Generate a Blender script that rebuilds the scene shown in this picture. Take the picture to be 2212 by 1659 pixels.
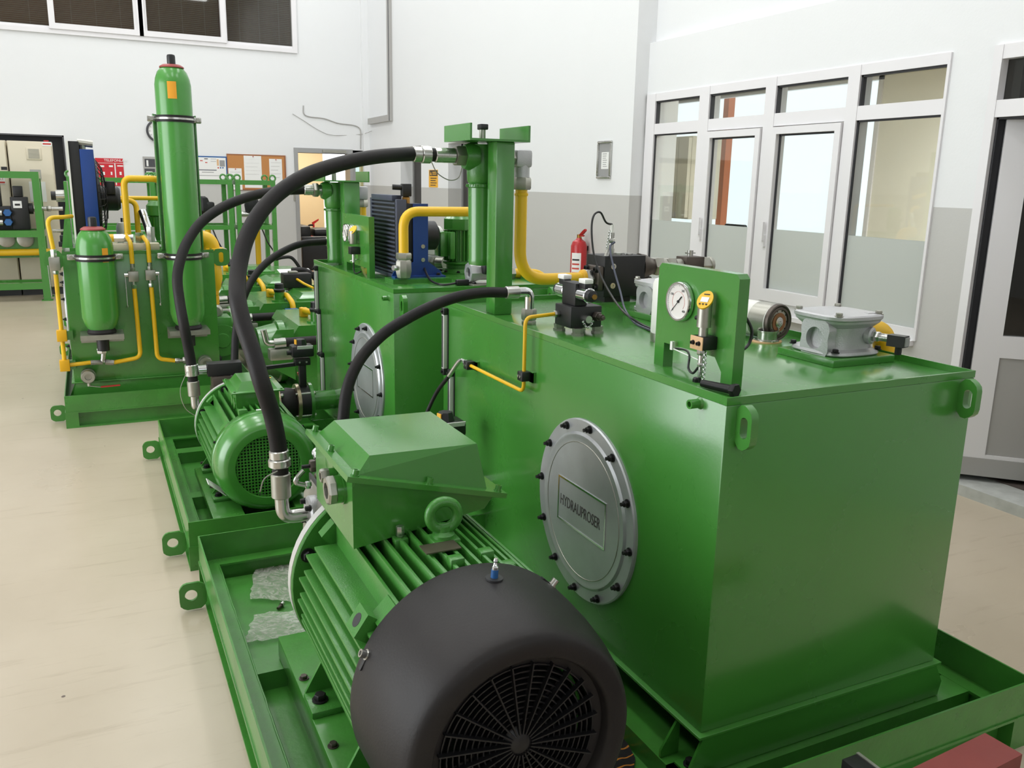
import bpy, bmesh, math, random
from mathutils import Vector, Matrix
random.seed(7)
sc = bpy.context.scene
col = sc.collection
for o in list(bpy.data.objects):
    bpy.data.objects.remove(o)

# ------------------------------------------------------------------ camera
F, CX, CY_ = 1862.9, 1106.0, 829.5          # focal length and centre in pixels of the 2212x1659 frame
YAW, PITCH, ROLL = 0.45317, 0.229087, 0.0205377
H = 1.65                                     # eye height in metres
fw = Vector((math.sin(YAW)*math.cos(PITCH), math.cos(YAW)*math.cos(PITCH), -math.sin(PITCH)))
rt = Vector((math.cos(YAW), -math.sin(YAW), 0))
up = rt.cross(fw)
r2 = math.cos(ROLL)*rt + math.sin(ROLL)*up
u2 = -math.sin(ROLL)*rt + math.cos(ROLL)*up
cam = bpy.data.cameras.new('camera')
cam.sensor_width = 36.0
cam.lens = F/2212*36.0
cam.clip_start = 0.05
camo = bpy.data.objects.new('camera', cam)
col.objects.link(camo)
camo.matrix_world = Matrix(((r2.x, u2.x, -fw.x, 0), (r2.y, u2.y, -fw.y, 0), (r2.z, u2.z, -fw.z, H), (0, 0, 0, 1)))
sc.camera = camo

# ------------------------------------------------------------------ world, lamps, exposure
sc.view_settings.view_transform = 'Standard'
sc.view_settings.look = 'None'
sc.view_settings.gamma = 1.0
sc.view_settings.use_curve_mapping = False
sc.view_settings.exposure = -0.12
w = bpy.data.worlds.new('world'); sc.world = w
w.use_nodes = True
bg = w.node_tree.nodes['Background']
bg.inputs[0].default_value = (0.93, 0.97, 1.0, 1)
bg.inputs[1].default_value = 2.0

def area(name, loc, rot, sx, sy, power, colr=(1, 1, 1)):
    l = bpy.data.lights.new(name, 'AREA'); l.shape = 'RECTANGLE'; l.size = sx; l.size_y = sy
    l.energy = power; l.color = colr
    o = bpy.data.objects.new(name, l); col.objects.link(o)
    o.location = loc; o.rotation_euler = rot
    return o
D90 = math.pi/2
# daylight through the tall gate and windows of the left wall (outside the frame, to the left of the camera)
area('daylight_left_gate', (-6.3, 4.4, 2.3), (0, -D90, 0), 4.2, 6.2, 385, (0.95, 0.98, 1.0))
# window behind the camera
area('daylight_window_behind', (1.0, -5.8, 3.4), (D90, 0, 0), 6.0, 2.0, 8, (0.97, 0.98, 1.0))
# unseen ceiling lights; the middle row is added to lift lid and tank tops
for lx in (-2.4, 0.4, 3.1):
    for ly in (2.6, 6.0, 9.2, 12.2):
        area('ceiling_fill_light', (lx, ly, 6.35), (0, 0, 0), 0.6, 2.4, 46, (0.97, 0.985, 1.0))
# unseen lamps added to light the office and the room behind the far door
area('office_fill', (6.6, 4.6, 2.85), (0, 0, 0), 1.6, 2.4, 190, (1.0, 0.99, 0.96))
area('back_room_fill', (3.6, 15.9, 2.6), (0, 0, 0), 1.0, 1.0, 60, (1.0, 0.95, 0.85))
area('blind_fill', (-1.0, 15.2, 6.0), (0, 0, 0), 3.0, 1.0, 26, (1.0, 0.95, 0.9))  # unseen lamp added to lighten the window blinds

# ------------------------------------------------------------------ pixel helper: a pixel is a direction, the plane it lies on gives the distance
def ray(u, v):
    return r2*((u-CX)/F) - u2*((v-CY_)/F) + fw
def P(u, v, x=None, y=None, z=None):
    d = ray(u, v)
    t = x/d.x if x is not None else y/d.y if y is not None else (z-H)/d.z
    return Vector((0, 0, H)) + d*t
V = Vector

# ------------------------------------------------------------------ materials
MAT = {}
def srgb(c):
    f = lambda q: (q/255/12.92) if q/255 <= 0.04045 else ((q/255+0.055)/1.055)**2.4
    return tuple(f(q) for q in c) + (1,)
def mat(key, c, rough=0.5, metal=0.0, var=0.08, scale=6.0, bump=0.0, bscale=60.0, coat=0.0, spec=0.5, dark=None, dscale=3.0, damt=0.0, rvar=0.1):
    m = bpy.data.materials.new(key); m.use_nodes = True
    nt = m.node_tree; n = nt.nodes; L = nt.links
    b = n['Principled BSDF']
    tc = n.new('ShaderNodeTexCoord')
    nz = n.new('ShaderNodeTexNoise'); nz.inputs['Scale'].default_value = scale; nz.inputs['Detail'].default_value = 5
    L.new(tc.outputs['Object'], nz.inputs['Vector'])
    c4 = srgb(c)
    mx = n.new('ShaderNodeMix'); mx.data_type = 'RGBA'
    mx.inputs[6].default_value = tuple(q*(1-var) for q in c4[:3]) + (1,)
    mx.inputs[7].default_value = tuple(min(1, q*(1+var)) for q in c4[:3]) + (1,)
    L.new(nz.outputs['Fac'], mx.inputs[0])
    outc = mx.outputs[2]
    if dark:
        n2 = n.new('ShaderNodeTexNoise'); n2.inputs['Scale'].default_value = dscale; n2.inputs['Detail'].default_value = 5; n2.inputs['Roughness'].default_value = 0.55
        L.new(tc.outputs['Object'], n2.inputs['Vector'])
        rp = n.new('ShaderNodeValToRGB'); rp.color_ramp.elements[0].position = 0.36; rp.color_ramp.elements[1].position = 0.82
        L.new(n2.outputs['Fac'], rp.inputs[0])
        ml = n.new('ShaderNodeMath'); ml.operation = 'MULTIPLY'; ml.inputs[1].default_value = damt
        L.new(rp.outputs[0], ml.inputs[0])
        m3 = n.new('ShaderNodeMix'); m3.data_type = 'RGBA'
        L.new(ml.outputs[0], m3.inputs[0]); L.new(outc, m3.inputs[6]); m3.inputs[7].default_value = srgb(dark)
        outc = m3.outputs[2]
    L.new(outc, b.inputs['Base Color'])
    mr = n.new('ShaderNodeMapRange'); mr.inputs[3].default_value = max(0.02, rough-rvar); mr.inputs[4].default_value = min(1, rough+rvar)
    L.new(nz.outputs['Fac'], mr.inputs[0]); L.new(mr.outputs[0], b.inputs['Roughness'])
    b.inputs['Metallic'].default_value = metal
    b.inputs['Specular IOR Level'].default_value = spec
    if coat:
        b.inputs['Coat Weight'].default_value = coat; b.inputs['Coat Roughness'].default_value = 0.15
    if bump:
        nb = n.new('ShaderNodeTexNoise'); nb.inputs['Scale'].default_value = bscale; nb.inputs['Detail'].default_value = 4
        L.new(tc.outputs['Object'], nb.inputs['Vector'])
        bp = n.new('ShaderNodeBump'); bp.inputs['Strength'].default_value = bump; bp.inputs['Distance'].default_value = 0.004
        L.new(nb.outputs['Fac'], bp.inputs['Height']); L.new(bp.outputs[0], b.inputs['Normal'])
    MAT[key] = m
    return m

mat('green', (64, 133, 50), 0.27, var=0.06, scale=2.5, bump=0.05, bscale=120, spec=0.6, coat=0.5, dark=(52, 112, 42), dscale=2.2, damt=0.3)
mat('green_cast', (64, 132, 50), 0.33, coat=0.2, var=0.1, scale=14, bump=0.25, bscale=220, dark=(44, 104, 40), dscale=5, damt=0.4)
mat('green_acc', (70, 140, 58), 0.25, coat=0.2, var=0.05, scale=3, bump=0.05, bscale=90)
mat('green_tray', (66, 136, 52), 0.3, coat=0.2, var=0.12, scale=5, bump=0.15, bscale=60, dark=(60, 98, 46), dscale=7, damt=0.6)
mat('yellow', (232, 184, 26), 0.4, var=0.06, scale=10, bump=0.06, bscale=90)
mat('yellow_dark', (222, 168, 20), 0.45, var=0.06, scale=10)
mat('rubber', (25, 23, 25), 0.55, spec=0.3, var=0.15, scale=30, bump=0.1, bscale=400, dark=(70, 62, 54), dscale=9, damt=0.2)
mat('black_plastic', (26, 26, 28), 0.42, var=0.12, scale=20)
mat('black_block', (24, 24, 25), 0.5, var=0.15, scale=12)
mat('cowl', (30, 28, 29), 0.5, spec=0.3, var=0.1, scale=4, bump=0.1, bscale=160, dark=(50, 46, 44), dscale=3, damt=0.5)
mat('zinc', (196, 196, 192), 0.25, metal=0.95, var=0.08, scale=18)
mat('zinc_dull', (168, 167, 158), 0.38, metal=0.85, var=0.12, scale=25)
mat('chrome', (222, 224, 226), 0.14, metal=1.0, var=0.05, scale=15)
mat('steel_dark', (92, 84, 78), 0.42, metal=0.7, var=0.15, scale=12)
mat('cast_alu', (186, 186, 188), 0.45, metal=0.55, var=0.08, scale=22, bump=0.25, bscale=260)
mat('cover_alu', (190, 193, 196), 0.34, metal=0.55, var=0.1, scale=4, dark=(128, 130, 132), dscale=5, damt=0.5, bump=0.04, bscale=300)
mat('brown_steel', (120, 112, 98), 0.35, metal=0.8, var=0.2, scale=8)
mat('brass', (170, 128, 66), 0.35, metal=0.85, var=0.1)
mat('bronze', (172, 160, 134), 0.3, metal=0.85, var=0.1)
mat('red_paint', (176, 30, 34), 0.35, var=0.06, coat=0.3)
mat('red_cap', (150, 62, 60), 0.5, var=0.2, scale=30)
mat('red_primer', (122, 50, 46), 0.6, var=0.12, scale=7, bump=0.1, dark=(150, 70, 60), dscale=4, damt=0.5)
mat('dark_bolt', (34, 33, 34), 0.5, metal=0.4, var=0.1)
mat('blue', (22, 60, 128), 0.4, var=0.06)
mat('blue_plastic', (40, 92, 150), 0.4, var=0.06)
mat('rad_dark', (74, 78, 94), 0.42, metal=0.25, var=0.1)
mat('white_paint', (232, 231, 226), 0.4, var=0.02)
mat('white_plastic', (236, 236, 232), 0.35, var=0.02)
mat('cream', (214, 204, 182), 0.45, var=0.03)
mat('beige_wall', (228, 208, 170), 0.7, var=0.03)
mat('office_wall', (238, 234, 220), 0.7, var=0.03)
mat('upvc', (228, 226, 228), 0.35, var=0.015, scale=3)
mat('seal', (40, 40, 44), 0.6, var=0.05)
mat('alu_frame', (170, 170, 170), 0.4, metal=0.6, var=0.05)
mat('grey_panel', (168, 166, 163), 0.5, var=0.03)
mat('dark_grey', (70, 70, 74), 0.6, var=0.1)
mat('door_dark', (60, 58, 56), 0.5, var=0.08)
mat('brown_mat', (84, 74, 70), 0.8, var=0.15, scale=30)
mat('paper', (232, 232, 230), 0.7, var=0.02)
mat('cork', (188, 130, 76), 0.8, var=0.15, scale=90)
mat('orange_tape', (232, 160, 40), 0.5, var=0.06)
mat('sign_yellow', (232, 172, 44), 0.5, var=0.03)
mat('sign_red', (198, 36, 48), 0.5, var=0.03)
mat('ink', (40, 40, 42), 0.6, var=0.05)
mat('ink_red', (196, 70, 60), 0.6, var=0.05)
mat('engraved', (66, 64, 62), 0.6, var=0.1, scale=60)
mat('leather', (30, 30, 33), 0.45, var=0.1)
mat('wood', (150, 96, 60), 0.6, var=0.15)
mat('orange_post', (206, 110, 60), 0.5, var=0.05)
mat('kerb', (190, 192, 188), 0.7, var=0.08, scale=20, dark=(140, 142, 138), dscale=14, damt=0.5)
mat('gauge_face', (226, 222, 218), 0.4, var=0.01)
mat('tan_gasket', (214, 174, 130), 0.6, var=0.05)
mat('grey_label', (150, 150, 150), 0.5, var=0.05)
mat('gauge_alu', (200, 200, 196), 0.4, metal=0.25, var=0.05)
mat('ceiling', (232, 232, 230), 0.8, var=0.02)
mat('tile', (226, 206, 160), 0.4, var=0.06)

def floor_mat():
    m = mat('floor', (190, 177, 157), 0.3, var=0.06, scale=0.9, dark=(166, 152, 130), dscale=1.3, damt=0.55, rvar=0.08)
    nt = m.node_tree; n = nt.nodes; L = nt.links; b = n['Principled BSDF']
    tc = n.new('ShaderNodeTexCoord')
    # small dark chips and specks
    vo = n.new('ShaderNodeTexVoronoi'); vo.inputs['Scale'].default_value = 5.0
    L.new(tc.outputs['Object'], vo.inputs['Vector'])
    cmp_ = n.new('ShaderNodeMath'); cmp_.operation = 'LESS_THAN'; cmp_.inputs[1].default_value = 0.035
    L.new(vo.outputs['Distance'], cmp_.inputs[0])
    # scuffs: stretched noise
    mp = n.new('ShaderNodeMapping'); mp.inputs['Scale'].default_value = (1.2, 9, 1); mp.inputs['Rotation'].default_value = (0, 0, 0.5)
    L.new(tc.outputs['Object'], mp.inputs['Vector'])
    ns = n.new('ShaderNodeTexNoise'); ns.inputs['Scale'].default_value = 2.2; ns.inputs['Detail'].default_value = 9; ns.inputs['Roughness'].default_value = 0.7
    L.new(mp.outputs[0], ns.inputs['Vector'])
    rp = n.new('ShaderNodeValToRGB'); rp.color_ramp.elements[0].position = 0.56; rp.color_ramp.elements[1].position = 0.8
    L.new(ns.outputs['Fac'], rp.inputs[0])
    src = b.inputs['Base Color'].links[0].from_socket
    m1 = n.new('ShaderNodeMix'); m1.data_type = 'RGBA'; m1.inputs[7].default_value = srgb((150, 134, 112))
    k = n.new('ShaderNodeMath'); k.operation = 'MULTIPLY'; k.inputs[1].default_value = 0.6
    L.new(rp.outputs[0], k.inputs[0]); L.new(k.outputs[0], m1.inputs[0]); L.new(src, m1.inputs[6])
    m2 = n.new('ShaderNodeMix'); m2.data_type = 'RGBA'; m2.inputs[7].default_value = srgb((96, 82, 74))
    k2 = n.new('ShaderNodeMath'); k2.operation = 'MULTIPLY'
    n4 = n.new('ShaderNodeTexNoise'); n4.inputs['Scale'].default_value = 2.0
    L.new(tc.outputs['Object'], n4.inputs['Vector'])
    g = n.new('ShaderNodeMath'); g.operation = 'GREATER_THAN'; g.inputs[1].default_value = 0.52
    L.new(n4.outputs['Fac'], g.inputs[0])
    L.new(cmp_.outputs[0], k2.inputs[0]); L.new(g.outputs[0], k2.inputs[1])
    L.new(k2.outputs[0], m2.inputs[0]); L.new(m1.outputs[2], m2.inputs[6]); L.new(m2.outputs[2], b.inputs['Base Color'])
floor_mat()

def wall_mat(key, zline):
    m = mat(key, (227, 228, 229), 0.7, var=0.015, scale=1.2, bump=0.12, bscale=70)
    nt = m.node_tree; n = nt.nodes; L = nt.links; b = n['Principled BSDF']
    geo = n.new('ShaderNodeNewGeometry'); sp = n.new('ShaderNodeSeparateXYZ')
    L.new(geo.outputs['Position'], sp.inputs[0])
    lt = n.new('ShaderNodeMath'); lt.operation = 'LESS_THAN'; lt.inputs[1].default_value = zline
    L.new(sp.outputs['Z'], lt.inputs[0])
    src = b.inputs['Base Color'].links[0].from_socket
    mx = n.new('ShaderNodeMix'); mx.data_type = 'RGBA'; mx.inputs[7].default_value = srgb((191, 190, 187))
    L.new(lt.outputs[0], mx.inputs[0]); L.new(src, mx.inputs[6]); L.new(mx.outputs[2], b.inputs['Base Color'])
wall_mat('wall', 1.565)      # white above, grey painted dado below

def glass_mat(key, tint, refl=0.12, frost=0.0):
    m = bpy.data.materials.new(key); m.use_nodes = True
    nt = m.node_tree; n = nt.nodes; L = nt.links
    n.remove(n['Principled BSDF']); out = n['Material Output']
    fr = n.new('ShaderNodeLayerWeight'); fr.inputs[0].default_value = 0.5
    pw = n.new('ShaderNodeMath'); pw.operation = 'POWER'; pw.inputs[1].default_value = 4.0
    ad = n.new('ShaderNodeMath'); ad.operation = 'ADD'; ad.inputs[1].default_value = refl; ad.use_clamp = True
    L.new(fr.outputs['Facing'], pw.inputs[0]); L.new(pw.outputs[0], ad.inputs[0])
    gl = n.new('ShaderNodeBsdfGlossy'); gl.inputs['Roughness'].default_value = 0.02
    if frost:
        tr = n.new('ShaderNodeMixShader'); a = n.new('ShaderNodeBsdfTranslucent'); d = n.new('ShaderNodeBsdfDiffuse')
        a.inputs[0].default_value = tint; d.inputs[0].default_value = tint; tr.inputs[0].default_value = 0.55
        L.new(a.outputs[0], tr.inputs[1]); L.new(d.outputs[0], tr.inputs[2])
        gl.inputs['Roughness'].default_value = 0.18
    else:
        tr = n.new('ShaderNodeBsdfTransparent'); tr.inputs[0].default_value = tint
    mx = n.new('ShaderNodeMixShader')
    L.new(ad.outputs[0], mx.inputs[0]); L.new(tr.outputs[0], mx.inputs[1]); L.new(gl.outputs[0], mx.inputs[2])
    L.new(mx.outputs[0], out.inputs['Surface'])
    MAT[key] = m
glass_mat('glass', (0.9, 0.93, 0.92, 1), 0.05)
glass_mat('glass_dark', (0.62, 0.62, 0.6, 1), 0.05)
glass_mat('glass_green', (0.72, 0.82, 0.8, 1), 0.12)
glass_mat('frosted', (0.62, 0.65, 0.63, 1), 0.02, frost=1)
def plastic_film():
    m = bpy.data.materials.new('film'); m.use_nodes = True
    nt = m.node_tree; n = nt.nodes; L = nt.links; b = n['Principled BSDF']; out = n['Material Output']
    b.inputs['Base Color'].default_value = (0.62, 0.62, 0.56, 1); b.inputs['Roughness'].default_value = 0.18
    tr = n.new('ShaderNodeBsdfTransparent'); mx = n.new('ShaderNodeMixShader'); nz = n.new('ShaderNodeTexNoise'); nz.inputs['Scale'].default_value = 14
    mr = n.new('ShaderNodeMapRange'); mr.inputs[1].default_value = 0.35; mr.inputs[2].default_value = 0.7; mr.inputs[3].default_value = 0.25; mr.inputs[4].default_value = 0.65
    L.new(nz.outputs['Fac'], mr.inputs[0]); L.new(mr.outputs[0], mx.inputs[0])
    L.new(tr.outputs[0], mx.inputs[1]); L.new(b.outputs[0], mx.inputs[2]); L.new(mx.outputs[0], out.inputs['Surface'])
    MAT['film'] = m
plastic_film()
def mat_stripes():
    m = mat('mat_stripes', (22, 20, 22), 0.95, var=0.2, scale=200, bump=0.4, bscale=500)
    nt = m.node_tree; n = nt.nodes; L = nt.links; b = n['Principled BSDF']
    tc = n.new('ShaderNodeTexCoord'); wv = n.new('ShaderNodeTexWave'); wv.bands_direction = 'Y'
    wv.inputs['Scale'].default_value = 9.0; wv.inputs['Distortion'].default_value = 3.0; wv.inputs['Detail Scale'].default_value = 2.0
    L.new(tc.outputs['Object'], wv.inputs['Vector'])
    g = n.new('ShaderNodeMath'); g.operation = 'GREATER_THAN'; g.inputs[1].default_value = 0.94
    L.new(wv.outputs['Fac'], g.inputs[0])
    src = b.inputs['Base Color'].links[0].from_socket
    mx = n.new('ShaderNodeMix'); mx.data_type = 'RGBA'; mx.inputs[7].default_value = srgb((190, 120, 40))
    L.new(g.outputs[0], mx.inputs[0]); L.new(src, mx.inputs[6]); L.new(mx.outputs[2], b.inputs['Base Color'])
mat_stripes()

# ------------------------------------------------------------------ object helpers
ORG = {}
def thing(name, label, cat, loc, group=None):
    o = bpy.data.objects.new(name, None); col.objects.link(o)
    o.empty_display_size = 0.1
    o.location = loc; o['label'] = label; o['category'] = cat
    if group: o['group'] = group
    ORG[o] = Vector(loc)
    return o
def tag(o, label, cat, group=None):
    o['label'] = label; o['category'] = cat
    if group: o['group'] = group
    return o
def basis(ax):
    ax = Vector(ax).normalized()
    t = Vector((0, 0, 1)) if abs(ax.z) < 0.9 else Vector((1, 0, 0))
    a = t.cross(ax).normalized(); b = ax.cross(a)
    return a, b, ax
def smooth_path(pts, fr, seg=6):
    """polyline with rounded corners"""
    pts = [Vector(p) for p in pts]; out = [pts[0]]
    for i in range(1, len(pts)-1):
        a, p, b = pts[i-1], pts[i], pts[i+1]
        d1 = (a-p); d2 = (b-p); l1 = d1.length; l2 = d2.length
        d1.normalize(); d2.normalize()
        ang = d1.angle(d2)
        t = min(fr/max(math.tan(ang/2), 1e-3), l1*0.49, l2*0.49)
        s, e = p+d1*t, p+d2*t
        for k in range(seg+1):
            q = k/seg
            out.append(s.lerp(p, q).lerp(p.lerp(e, q), q))
    out.append(pts[-1]); return out
def catmull(pts, seg=10):
    pts = [Vector(p) for p in pts]
    pts = [2*pts[0]-pts[1]] + pts + [2*pts[-1]-pts[-2]]
    out = []
    for i in range(1, len(pts)-2):
        p0, p1, p2, p3 = pts[i-1:i+3]
        for k in range(seg):
            t = k/seg
            out.append(0.5*((2*p1) + (p2-p0)*t + (2*p0-5*p1+4*p2-p3)*t*t + (3*p1-p0-3*p2+p3)*t**3))
    out.append(pts[-2]); return out
class M:
    """collects shapes in world coordinates; obj() links them as one mesh object"""
    def __init__(s): s.v = []; s.f = []
    def add(s, vs, fs):
        n = len(s.v); s.v += [Vector(q) for q in vs]; s.f += [tuple(i+n for i in f) for f in fs]; return s
    def box(s, x0, x1, y0, y1, z0, z1, bev=0.0):
        if bev <= 0:
            vs = [(x, y, z) for z in (z0, z1) for y in (y0, y1) for x in (x0, x1)]
            return s.add(vs, [(0, 2, 3, 1), (4, 5, 7, 6), (0, 1, 5, 4), (2, 6, 7, 3), (0, 4, 6, 2), (1, 3, 7, 5)])
        bm = bmesh.new(); bmesh.ops.create_cube(bm, size=1)
        for q in bm.verts:
            q.co = Vector(((x0+x1)/2+q.co.x*(x1-x0), (y0+y1)/2+q.co.y*(y1-y0), (z0+z1)/2+q.co.z*(z1-z0)))
        bmesh.ops.bevel(bm, geom=bm.edges[:], offset=min(bev, 0.49*min(abs(x1-x0), abs(y1-y0), abs(z1-z0))), segments=2, affect='EDGES', profile=0.5)
        return s.frombm(bm)
    def frombm(s, bm):
        bm.verts.index_update()
        s.add([q.co.copy() for q in bm.verts], [tuple(q.index for q in f.verts) for f in bm.faces]); bm.free(); return s
    def obox(s, c, ax, ay, az, hx, hy, hz):
        """oriented box: centre, three axes, half sizes"""
        c = Vector(c); ax = Vector(ax).normalized(); ay = Vector(ay).normalized(); az = Vector(az).normalized()
        vs = [c+ax*hx*i+ay*hy*j+az*hz*k for k in (-1, 1) for j in (-1, 1) for i in (-1, 1)]
        return s.add(vs, [(0, 2, 3, 1), (4, 5, 7, 6), (0, 1, 5, 4), (2, 6, 7, 3), (0, 4, 6, 2), (1, 3, 7, 5)])
    def bar(s, p0, p1, w, h=None):
        """rectangular bar between two points"""
        p0 = Vector(p0); p1 = Vector(p1); a, b, d = basis(p1-p0)
        return s.obox((p0+p1)/2, a, b, d, w/2, (h or w)/2, (p1-p0).length/2)
    def lathe(s, base, ax, prof, n=28, cap=True):
        """prof: (radius, height along axis)"""
        a, b, d = basis(ax); base = Vector(base); k = len(prof); vs = []
        for (r, h) in prof:
            for i in range(n):
                t = 2*math.pi*i/n
                vs.append(base+d*h+(a*math.cos(t)+b*math.sin(t))*r)
        fs = []
        for j in range(k-1):
            for i in range(n):
                fs.append((j*n+i, j*n+(i+1) % n, (j+1)*n+(i+1) % n, (j+1)*n+i))
        if cap:
            fs.append(tuple(reversed(range(n)))); fs.append(tuple(range((k-1)*n, k*n)))
        return s.add(vs, fs)
    def cyl(s, p0, p1, r, n=20, r1=None, bev=0.0):
        p0 = Vector(p0); p1 = Vector(p1); d = p1-p0; l = d.length; r1 = r if r1 is None else r1
        if bev > 0:
            return s.lathe(p0, d, [(r-bev, 0), (r, bev), (r1, l-bev), (r1-bev, l)], n)
        return s.lathe(p0, d, [(r, 0), (r1, l)], n)
    def hexa(s, p0, p1, r):
        d = Vector(p1)-Vector(p0); l = d.length; c = min(0.18*r, 0.3*l)
        return s.lathe(p0, d, [(r*0.9, 0), (r, c), (r, l-c), (r*0.9, l)], 6)
    def tube(s, path, r, n=14, cap=True):
        path = [Vector(p) for p in path]; k = len(path)
        t0 = (path[1]-path[0]).normalized(); a, b, _ = basis(t0); vs = []
        for j in range(k):
            if j == 0: t = path[1]-path[0]
            elif j == k-1: t = path[-1]-path[-2]
            else: t = (path[j+1]-path[j-1])
            t.normalize()
            a = (a-t*a.dot(t)).normalized(); b = t.cross(a)
            for i in range(n):
                q = 2*math.pi*i/n
                vs.append(path[j]+(a*math.cos(q)+b*math.sin(q))*r)
        fs = [(j*n+i, j*n+(i+1) % n, (j+1)*n+(i+1) % n, (j+1)*n+i) for j in range(k-1) for i in range(n)]
        if cap:
            fs.append(tuple(reversed(range(n)))); fs.append(tuple(range((k-1)*n, k*n)))
        return s.add(vs, fs)
    def prism(s, poly, dvec):
        """poly: list of 3d points (planar), extruded by dvec"""
        poly = [Vector(p) for p in poly]; d = Vector(dvec); n = len(poly)
        return s.add(poly+[p+d for p in poly], [tuple(reversed(range(n))), tuple(range(n, 2*n))]+[(i, (i+1) % n, n+(i+1) % n, n+i) for i in range(n)])
    def ring(s, outer, inner, dvec):
        """plate with a hole: two loops with the same number of points"""
        o_ = [Vector(p) for p in outer]; i_ = [Vector(p) for p in inner]; d = Vector(dvec); n = len(o_)
        vs = o_+i_+[p+d for p in o_]+[p+d for p in i_]; fs = []
        for k in range(n):
            m = (k+1) % n
            fs += [(k, m, n+m, n+k), (2*n+k, 3*n+k, 3*n+m, 2*n+m), (k, 2*n+k, 2*n+m, m), (n+k, n+m, 3*n+m, 3*n+k)]
        return s.add(vs, fs)
    def torus(s, c, ax, R, r, n=28, m=10, arc=2*math.pi):
        a, b, d = basis(ax); c = Vector(c); k = n if arc > 6.28 else n+1
        pts = [c+(a*math.cos(arc*i/n)+b*math.sin(arc*i/n))*R for i in range(k)]
        vs = []
        for p in pts:
            e = (p-c).normalized()
            for j in range(m):
                q = 2*math.pi*j/m
                vs.append(p+(e*math.cos(q)+d*math.sin(q))*r)
        fs = []
        for i in range(n):
            i2 = (i+1) % k
            for j in range(m):
                fs.append((i*m+j, i2*m+j, i2*m+(j+1) % m, i*m+(j+1) % m))
        return s.add(vs, fs)
    def obj(s, name, m, par=None, kind=None, ang=32):
        root = par
        off = ORG[par] if par is not None else None
        if off is None:
            xs = [q.x for q in s.v]; ys = [q.y for q in s.v]; zs = [q.z for q in s.v]
            off = Vector(((min(xs)+max(xs))/2, (min(ys)+max(ys))/2, min(zs)))
        me = bpy.data.meshes.new(name)
        me.from_pydata([q-off for q in s.v], [], s.f)
        bm = bmesh.new(); bm.from_mesh(me); bmesh.ops.recalc_face_normals(bm, faces=bm.faces[:]); bm.to_mesh(me); bm.free()
        for p in me.polygons: p.use_smooth = True
        me.set_sharp_from_angle(angle=math.radians(ang))
        me.materials.append(MAT[m])
        o = bpy.data.objects.new(name, me); col.objects.link(o)
        if par is not None: o.parent = par
        else: o.location = off
        ORG[o] = off
        if kind: o['kind'] = kind
        return o
MESHC = {}
def inst(key, build, name, m, par, loc, ax=(0, 0, 1)):
    """small repeated piece: shared mesh, built along +z at the origin"""
    k = (key, m)
    if k not in MESHC:
        q = M(); build(q)
        me = bpy.data.meshes.new(key); me.from_pydata(q.v, [], q.f)
        bm = bmesh.new(); bm.from_mesh(me); bmesh.ops.recalc_face_normals(bm, faces=bm.faces[:]); bm.to_mesh(me); bm.free()
        for p in me.polygons: p.use_smooth = True
        me.set_sharp_from_angle(angle=math.radians(32)); me.materials.append(MAT[m]); MESHC[k] = me
    o = bpy.data.objects.new(name, MESHC[k]); col.objects.link(o)
    a, b, d = basis(ax)
    o.rotation_mode = 'QUATERNION'
    o.rotation_quaternion = Matrix((a, b, d)).transposed().to_quaternion()
    o.location = Vector(loc)-(ORG[par] if par is not None else Vector((0, 0, 0)))
    if par is not None: o.parent = par
    ORG[o] = Vector(loc)
    return o
def bolt(par, loc, ax, r=0.009, h=0.008, m='dark_bolt', name='bolt'):
    key = 'hexbolt%.4f_%.4f' % (r, h)
    def b(q):
        q.cyl((0, 0, 0), (0, 0, h*0.3), r*1.35, 14); q.hexa((0, 0, h*0.3), (0, 0, h*1.3), r)
    return inst(key, b, name, m, par, loc, ax)
def capscrew(par, loc, ax, r=0.008, h=0.012, m='dark_bolt', name='screw'):
    key = 'capscrew%.4f_%.4f' % (r, h)
    def b(q):
        q.lathe((0, 0, 0), (0, 0, 1), [(r*1.3, 0), (r*1.3, h*.2), (r, h*.2), (r, h), (r*.6, h), (r*.5, h*.55)], 14)
    return inst(key, b, name, m, par, loc, ax)
def stud(par, loc, ax, r=0.008, h=0.02, m='dark_bolt', name='bolt'):
    """threaded stud with nut and washer"""
    key = 'stud%.4f_%.4f' % (r, h)
    def b(q):
        q.cyl((0, 0, 0), (0, 0, h*.15), r*1.7, 14); q.hexa((0, 0, h*.15), (0, 0, h*.6), r*1.35); q.cyl((0, 0, h*.6), (0, 0, h), r*.75, 10)
    return inst(key, b, name, m, par, loc, ax)
def S(o):
    o['kind'] = 'structure'; return o
def text_mesh(body, size, origin, xdir, ydir, m, par, name='lettering', depth=0.0008, align='CENTER', squeeze=1.0):
    cu = bpy.data.curves.new('txt', 'FONT'); cu.body = body; cu.size = size; cu.extrude = depth; cu.align_x = align; cu.align_y = 'CENTER'; cu.resolution_u = 3
    to = bpy.data.objects.new('txt', cu); col.objects.link(to)
    dg = bpy.context.evaluated_depsgraph_get(); dg.update()
    me = bpy.data.meshes.new_from_object(to.evaluated_get(dg))
    bpy.data.objects.remove(to)
    xd = Vector(xdir).normalized(); yd = Vector(ydir).normalized(); zd = xd.cross(yd)
    off = ORG[par] if par is not None else Vector((0, 0, 0))
    for v_ in me.vertices:
        c = v_.co; v_.co = Vector(origin)+xd*c.x*squeeze+yd*c.y+zd*c.z-off
    me.materials.clear(); me.materials.append(MAT[m])
    o = bpy.data.objects.new(name, me); col.objects.link(o); o.parent = par; ORG[o] = off
    return o

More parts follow.
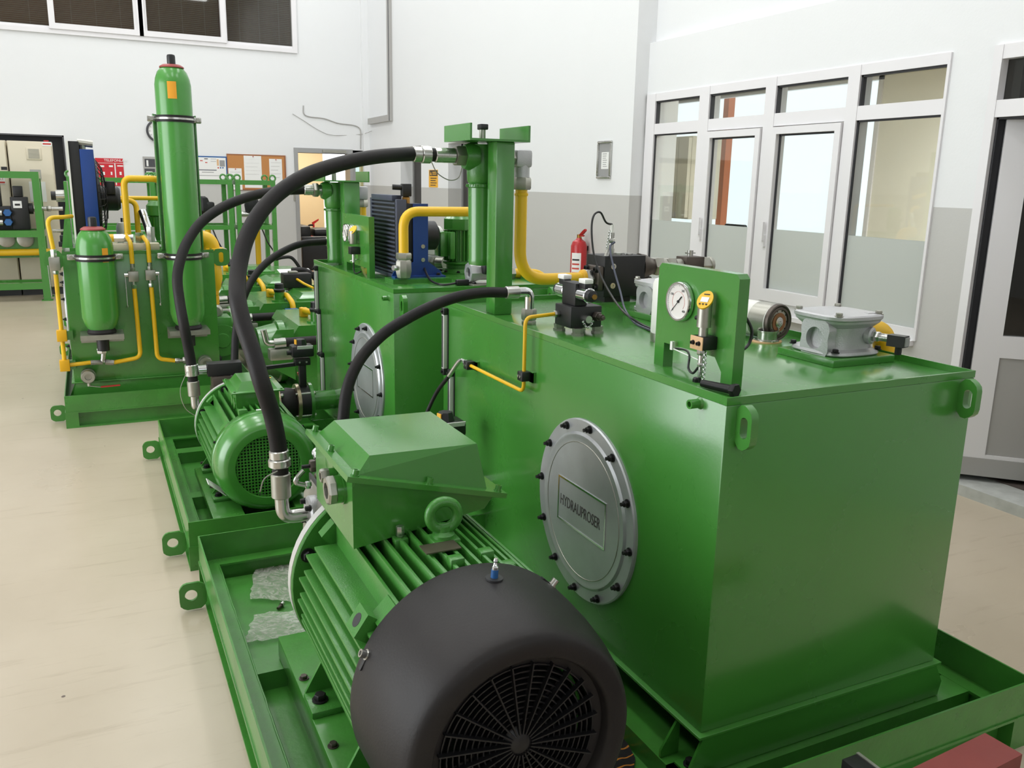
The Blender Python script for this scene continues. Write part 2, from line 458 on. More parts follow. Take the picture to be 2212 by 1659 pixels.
# ================================================================== SETTING
XW = 4.278      # glazed partition plane
XC = 4.15       # column face
YB = 14.05      # back wall plane
ZC = 6.5
S(M().box(-7, 9.5, -6.5, 18.5, -0.2, 0).obj('floor', 'floor'))
S(M().box(-7, 9.5, -6.5, 18.5, ZC, ZC+0.2).obj('ceiling', 'ceiling'))

# ---- right wall: lower part with glazing and door, upper part set back
y_w0 = P(2053.8, 112.5, x=XW).y; y_w1 = P(1401, 205, x=XW).y          # ends of the glazing
z_wt = P(1720, 160, x=XW).z                                           # top of the frames
y_d1 = P(2128, 300, x=XW).y; y_d0 = y_d1-1.15                         # door opening
z_ledge = P(1402, 94, x=XW).z
ZS = 0.80
m = M()
m.box(XW, 4.5, y_w0, 6.6, 0, ZS); m.box(XW, 4.5, y_w0, 6.6, z_wt, z_ledge)
m.box(XW, 4.5, y_d1, y_w0, 0, z_ledge)
m.box(XW, 4.5, y_d0, y_d1, z_wt, z_ledge)
m.box(XW, 4.5, -6.5, y_d0, 0, z_ledge)
m.box(4.335, 4.55, -6.5, 6.6, z_ledge, ZC)
S(m.obj('wall_right', 'wall'))
S(M().box(XW-.02, 4.5, y_d0, y_d1, 0, 0.062).box(XW-.022, XW, -6.5, y_d0, 0, .075).box(XW-.022, XW, y_d1, y_w0+1.5, 0, .075).obj('trim_1', 'kerb'))   # door sill and skirting
# ---- column and far part of the right wall with two recessed doors
y_c0 = 6.32; y_c1 = P(1270, 300, x=XC).y
S(M().box(XC, 4.6, y_c0, y_c1, 0, ZC).obj('wall_column', 'wall'))
XF = XC+0.02
oa0, oa1 = P(910, 420, x=XF).y, P(866, 420, x=XF).y
ob0, ob1 = P(1012, 420, x=XF).y, P(968, 420, x=XF).y
ZD = 2.12
m = M(); edges = [y_c1, ob0, ob1, oa0, oa1, YB]
for a, b in ((y_c1, ob0), (ob1, oa0), (oa1, YB)):
    m.box(XF, XF+0.3, a, b, 0, ZC)
for a, b in ((ob0, ob1), (oa0, oa1)):
    m.box(XF, XF+0.3, a, b, ZD, ZC)
S(m.obj('wall_right_far', 'wall'))
for i, (a, b) in enumerate(((oa0, oa1), (ob0, ob1))):
    d = S(M().box(XF+0.2, XF+0.24, a+.05, b-.05, 0.02, ZD-.05).obj('door_%d' % (i+3), 'door_dark'))
    M().box(XF+0.18, XF+0.26, a, a+.05, 0, ZD).box(XF+0.18, XF+0.26, b-.05, b, 0, ZD).box(XF+0.18, XF+0.26, a, b, ZD-.05, ZD).obj('door_frame', 'alu_frame', d)
    M().cyl((XF+.12, b-.12, 1.05), (XF+.2, b-.12, 1.05), .012).cyl((XF+.13, b-.24, 1.05), (XF+.13, b-.12, 1.05), .01).obj('door_handle', 'zinc', d)

# ---- back wall with upper windows and a door
x_d0 = P(647, 450, y=YB).x; x_d1 = P(757, 450, y=YB).x; z_d = P(700, 331, y=YB).z
z_v0 = P(300, 78, y=YB).z; x_v1 = P(640, 60, y=YB).x; x_v0 = -4.0; z_v1 = z_v0+1.5
x_n1 = P(141, 330, y=YB).x; z_n = P(120, 292, y=YB).z
m = M()
m.box(-7, 4.6, YB, YB+.25, z_v1, ZC)
m.box(x_v1, 4.6, YB, YB+.25, max(z_d, z_n), z_v1)
m.box(-7, x_v0, YB, YB+.25, 0, z_v1)
m.box(x_v0, x_v1, YB, YB+.25, max(z_d, z_n), z_v0)
zz = max(z_d, z_n)
m.box(x_n1, x_d0, YB, YB+.25, 0, zz)
m.box(x_v0, x_n1, YB, YB+.25, z_n, zz) if z_n < zz-.01 else None
m.box(x_d0, x_d1, YB, YB+.25, z_d, zz) if z_d < zz-.01 else None
m.box(x_d1+.62, 4.6, YB, YB+.25, 0, zz)
m.box(x_d1, x_d1+.62, YB, YB+.25, z_d, zz) if z_d < zz-.01 else None
S(m.obj('wall_back', 'wall'))
# dark recess behind the switch cabinets
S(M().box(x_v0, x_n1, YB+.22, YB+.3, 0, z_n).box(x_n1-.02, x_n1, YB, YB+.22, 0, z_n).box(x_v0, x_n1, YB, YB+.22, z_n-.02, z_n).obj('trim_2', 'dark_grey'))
# pilaster in the back right corner
S(M().box(P(783, 300, y=YB).x, XF, YB-.06, YB, 0, ZC).obj('trim_3', 'wall'))

# upper window of the back wall: fixed lights and two sashes with venetian blinds
w2 = S(M().box(x_v0, x_v1, YB-.03, YB+.1, z_v0-.06, z_v0).box(x_v0, x_v1, YB-.03, YB+.1, z_v1, z_v1+.06).box(x_v1-.07, x_v1, YB-.03, YB+.1, z_v0, z_v1).box(P(290, 60, y=YB).x, P(318, 60, y=YB).x, YB-.02, YB+.09, z_v0+.001, z_v1-.001).obj('window_2', 'upvc'))
us = [(-220, -10), (0, 109), (114, 302), (319, 479), (487, 634)]
for i, (ua, ub) in enumerate([(-330, -120), (-110, 108), (120, 297), (313, 476), (490, 632)]):
    xa = P(ua, 60, y=YB).x; xb = P(ub, 60, y=YB).x
    sash = i in (2, 3)
    t = 0.075 if sash else 0.035
    d0 = YB-.05 if sash else YB-.01
    fr = M().box(xa-t, xb+t, d0, YB+.06, z_v0, z_v0+t).box(xa-t, xa, d0, YB+.06, z_v0+t, z_v1).box(xb, xb+t, d0, YB+.06, z_v0+t, z_v1).obj('sash_frame' if sash else 'light_frame', 'upvc', w2)
    M().box(xa, xb, YB+.02, YB+.028, z_v0+t, z_v1).obj('pane', 'glass_dark', w2)
    q = M(); z = z_v0+t+.02
    while z < z_v1:
        q.obox(((xa+xb)/2, YB+.085, z), (1, 0, 0), (0, .86, -.5), (0, .5, .86), (xb-xa)/2-.01, .012, .0008); z += 0.026
    b_ = q.obj('blind_slats', 'cream', w2, kind='stuff')
    for k in (0.2, 0.5, 0.8):
        M().box(xa+(xb-xa)*k-.002, xa+(xb-xa)*k+.002, YB+.07, YB+.074, z_v0+t, z_v1).obj('blind_cord', 'white_plastic', w2)
# upper office behind: dark room
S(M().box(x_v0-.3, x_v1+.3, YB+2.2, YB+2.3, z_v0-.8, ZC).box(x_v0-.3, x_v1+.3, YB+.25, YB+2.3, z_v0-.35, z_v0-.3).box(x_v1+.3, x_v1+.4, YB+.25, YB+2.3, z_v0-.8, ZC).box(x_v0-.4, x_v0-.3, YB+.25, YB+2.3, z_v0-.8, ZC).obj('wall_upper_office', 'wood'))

# door opening to the lobby: frame, open leaf and glazed side light
d2 = S(M().box(x_d0-.059, x_d0, YB-.029, YB+.269, 0, z_d-.0005).box(x_d1, x_d1+.049, YB-.029, YB+.269, 0, z_d-.0005).box(x_d0-.06, x_d1+.05, YB-.03, YB+.27, z_d, z_d+.07).obj('door_2', 'alu_frame'))
M().box(P(695, 331, y=YB).x, P(745, 331, y=YB).x, YB-.07, YB-.03, z_d+.01, z_d+.05).obj('door_closer', 'zinc_dull', d2)
w3 = S(M().box(x_d1+.0505, x_d1+.1, YB+.001, YB+.099, .101, z_d-.001).box(x_d1+.57, x_d1+.6195, YB-.04, YB+.099, .101, z_d-.001).box(x_d1+.05, x_d1+.62, YB, YB+.1, z_d, z_d+.06).box(x_d1+.05, x_d1+.62, YB, YB+.1, 0, .1).obj('window_3', 'alu_frame'))
M().box(x_d1+.1, x_d1+.57, YB+.04, YB+.05, .1, z_d).obj('pane', 'glass_green', w3)
M().cyl((x_d1+.5, YB-.06, .95), (x_d1+.5, YB-.06, 1.25), .012).obj('pull_handle', 'zinc', w3)
# lobby
xl0, xl1 = x_d0-1.6, 5.2
xo0 = P(700, 450, y=17.2).x; xo1 = xo0+.75
m = M().box(xl0, xo0, 17.2, 17.3, 0, 3).box(xo1, xl1, 17.2, 17.3, 0, 3).box(xo0, xo1, 17.2, 17.3, 2.5, 3).box(xl0-.1, xl0, YB+.25, 17.3, 0, 3).box(xl1, xl1+.1, YB+.25, 17.3, 0, 3).box(xl0, xl1, YB+.25, 17.3, 3, 3.1)
S(m.obj('wall_lobby', 'beige_wall'))

# ---- glazed partition window_1
ZTR0 = P(1415, 268, x=XW).z; ZTR1 = P(1410, 291, x=XW).z      # transom between upper and lower lights
if ZTR0 < ZTR1: ZTR0, ZTR1 = ZTR1, ZTR0
zt0 = z_wt-.06
ZF = P(1690, 497, x=XW).z                                     # top of the frosted film
fx0, fx1 = XW-.01, XW+.09
ups = [(1417, 1512), (1533, 1653), (1675, 1828), (1853, 2042)]
yy = [(P(a, 250, x=XW).y, P(b, 250, x=XW).y) for a, b in ups]
w1 = M().box(fx0, fx1-.004, y_w0, y_w1, zt0, z_wt).box(fx0, fx1, y_w0, y_w1, ZTR1, ZTR0).box(fx0, fx1, y_w0, y_w1, ZS, ZS+.07)
muls = [(y_w1, yy[0][0])]+[(yy[i][1], yy[i+1][0]) for i in range(3)]+[(yy[3][1], y_w0)]
for a, b in muls:
    w1.box(fx0-.004, fx1, b, a, ZS+.001, z_wt-.001)
w1 = S(w1.obj('window_1', 'upvc'))
for i, (a, b) in enumerate(yy):
    M().box(XW+.035, XW+.042, b, a, ZTR0, zt0).obj('pane', 'glass', w1)
    g = .012
    M().box(XW+.0, XW+.03, a-g, a, ZTR0, zt0).box(XW, XW+.03, b, a, zt0-g, zt0).obj('gasket', 'seal', w1)
    if i in (1, 2):
        s = .055; z0 = ZS+.16
        sf = M().box(XW-.03, XW+.05, b+.008, b+s, ZS+.075, ZTR1-.008).box(XW-.03, XW+.05, a-s, a-.008, ZS+.075, ZTR1-.008).box(XW-.03, XW+.05, b+s, a-s, ZTR1-s, ZTR1-.008).box(XW-.03, XW+.05, b+s, a-s, ZS+.075, z0).obj('sash', 'upvc', w1)
        aa, bb, zb, zt = a-s, b+s, z0, ZTR1-s
    else:
        aa, bb, zb, zt = a, b, ZS+.07, ZTR1
    M().box(XW+.012, XW+.02, bb, aa, ZF, zt).obj('pane', 'glass', w1)
    M().box(XW+.012, XW+.02, bb, aa, zb, ZF).obj('frosted_pane', 'frosted', w1)
    M().box(XW-.0, XW+.011, aa-g, aa, zb, zt).box(XW, XW+.011, bb, aa, zt-g, zt).obj('gasket', 'seal', w1)
M().box(XW-.05, XW, y_w0, y_w1, ZS-.03, ZS).obj('window_sill', 'upvc', w1)
for yh in (yy[1][0]-.03, yy[2][0]-.03):
    M().box(XW-.05, XW-.03, yh-.012, yh+.012, 1.25, 1.33).box(XW-.065, XW-.05, yh-.01, yh+.01, 1.29, 1.42).obj('window_handle', 'upvc', w1)

# ---- door_1 at the right edge, standing ajar
zd0 = P(2072, 1025.4, x=XW).z
hinge = V((XW+.06, y_d1-.06, 0))
pa = P(2072, 1025.4, x=XW+.03); pb = P(2212, 1041.4, z=pa.z)
dd = (pb-pa); dd.z = 0; dd.normalize()
nn = V((dd.y, -dd.x, 0))
ztr = P(2126, 247, x=XW).z
d1 = M().box(XW-.024, XW+.1, y_d1-.05, y_d1, .06, z_wt-.001).box(XW-.024, XW+.1, y_d0, y_d0+.05, .06, z_wt-.001).box(XW-.02, XW+.1, y_d0, y_d1, z_wt-.07, z_wt).box(XW-.02, XW+.1, y_d0, y_d1, ztr-.02, ztr+.065)
d1 = S(d1.obj('door_1', 'upvc'))
M().box(XW+.03, XW+.04, y_d0+.05, y_d1-.05, ztr+.065, z_wt-.07).obj('transom_pane', 'glass_dark', d1)
M().box(XW, XW+.1, y_d1-.062, y_d1-.05, .06, ztr-.02).box(XW, XW+.1, y_d0+.05, y_d1-.05, ztr-.03, ztr-.02).obj('door_seal', 'seal', d1)
LW, LH0, LH1 = 0.98, .1, ztr-.03
def leafbox(q, s0, s1, z0, z1, t=.03, off=0):
    c = V((hinge.x, hinge.y, 0))+dd*((s0+s1)/2)+nn*off; c.z = (z0+z1)/2
    return q.obox(c, dd, nn, (0, 0, 1), (s1-s0)/2, t, (z1-z0)/2)
zm0 = P(2100, 752, x=XW+.1).z; zm1 = zm0+.09
q = M(); leafbox(q, 0, .13, LH0, LH1); leafbox(q, LW-.13, LW, LH0, LH1); leafbox(q, .13, LW-.13, LH1-.13, LH1); leafbox(q, .13, LW-.13, zm0-.03, zm1); leafbox(q, .13, LW-.13, LH0, LH0+.12)
leaf = q.obj('door_leaf', 'upvc', d1)
q = M(); leafbox(q, .13, LW-.13, LH0+.12, zm0-.03, .02); q.obj('lower_panel', 'grey_panel', d1)
q = M(); leafbox(q, .13, LW-.13, zm1, LH1-.13, .006); q.obj('door_pane', 'glass_dark', d1)
q = M(); leafbox(q, .0, LW, LH0-.004, LH0+.1, .034); q.obj('kick_plate', 'grey_panel', d1)
# dark room behind that door, office behind the glazing
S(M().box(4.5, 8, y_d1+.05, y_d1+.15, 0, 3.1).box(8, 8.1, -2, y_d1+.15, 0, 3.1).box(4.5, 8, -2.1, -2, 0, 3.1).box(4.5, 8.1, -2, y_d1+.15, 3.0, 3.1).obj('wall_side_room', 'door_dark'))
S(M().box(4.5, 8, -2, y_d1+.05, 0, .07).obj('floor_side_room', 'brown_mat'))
yo0, yo1, zo0, zo1 = 7.6, 11.7, .95, 2.96
m = M().box(8.4, 8.5, y_d1+.15, yo0, 0, 3.1).box(8.4, 8.5, yo1, 13.5, 0, 3.1).box(8.4, 8.5, yo0, yo1, 0, zo0).box(8.4, 8.5, yo0, yo1, zo1, 3.1)
m.box(4.5, 8.5, 13.4, 13.5, 0, 3.1).box(4.5, 8.5, y_d1+.15, 13.5, 3.0, 3.1)
S(m.obj('wall_office', 'office_wall'))
w4 = S(M().box(8.38, 8.46, yo0, yo0+.06, zo0, zo1).box(8.38, 8.46, yo1-.06, yo1, zo0, zo1).box(8.38, 8.46, yo0, yo1, zo0, zo0+.06).box(8.38, 8.46, yo0, yo1, zo1-.06, zo1).box(8.38, 8.46, 9.3, 9.36, zo0, zo1).obj('window_4', 'upvc'))
M().box(8.42, 8.425, yo0, yo1, zo0, zo1).obj('pane', 'glass', w4)

# left wall and front wall, outside the frame, with the gate and window openings that let the daylight in
m = M().box(-6.6, -6.4, -6.5, 1.2, 0, ZC).box(-6.6, -6.4, 1.2, 7.5, 4.4, ZC).box(-6.6, -6.4, 7.5, 14.2, 0, ZC)
S(m.obj('wall_left', 'wall'))
m = M().box(-6.6, -2, -6.2, -6.0, 0, ZC).box(4, 4.6, -6.2, -6.0, 0, ZC).box(-2, 4, -6.2, -6, 0, 2.4).box(-2, 4, -6.2, -6, 4.4, ZC)
S(m.obj('wall_front', 'wall'))

# ================================================================== SHARED BUILDERS
def octa(c, ax1, ax2, hw, hh, cut, nper=4):
    """octagonal outline around c in plane ax1/ax2"""
    c = V(c); a = V(ax1); b = V(ax2)
    pts = [(hw, -hh+cut), (hw, hh-cut), (hw-cut, hh), (-hw+cut, hh), (-hw, hh-cut), (-hw, -hh+cut), (-hw+cut, -hh), (hw-cut, -hh)]
    return c, a, b, pts
def lug_plate(name, par, m, c, ax1, ax2, hw, hh, cut, hole_c, hr, hs, thick):
    """plate in plane ax1/ax2 with a (slot) hole; hr radius, hs half straight length along ax2"""
    c, a, b, pts = octa(c, ax1, ax2, hw, hh, cut)
    n = 24; hole = []
    hc = V(hole_c)-c; h0 = (hc.dot(a), hc.dot(b))
    for i in range(n):
        t = 2*math.pi*i/n
        hole.append((h0[0]+hr*math.cos(t), h0[1]+hr*math.sin(t)+(hs if math.sin(t) > 1e-6 else -hs if math.sin(t) < -1e-6 else 0)))
    outer = []
    for i in range(n):                # cast from the hole centre to the outline
        t = 2*math.pi*i/n; dx, dy = math.cos(t), math.sin(t); best = 1e9
        for k in range(8):
            x1, y1 = pts[k]; x2, y2 = pts[(k+1) % 8]; ex, ey = x2-x1, y2-y1
            den = dx*ey-dy*ex
            if abs(den) < 1e-9: continue
            s = ((x1-h0[0])*ey-(y1-h0[1])*ex)/den; u = ((x1-h0[0])*dy-(y1-h0[1])*dx)/den
            if s > 0 and -1e-6 <= u <= 1+1e-6: best = min(best, s)
        outer.append((h0[0]+dx*best, h0[1]+dy*best))
    nrm = a.cross(b).normalized()*thick
    f = lambda q: c+a*q[0]+b*q[1]-nrm*.5
    return M().ring([f(q) for q in outer], [f(q) for q in hole], nrm).obj(name, m, par)

def tray(label, x0, x1, y0, y1, group, lugs, zc=.11, zr=.22, beams=(), zp=.045, rearfull=True):
    t = thing('drip_tray', label, 'drip tray', ((x0+x1)/2, (y0+y1)/2, 0), group)
    w = .07
    ch = lambda q, axis: q
    for (nm, ax, pos, sgn) in (('side_channel', 'y', x0, 1), ('side_channel', 'y', x1, -1), ('end_channel', 'x', y0, 1), ('end_channel', 'x', y1, -1)):
        q = M()
        if ax == 'y':
            a, b = sorted((pos, pos+sgn*w)); wb = sorted((pos+sgn*.045, pos+sgn*.053))
            q.box(a, b, y0, y1, 0, .009).box(a, b, y0, y1, zc-.009, zc).box(wb[0], wb[1], y0+.01, y1-.01, .009, zc-.009)
            for k in (y0, y1-.009): q.box(a, b, k+.0001, k+.0089, .009, zc-.009)
        else:
            a, b = sorted((pos, pos+sgn*w)); wb = sorted((pos+sgn*.045, pos+sgn*.053))
            q.box(x0+w, x1-w, a, b, 0, .0088).box(x0+w, x1-w, a, b, zc-.0088, zc-.0002).box(x0+w, x1-w, wb[0], wb[1], .009, zc-.009)
            for k in (x0+w, x1-w-.009): q.box(k, k+.009, a, b, .009, zc-.009)
        q.obj(nm, 'green_tray', t)
    e = .006
    M().box(x0+.004, x0+.004+e, y0+.004, y1-.004, zc, zr).obj('rim_plate', 'green_tray', t)
    M().box(x1-.004-e, x1-.004, y0+.004, y1-.004, zc, zr).obj('rim_plate', 'green_tray', t)
    M().box(x0+.01, x1-.01, y0+.004, y0+.004+e, zc, zr).obj('rim_plate', 'green_tray', t)
    M().box(x0+.01, x1-.01, y1-.004-e, y1-.004, zc, zr).obj('rim_plate', 'green_tray', t)
    M().box(x0+w, x1-w, y0+w, y1-w, zp-.006, zp).obj('tray_floor', 'green_tray', t)
    for (a0, a1, b0, b1) in beams:
        q = M().box(a0, a1, b0, b1, zp, zc-.001)
        q.obj('cross_beam', 'green_tray', t)
    # weld bead along the inner edge of the channels
    rnd = random.Random(3); k = max(6, int((y1-y0)/.05))
    M().tube([V((x0+w+.001+rnd.random()*.0025, y0+w+(y1-y0-2*w)*i/k, zc-.003+rnd.random()*.002)) for i in range(k+1)], .004, 6).obj('weld_bead', 'green_tray', t)
    for ly in lugs:
        lug_plate('lifting_lug', t, 'green_tray', (x0-.045, ly, .062), (1, 0, 0), (0, 0, 1), .05, .055, .02, (x0-.052, ly, .066), .023, 0, .012)
    return t

def round_cover(par, xf, cy, cz, r, text=None, nb=12, name='inspection_cover', bm='dark_bolt', a0=.1):
    """aluminium inspection cover on a face with normal -x"""
    cv = M().lathe((xf, cy, cz), (-1, 0, 0), [(r, 0), (r, .008), (r-.004, .012), (r-.042, .012), (r-.05, .018), (r-.055, .018), (r-.06, .0165), (r-.075, .0165), (.02, .0165)], 64).obj(name, 'cover_alu', par)
    for i in range(nb):
        t = a0+2*math.pi*i/nb
        stud(cv, (xf-.012, cy+(r-.02)*math.cos(t), cz+(r-.02)*math.sin(t)), (-1, 0, 0), r*.026, .024, bm)
    M().torus((xf-.0165, cy, cz), (1, 0, 0), r-.075, .0014, 64, 6).obj('machined_groove', 'zinc_dull', cv)
    wy, wz = r*.5, r*.255
    q = M(); x = xf-.0165
    loop_o = [(x, cy+wy, cz-wz), (x, cy-wy, cz-wz), (x, cy-wy, cz+wz), (x, cy+wy, cz+wz)]
    loop_i = [(x, cy+wy-.006, cz-wz+.006), (x, cy-wy+.006, cz-wz+.006), (x, cy-wy+.006, cz+wz-.006), (x, cy+wy-.006, cz+wz-.006)]
    q.ring(loop_o, loop_i, (-.0025, 0, 0)).obj('weld_frame', 'chrome', cv)
    M().box(x-.0012, x, cy-wy+.006, cy+wy-.006, cz-wz+.006, cz+wz-.006).obj('name_panel', 'cover_alu', cv)
    if text:
        text_mesh(text, .052, (x-.0016, cy+.008, cz-.004), (0, -1, 0), (0, 0, 1), 'engraved', cv, depth=.0006, squeeze=.64)
    return cv

def level_gauge(label, xf, y, z0, z1, wid=.026, group='sight gauges on the tank sides'):
    t = thing('level_gauge', label, 'level gauge', (xf, y, z0), group)
    M().box(xf-.022, xf-.002, y-wid/2, y+wid/2, z0, z1, .003).obj('body', 'gauge_alu', t)
    M().box(xf-.0235, xf-.021, y-wid*.22, y+wid*.22, z0+.03, z1-.03).obj('sight_slot', 'seal', t)
    for z in (z0, z1-.022):
        M().box(xf-.0225, xf-.001, y-wid/2-.002, y+wid/2+.002, z-.004, z+.026, .003).obj('end_cap', 'black_plastic', t)
        M().cyl((xf-.03, y, z+.011), (xf-.0225, y, z+.011), .006, 10).obj('screw', 'dark_bolt', t)
    M().box(xf-.002, xf, y-wid/2-.006, y+wid/2-.002, z0, z1).obj('back_strip', 'black_plastic', t)
    return t

def tank_body(label, x0, x1, y0, y1, z0, z1, group, footz):
    t = thing('oil_tank', label, 'tank', ((x0+x1)/2, (y0+y1)/2, footz), group)
    zp = z1-.02; e = .006
    M().box(x0, x1, y0, y1, z0, zp, .004).obj('tank_body', 'green', t)
    q = M().box(x0, x0+e, y0, y1, zp, z1).box(x1-e, x1, y0, y1, zp, z1).box(x0+e, x1-e, y0, y0+e, zp, z1-.0004).box(x0+e, x1-e, y1-e, y1, zp, z1-.0004)
    q.obj('top_rim', 'green', t)
    M().box(x0-.016, x1+.016, y0-.016, y1+.016, z0-.009, z0, .002).obj('bottom_flange', 'green', t)
    # bent foot plates across the tank
    for yf, s in ((y0-.004, 1), (y1-.004, -1)):
        pl = [(x0+.01, yf, z0-.008), (x0-.03, yf, footz+.03), (x0-.03, yf, footz+.006), (x1+.035, yf, footz+.006), (x1+.045, yf, footz+.045), (x1+.004, yf, z0-.008)]
        M().prism(pl, (0, .008, 0)).box(x0-.03, x1+.035, min(yf, yf+s*.07), max(yf, yf+s*.07), footz, footz+.006).obj('foot_plate', 'green', t)
        for bx in (x0+.0, x0+.25, x1-.25, x1-.02):
            bolt(t, (bx, yf+s*.04, footz+.006), (0, 0, 1), .013, .014)
    # gusset beside the front foot
    M().prism([(x0+.01, y0+.10, z0-.008), (x0-.05, y0+.10, footz+.02), (x0-.05, y0+.10, footz), (x0+.01, y0+.10, footz)], (0, .008, 0)).obj('gusset', 'green', t)
    return t
def tank_lug(t, x, y, z, m='green'):
    """lifting eye welded on a front face (normal -y), plate in the y/z plane"""
    return lug_plate('lifting_lug', t, m, (x, y-.026, z), (0, -1, 0), (0, 0, 1), .03, .056, .02, (x, y-.03, z), .013, .014, .022)

# ================================================================== FRONT POWER UNIT (nearest the camera)
GA = 'front power unit'; GB = 'middle power unit'; GC = 'accumulator unit'
AX0, AX1, AY0, AY1, AZ0, AZ1 = 1.352, 2.245, 1.589, 3.47, .237, 1.155
ZP = AZ1-.02
trayA = tray('large green steel drip tray under the nearest tank and black-cowled motor', .291, 2.465, 1.40, 3.51, GA, (3.30,), beams=((.36, .46, 2.56, 2.66), (.46, .50, 1.47, 2.56), (1.3, 1.42, 1.47, 3.44), (1.3, 2.4, 1.56, 1.66), (.5, 1.3, 1.47, 1.55)))
tankA = tank_body('nearest big green oil tank with round aluminium inspection cover on its side', AX0, AX1, AY0, AY1, AZ0, AZ1, GA, .112)
tank_lug(tankA, 1.395, AY0, 1.083); tank_lug(tankA, 2.195, AY0, 1.083)
cvA = round_cover(tankA, AX0, 2.222, .638, .297, 'HYDRAUPROSER')
# drain stub near the front corner
M().lathe((AX0, 1.69, 1.118), (-1, 0, 0), [(.016, 0), (.012, .006), (.012, .034), (.0075, .034), (.007, .02)], 18).obj('pipe_stub', 'green', tankA)
for bx, by in ((AX1+.004, 1.9),):
    M().cyl((bx-.004, by+.3, .45), (bx+.03, by+.3, .45), .03, 16).obj('drain_plug', 'black_plastic', tankA)
level_gauge('upper aluminium sight gauge at the rear corner of the nearest tank', AX0, 3.425, .835, 1.12)
level_gauge('lower aluminium sight gauge beside the rear corner of the nearest tank', AX0, 3.352, .50, .865)

# ---- small solenoid valve block on the tank top
vx0, vx1, vy0, vy1 = 1.475, 1.60, 2.575, 2.69
sv = thing('solenoid_valve', 'small black solenoid valve block with chrome coils on the nearest tank top', 'valve', ((vx0+vx1)/2, 2.63, ZP), GA)
for px_, py_ in ((1.50, 2.70), (1.505, 2.575), (1.60, 2.60), (1.585, 2.70)):
    M().lathe((px_, py_, ZP), (0, 0, 1), [(.022, 0), (.022, .008), (.018, .008), (.02, .02), (.02, .026)], 6).obj('foot', 'zinc_dull', sv)
zb0 = ZP+.026
M().box(vx0, vx1, vy0, vy1, zb0, zb0+.075, .003).obj('manifold', 'black_block', sv)
M().box(vx0+.02, vx0+.07, vy0+.01, vy1-.01, zb0+.075, zb0+.155, .004).obj('valve_body', 'black_block', sv)
ccz = zb0+.118
cxm = vx0+.045
for s, ya in ((-1, vy0+.01), (1, vy1-.01)):
    co = M().lathe((cxm, ya, ccz), (0, s, 0), [(.024, 0), (.026, .003), (.026, .055), (.024, .058)], 24).obj('coil', 'chrome', sv)
    M().lathe((cxm, ya+s*.058, ccz), (0, s, 0), [(.022, 0), (.02, .018), (.011, .02), (.011, .028)], 12).obj('coil_nut', 'black_plastic', co)
    M().cyl((cxm, ya+s*.086, ccz), (cxm, ya+s*.09, ccz), .009, 14).obj('brass_plug', 'brass', co)
    M().box(cxm-.014, cxm+.014, ya+s*.005 if s > 0 else ya-.045, ya+.045 if s > 0 else ya-.005, ccz+.022, ccz+.04, .002).obj('connector_base', 'black_plastic', co)
    M().box(cxm-.017, cxm+.017, ya+.005 if s > 0 else ya-.05, ya+.05 if s > 0 else ya-.005, ccz+.04, ccz+.056, .003).obj('white_connector', 'white_plastic', co)
M().cyl((vx0+.05, vy0, zb0+.035), (vx0+.05, vy0-.03, zb0+.035), .012, 12).cyl((vx0+.05, vy0-.03, zb0+.035), (vx0+.05, vy0-.04, zb0+.035), .013, 14).obj('test_point', 'zinc', sv)
M().hexa((vx0+.1, vy0, zb0+.04), (vx0+.1, vy0-.025, zb0+.04), .017).cyl((vx0+.1, vy0-.025, zb0+.04), (vx0+.1, vy0-.045, zb0+.04), .011, 12).cyl((vx0+.1, vy0-.045, zb0+.04), (vx0+.1, vy0-.056, zb0+.04), .006, 10).obj('relief_cartridge', 'steel_dark', sv)
q = M()
for i in range(9):
    t = i/8*math.pi
    q.torus((vx0+.03+.04*i/8, vy0-.034, zb0+.028-.022*math.sin(t)), (0, 1, .6*(-1)**i), .0035, .0012, 8, 5)
q.obj('cap_chain', 'chrome', sv)
M().hexa((vx0, vy1-.03, zb0+.04), (vx0-.02, vy1-.03, zb0+.04), .013).obj('pipe_nut', 'zinc', sv)

# ---- thin yellow pipe with two clamps on the tank side
pv = V((vx0-.02, vy1-.03, zb0+.04))
pu = V((AX0-.03, pv.y, pv.z))
yv = P(1133, 810, x=AX0-.03).y; zlow = P(1130, 845, x=AX0-.03).z; ycl = P(1012, 787, x=AX0-.03); 
yp = thing('thin_yellow_pipe', 'thin yellow pipe bent down the side of the nearest tank in black clamps', 'pipe', (AX0-.03, pv.y, zlow), GA)
pts = [pv, (AX0-.032, pv.y, pv.z), (AX0-.032, pv.y, zlow), ycl]
pts = [pv, V((AX0-.032, yv, pv.z-.0)), V((AX0-.032, yv, zlow)), V((AX0-.032, ycl.y, ycl.z))]
M().tube(smooth_path(pts, .03), .0068, 12).obj('pipe', 'yellow', yp)
for (cy_, cz_, vert) in ((yv, P(1133, 812, x=AX0-.03).z, 1), (ycl.y-.012, ycl.z, 0)):
    c_ = M().box(AX0-.05, AX0-.014, cy_-.019, cy_+.019, cz_-.017, cz_+.017, .004).obj('pipe_clamp', 'black_plastic', yp)
    for dz in (-.008, .008):
        M().cyl((AX0-.053, cy_+dz, cz_), (AX0-.05, cy_+dz, cz_), .0045, 10).obj('clamp_screw', 'zinc', c_)
    M().box(AX0-.014, AX0, cy_-.03, cy_-.005, cz_-.022, cz_+.016).box(AX0-.014, AX0-.009, cy_-.03, cy_+.02, cz_-.02, cz_+.014).obj('weld_bracket', 'green', c_)
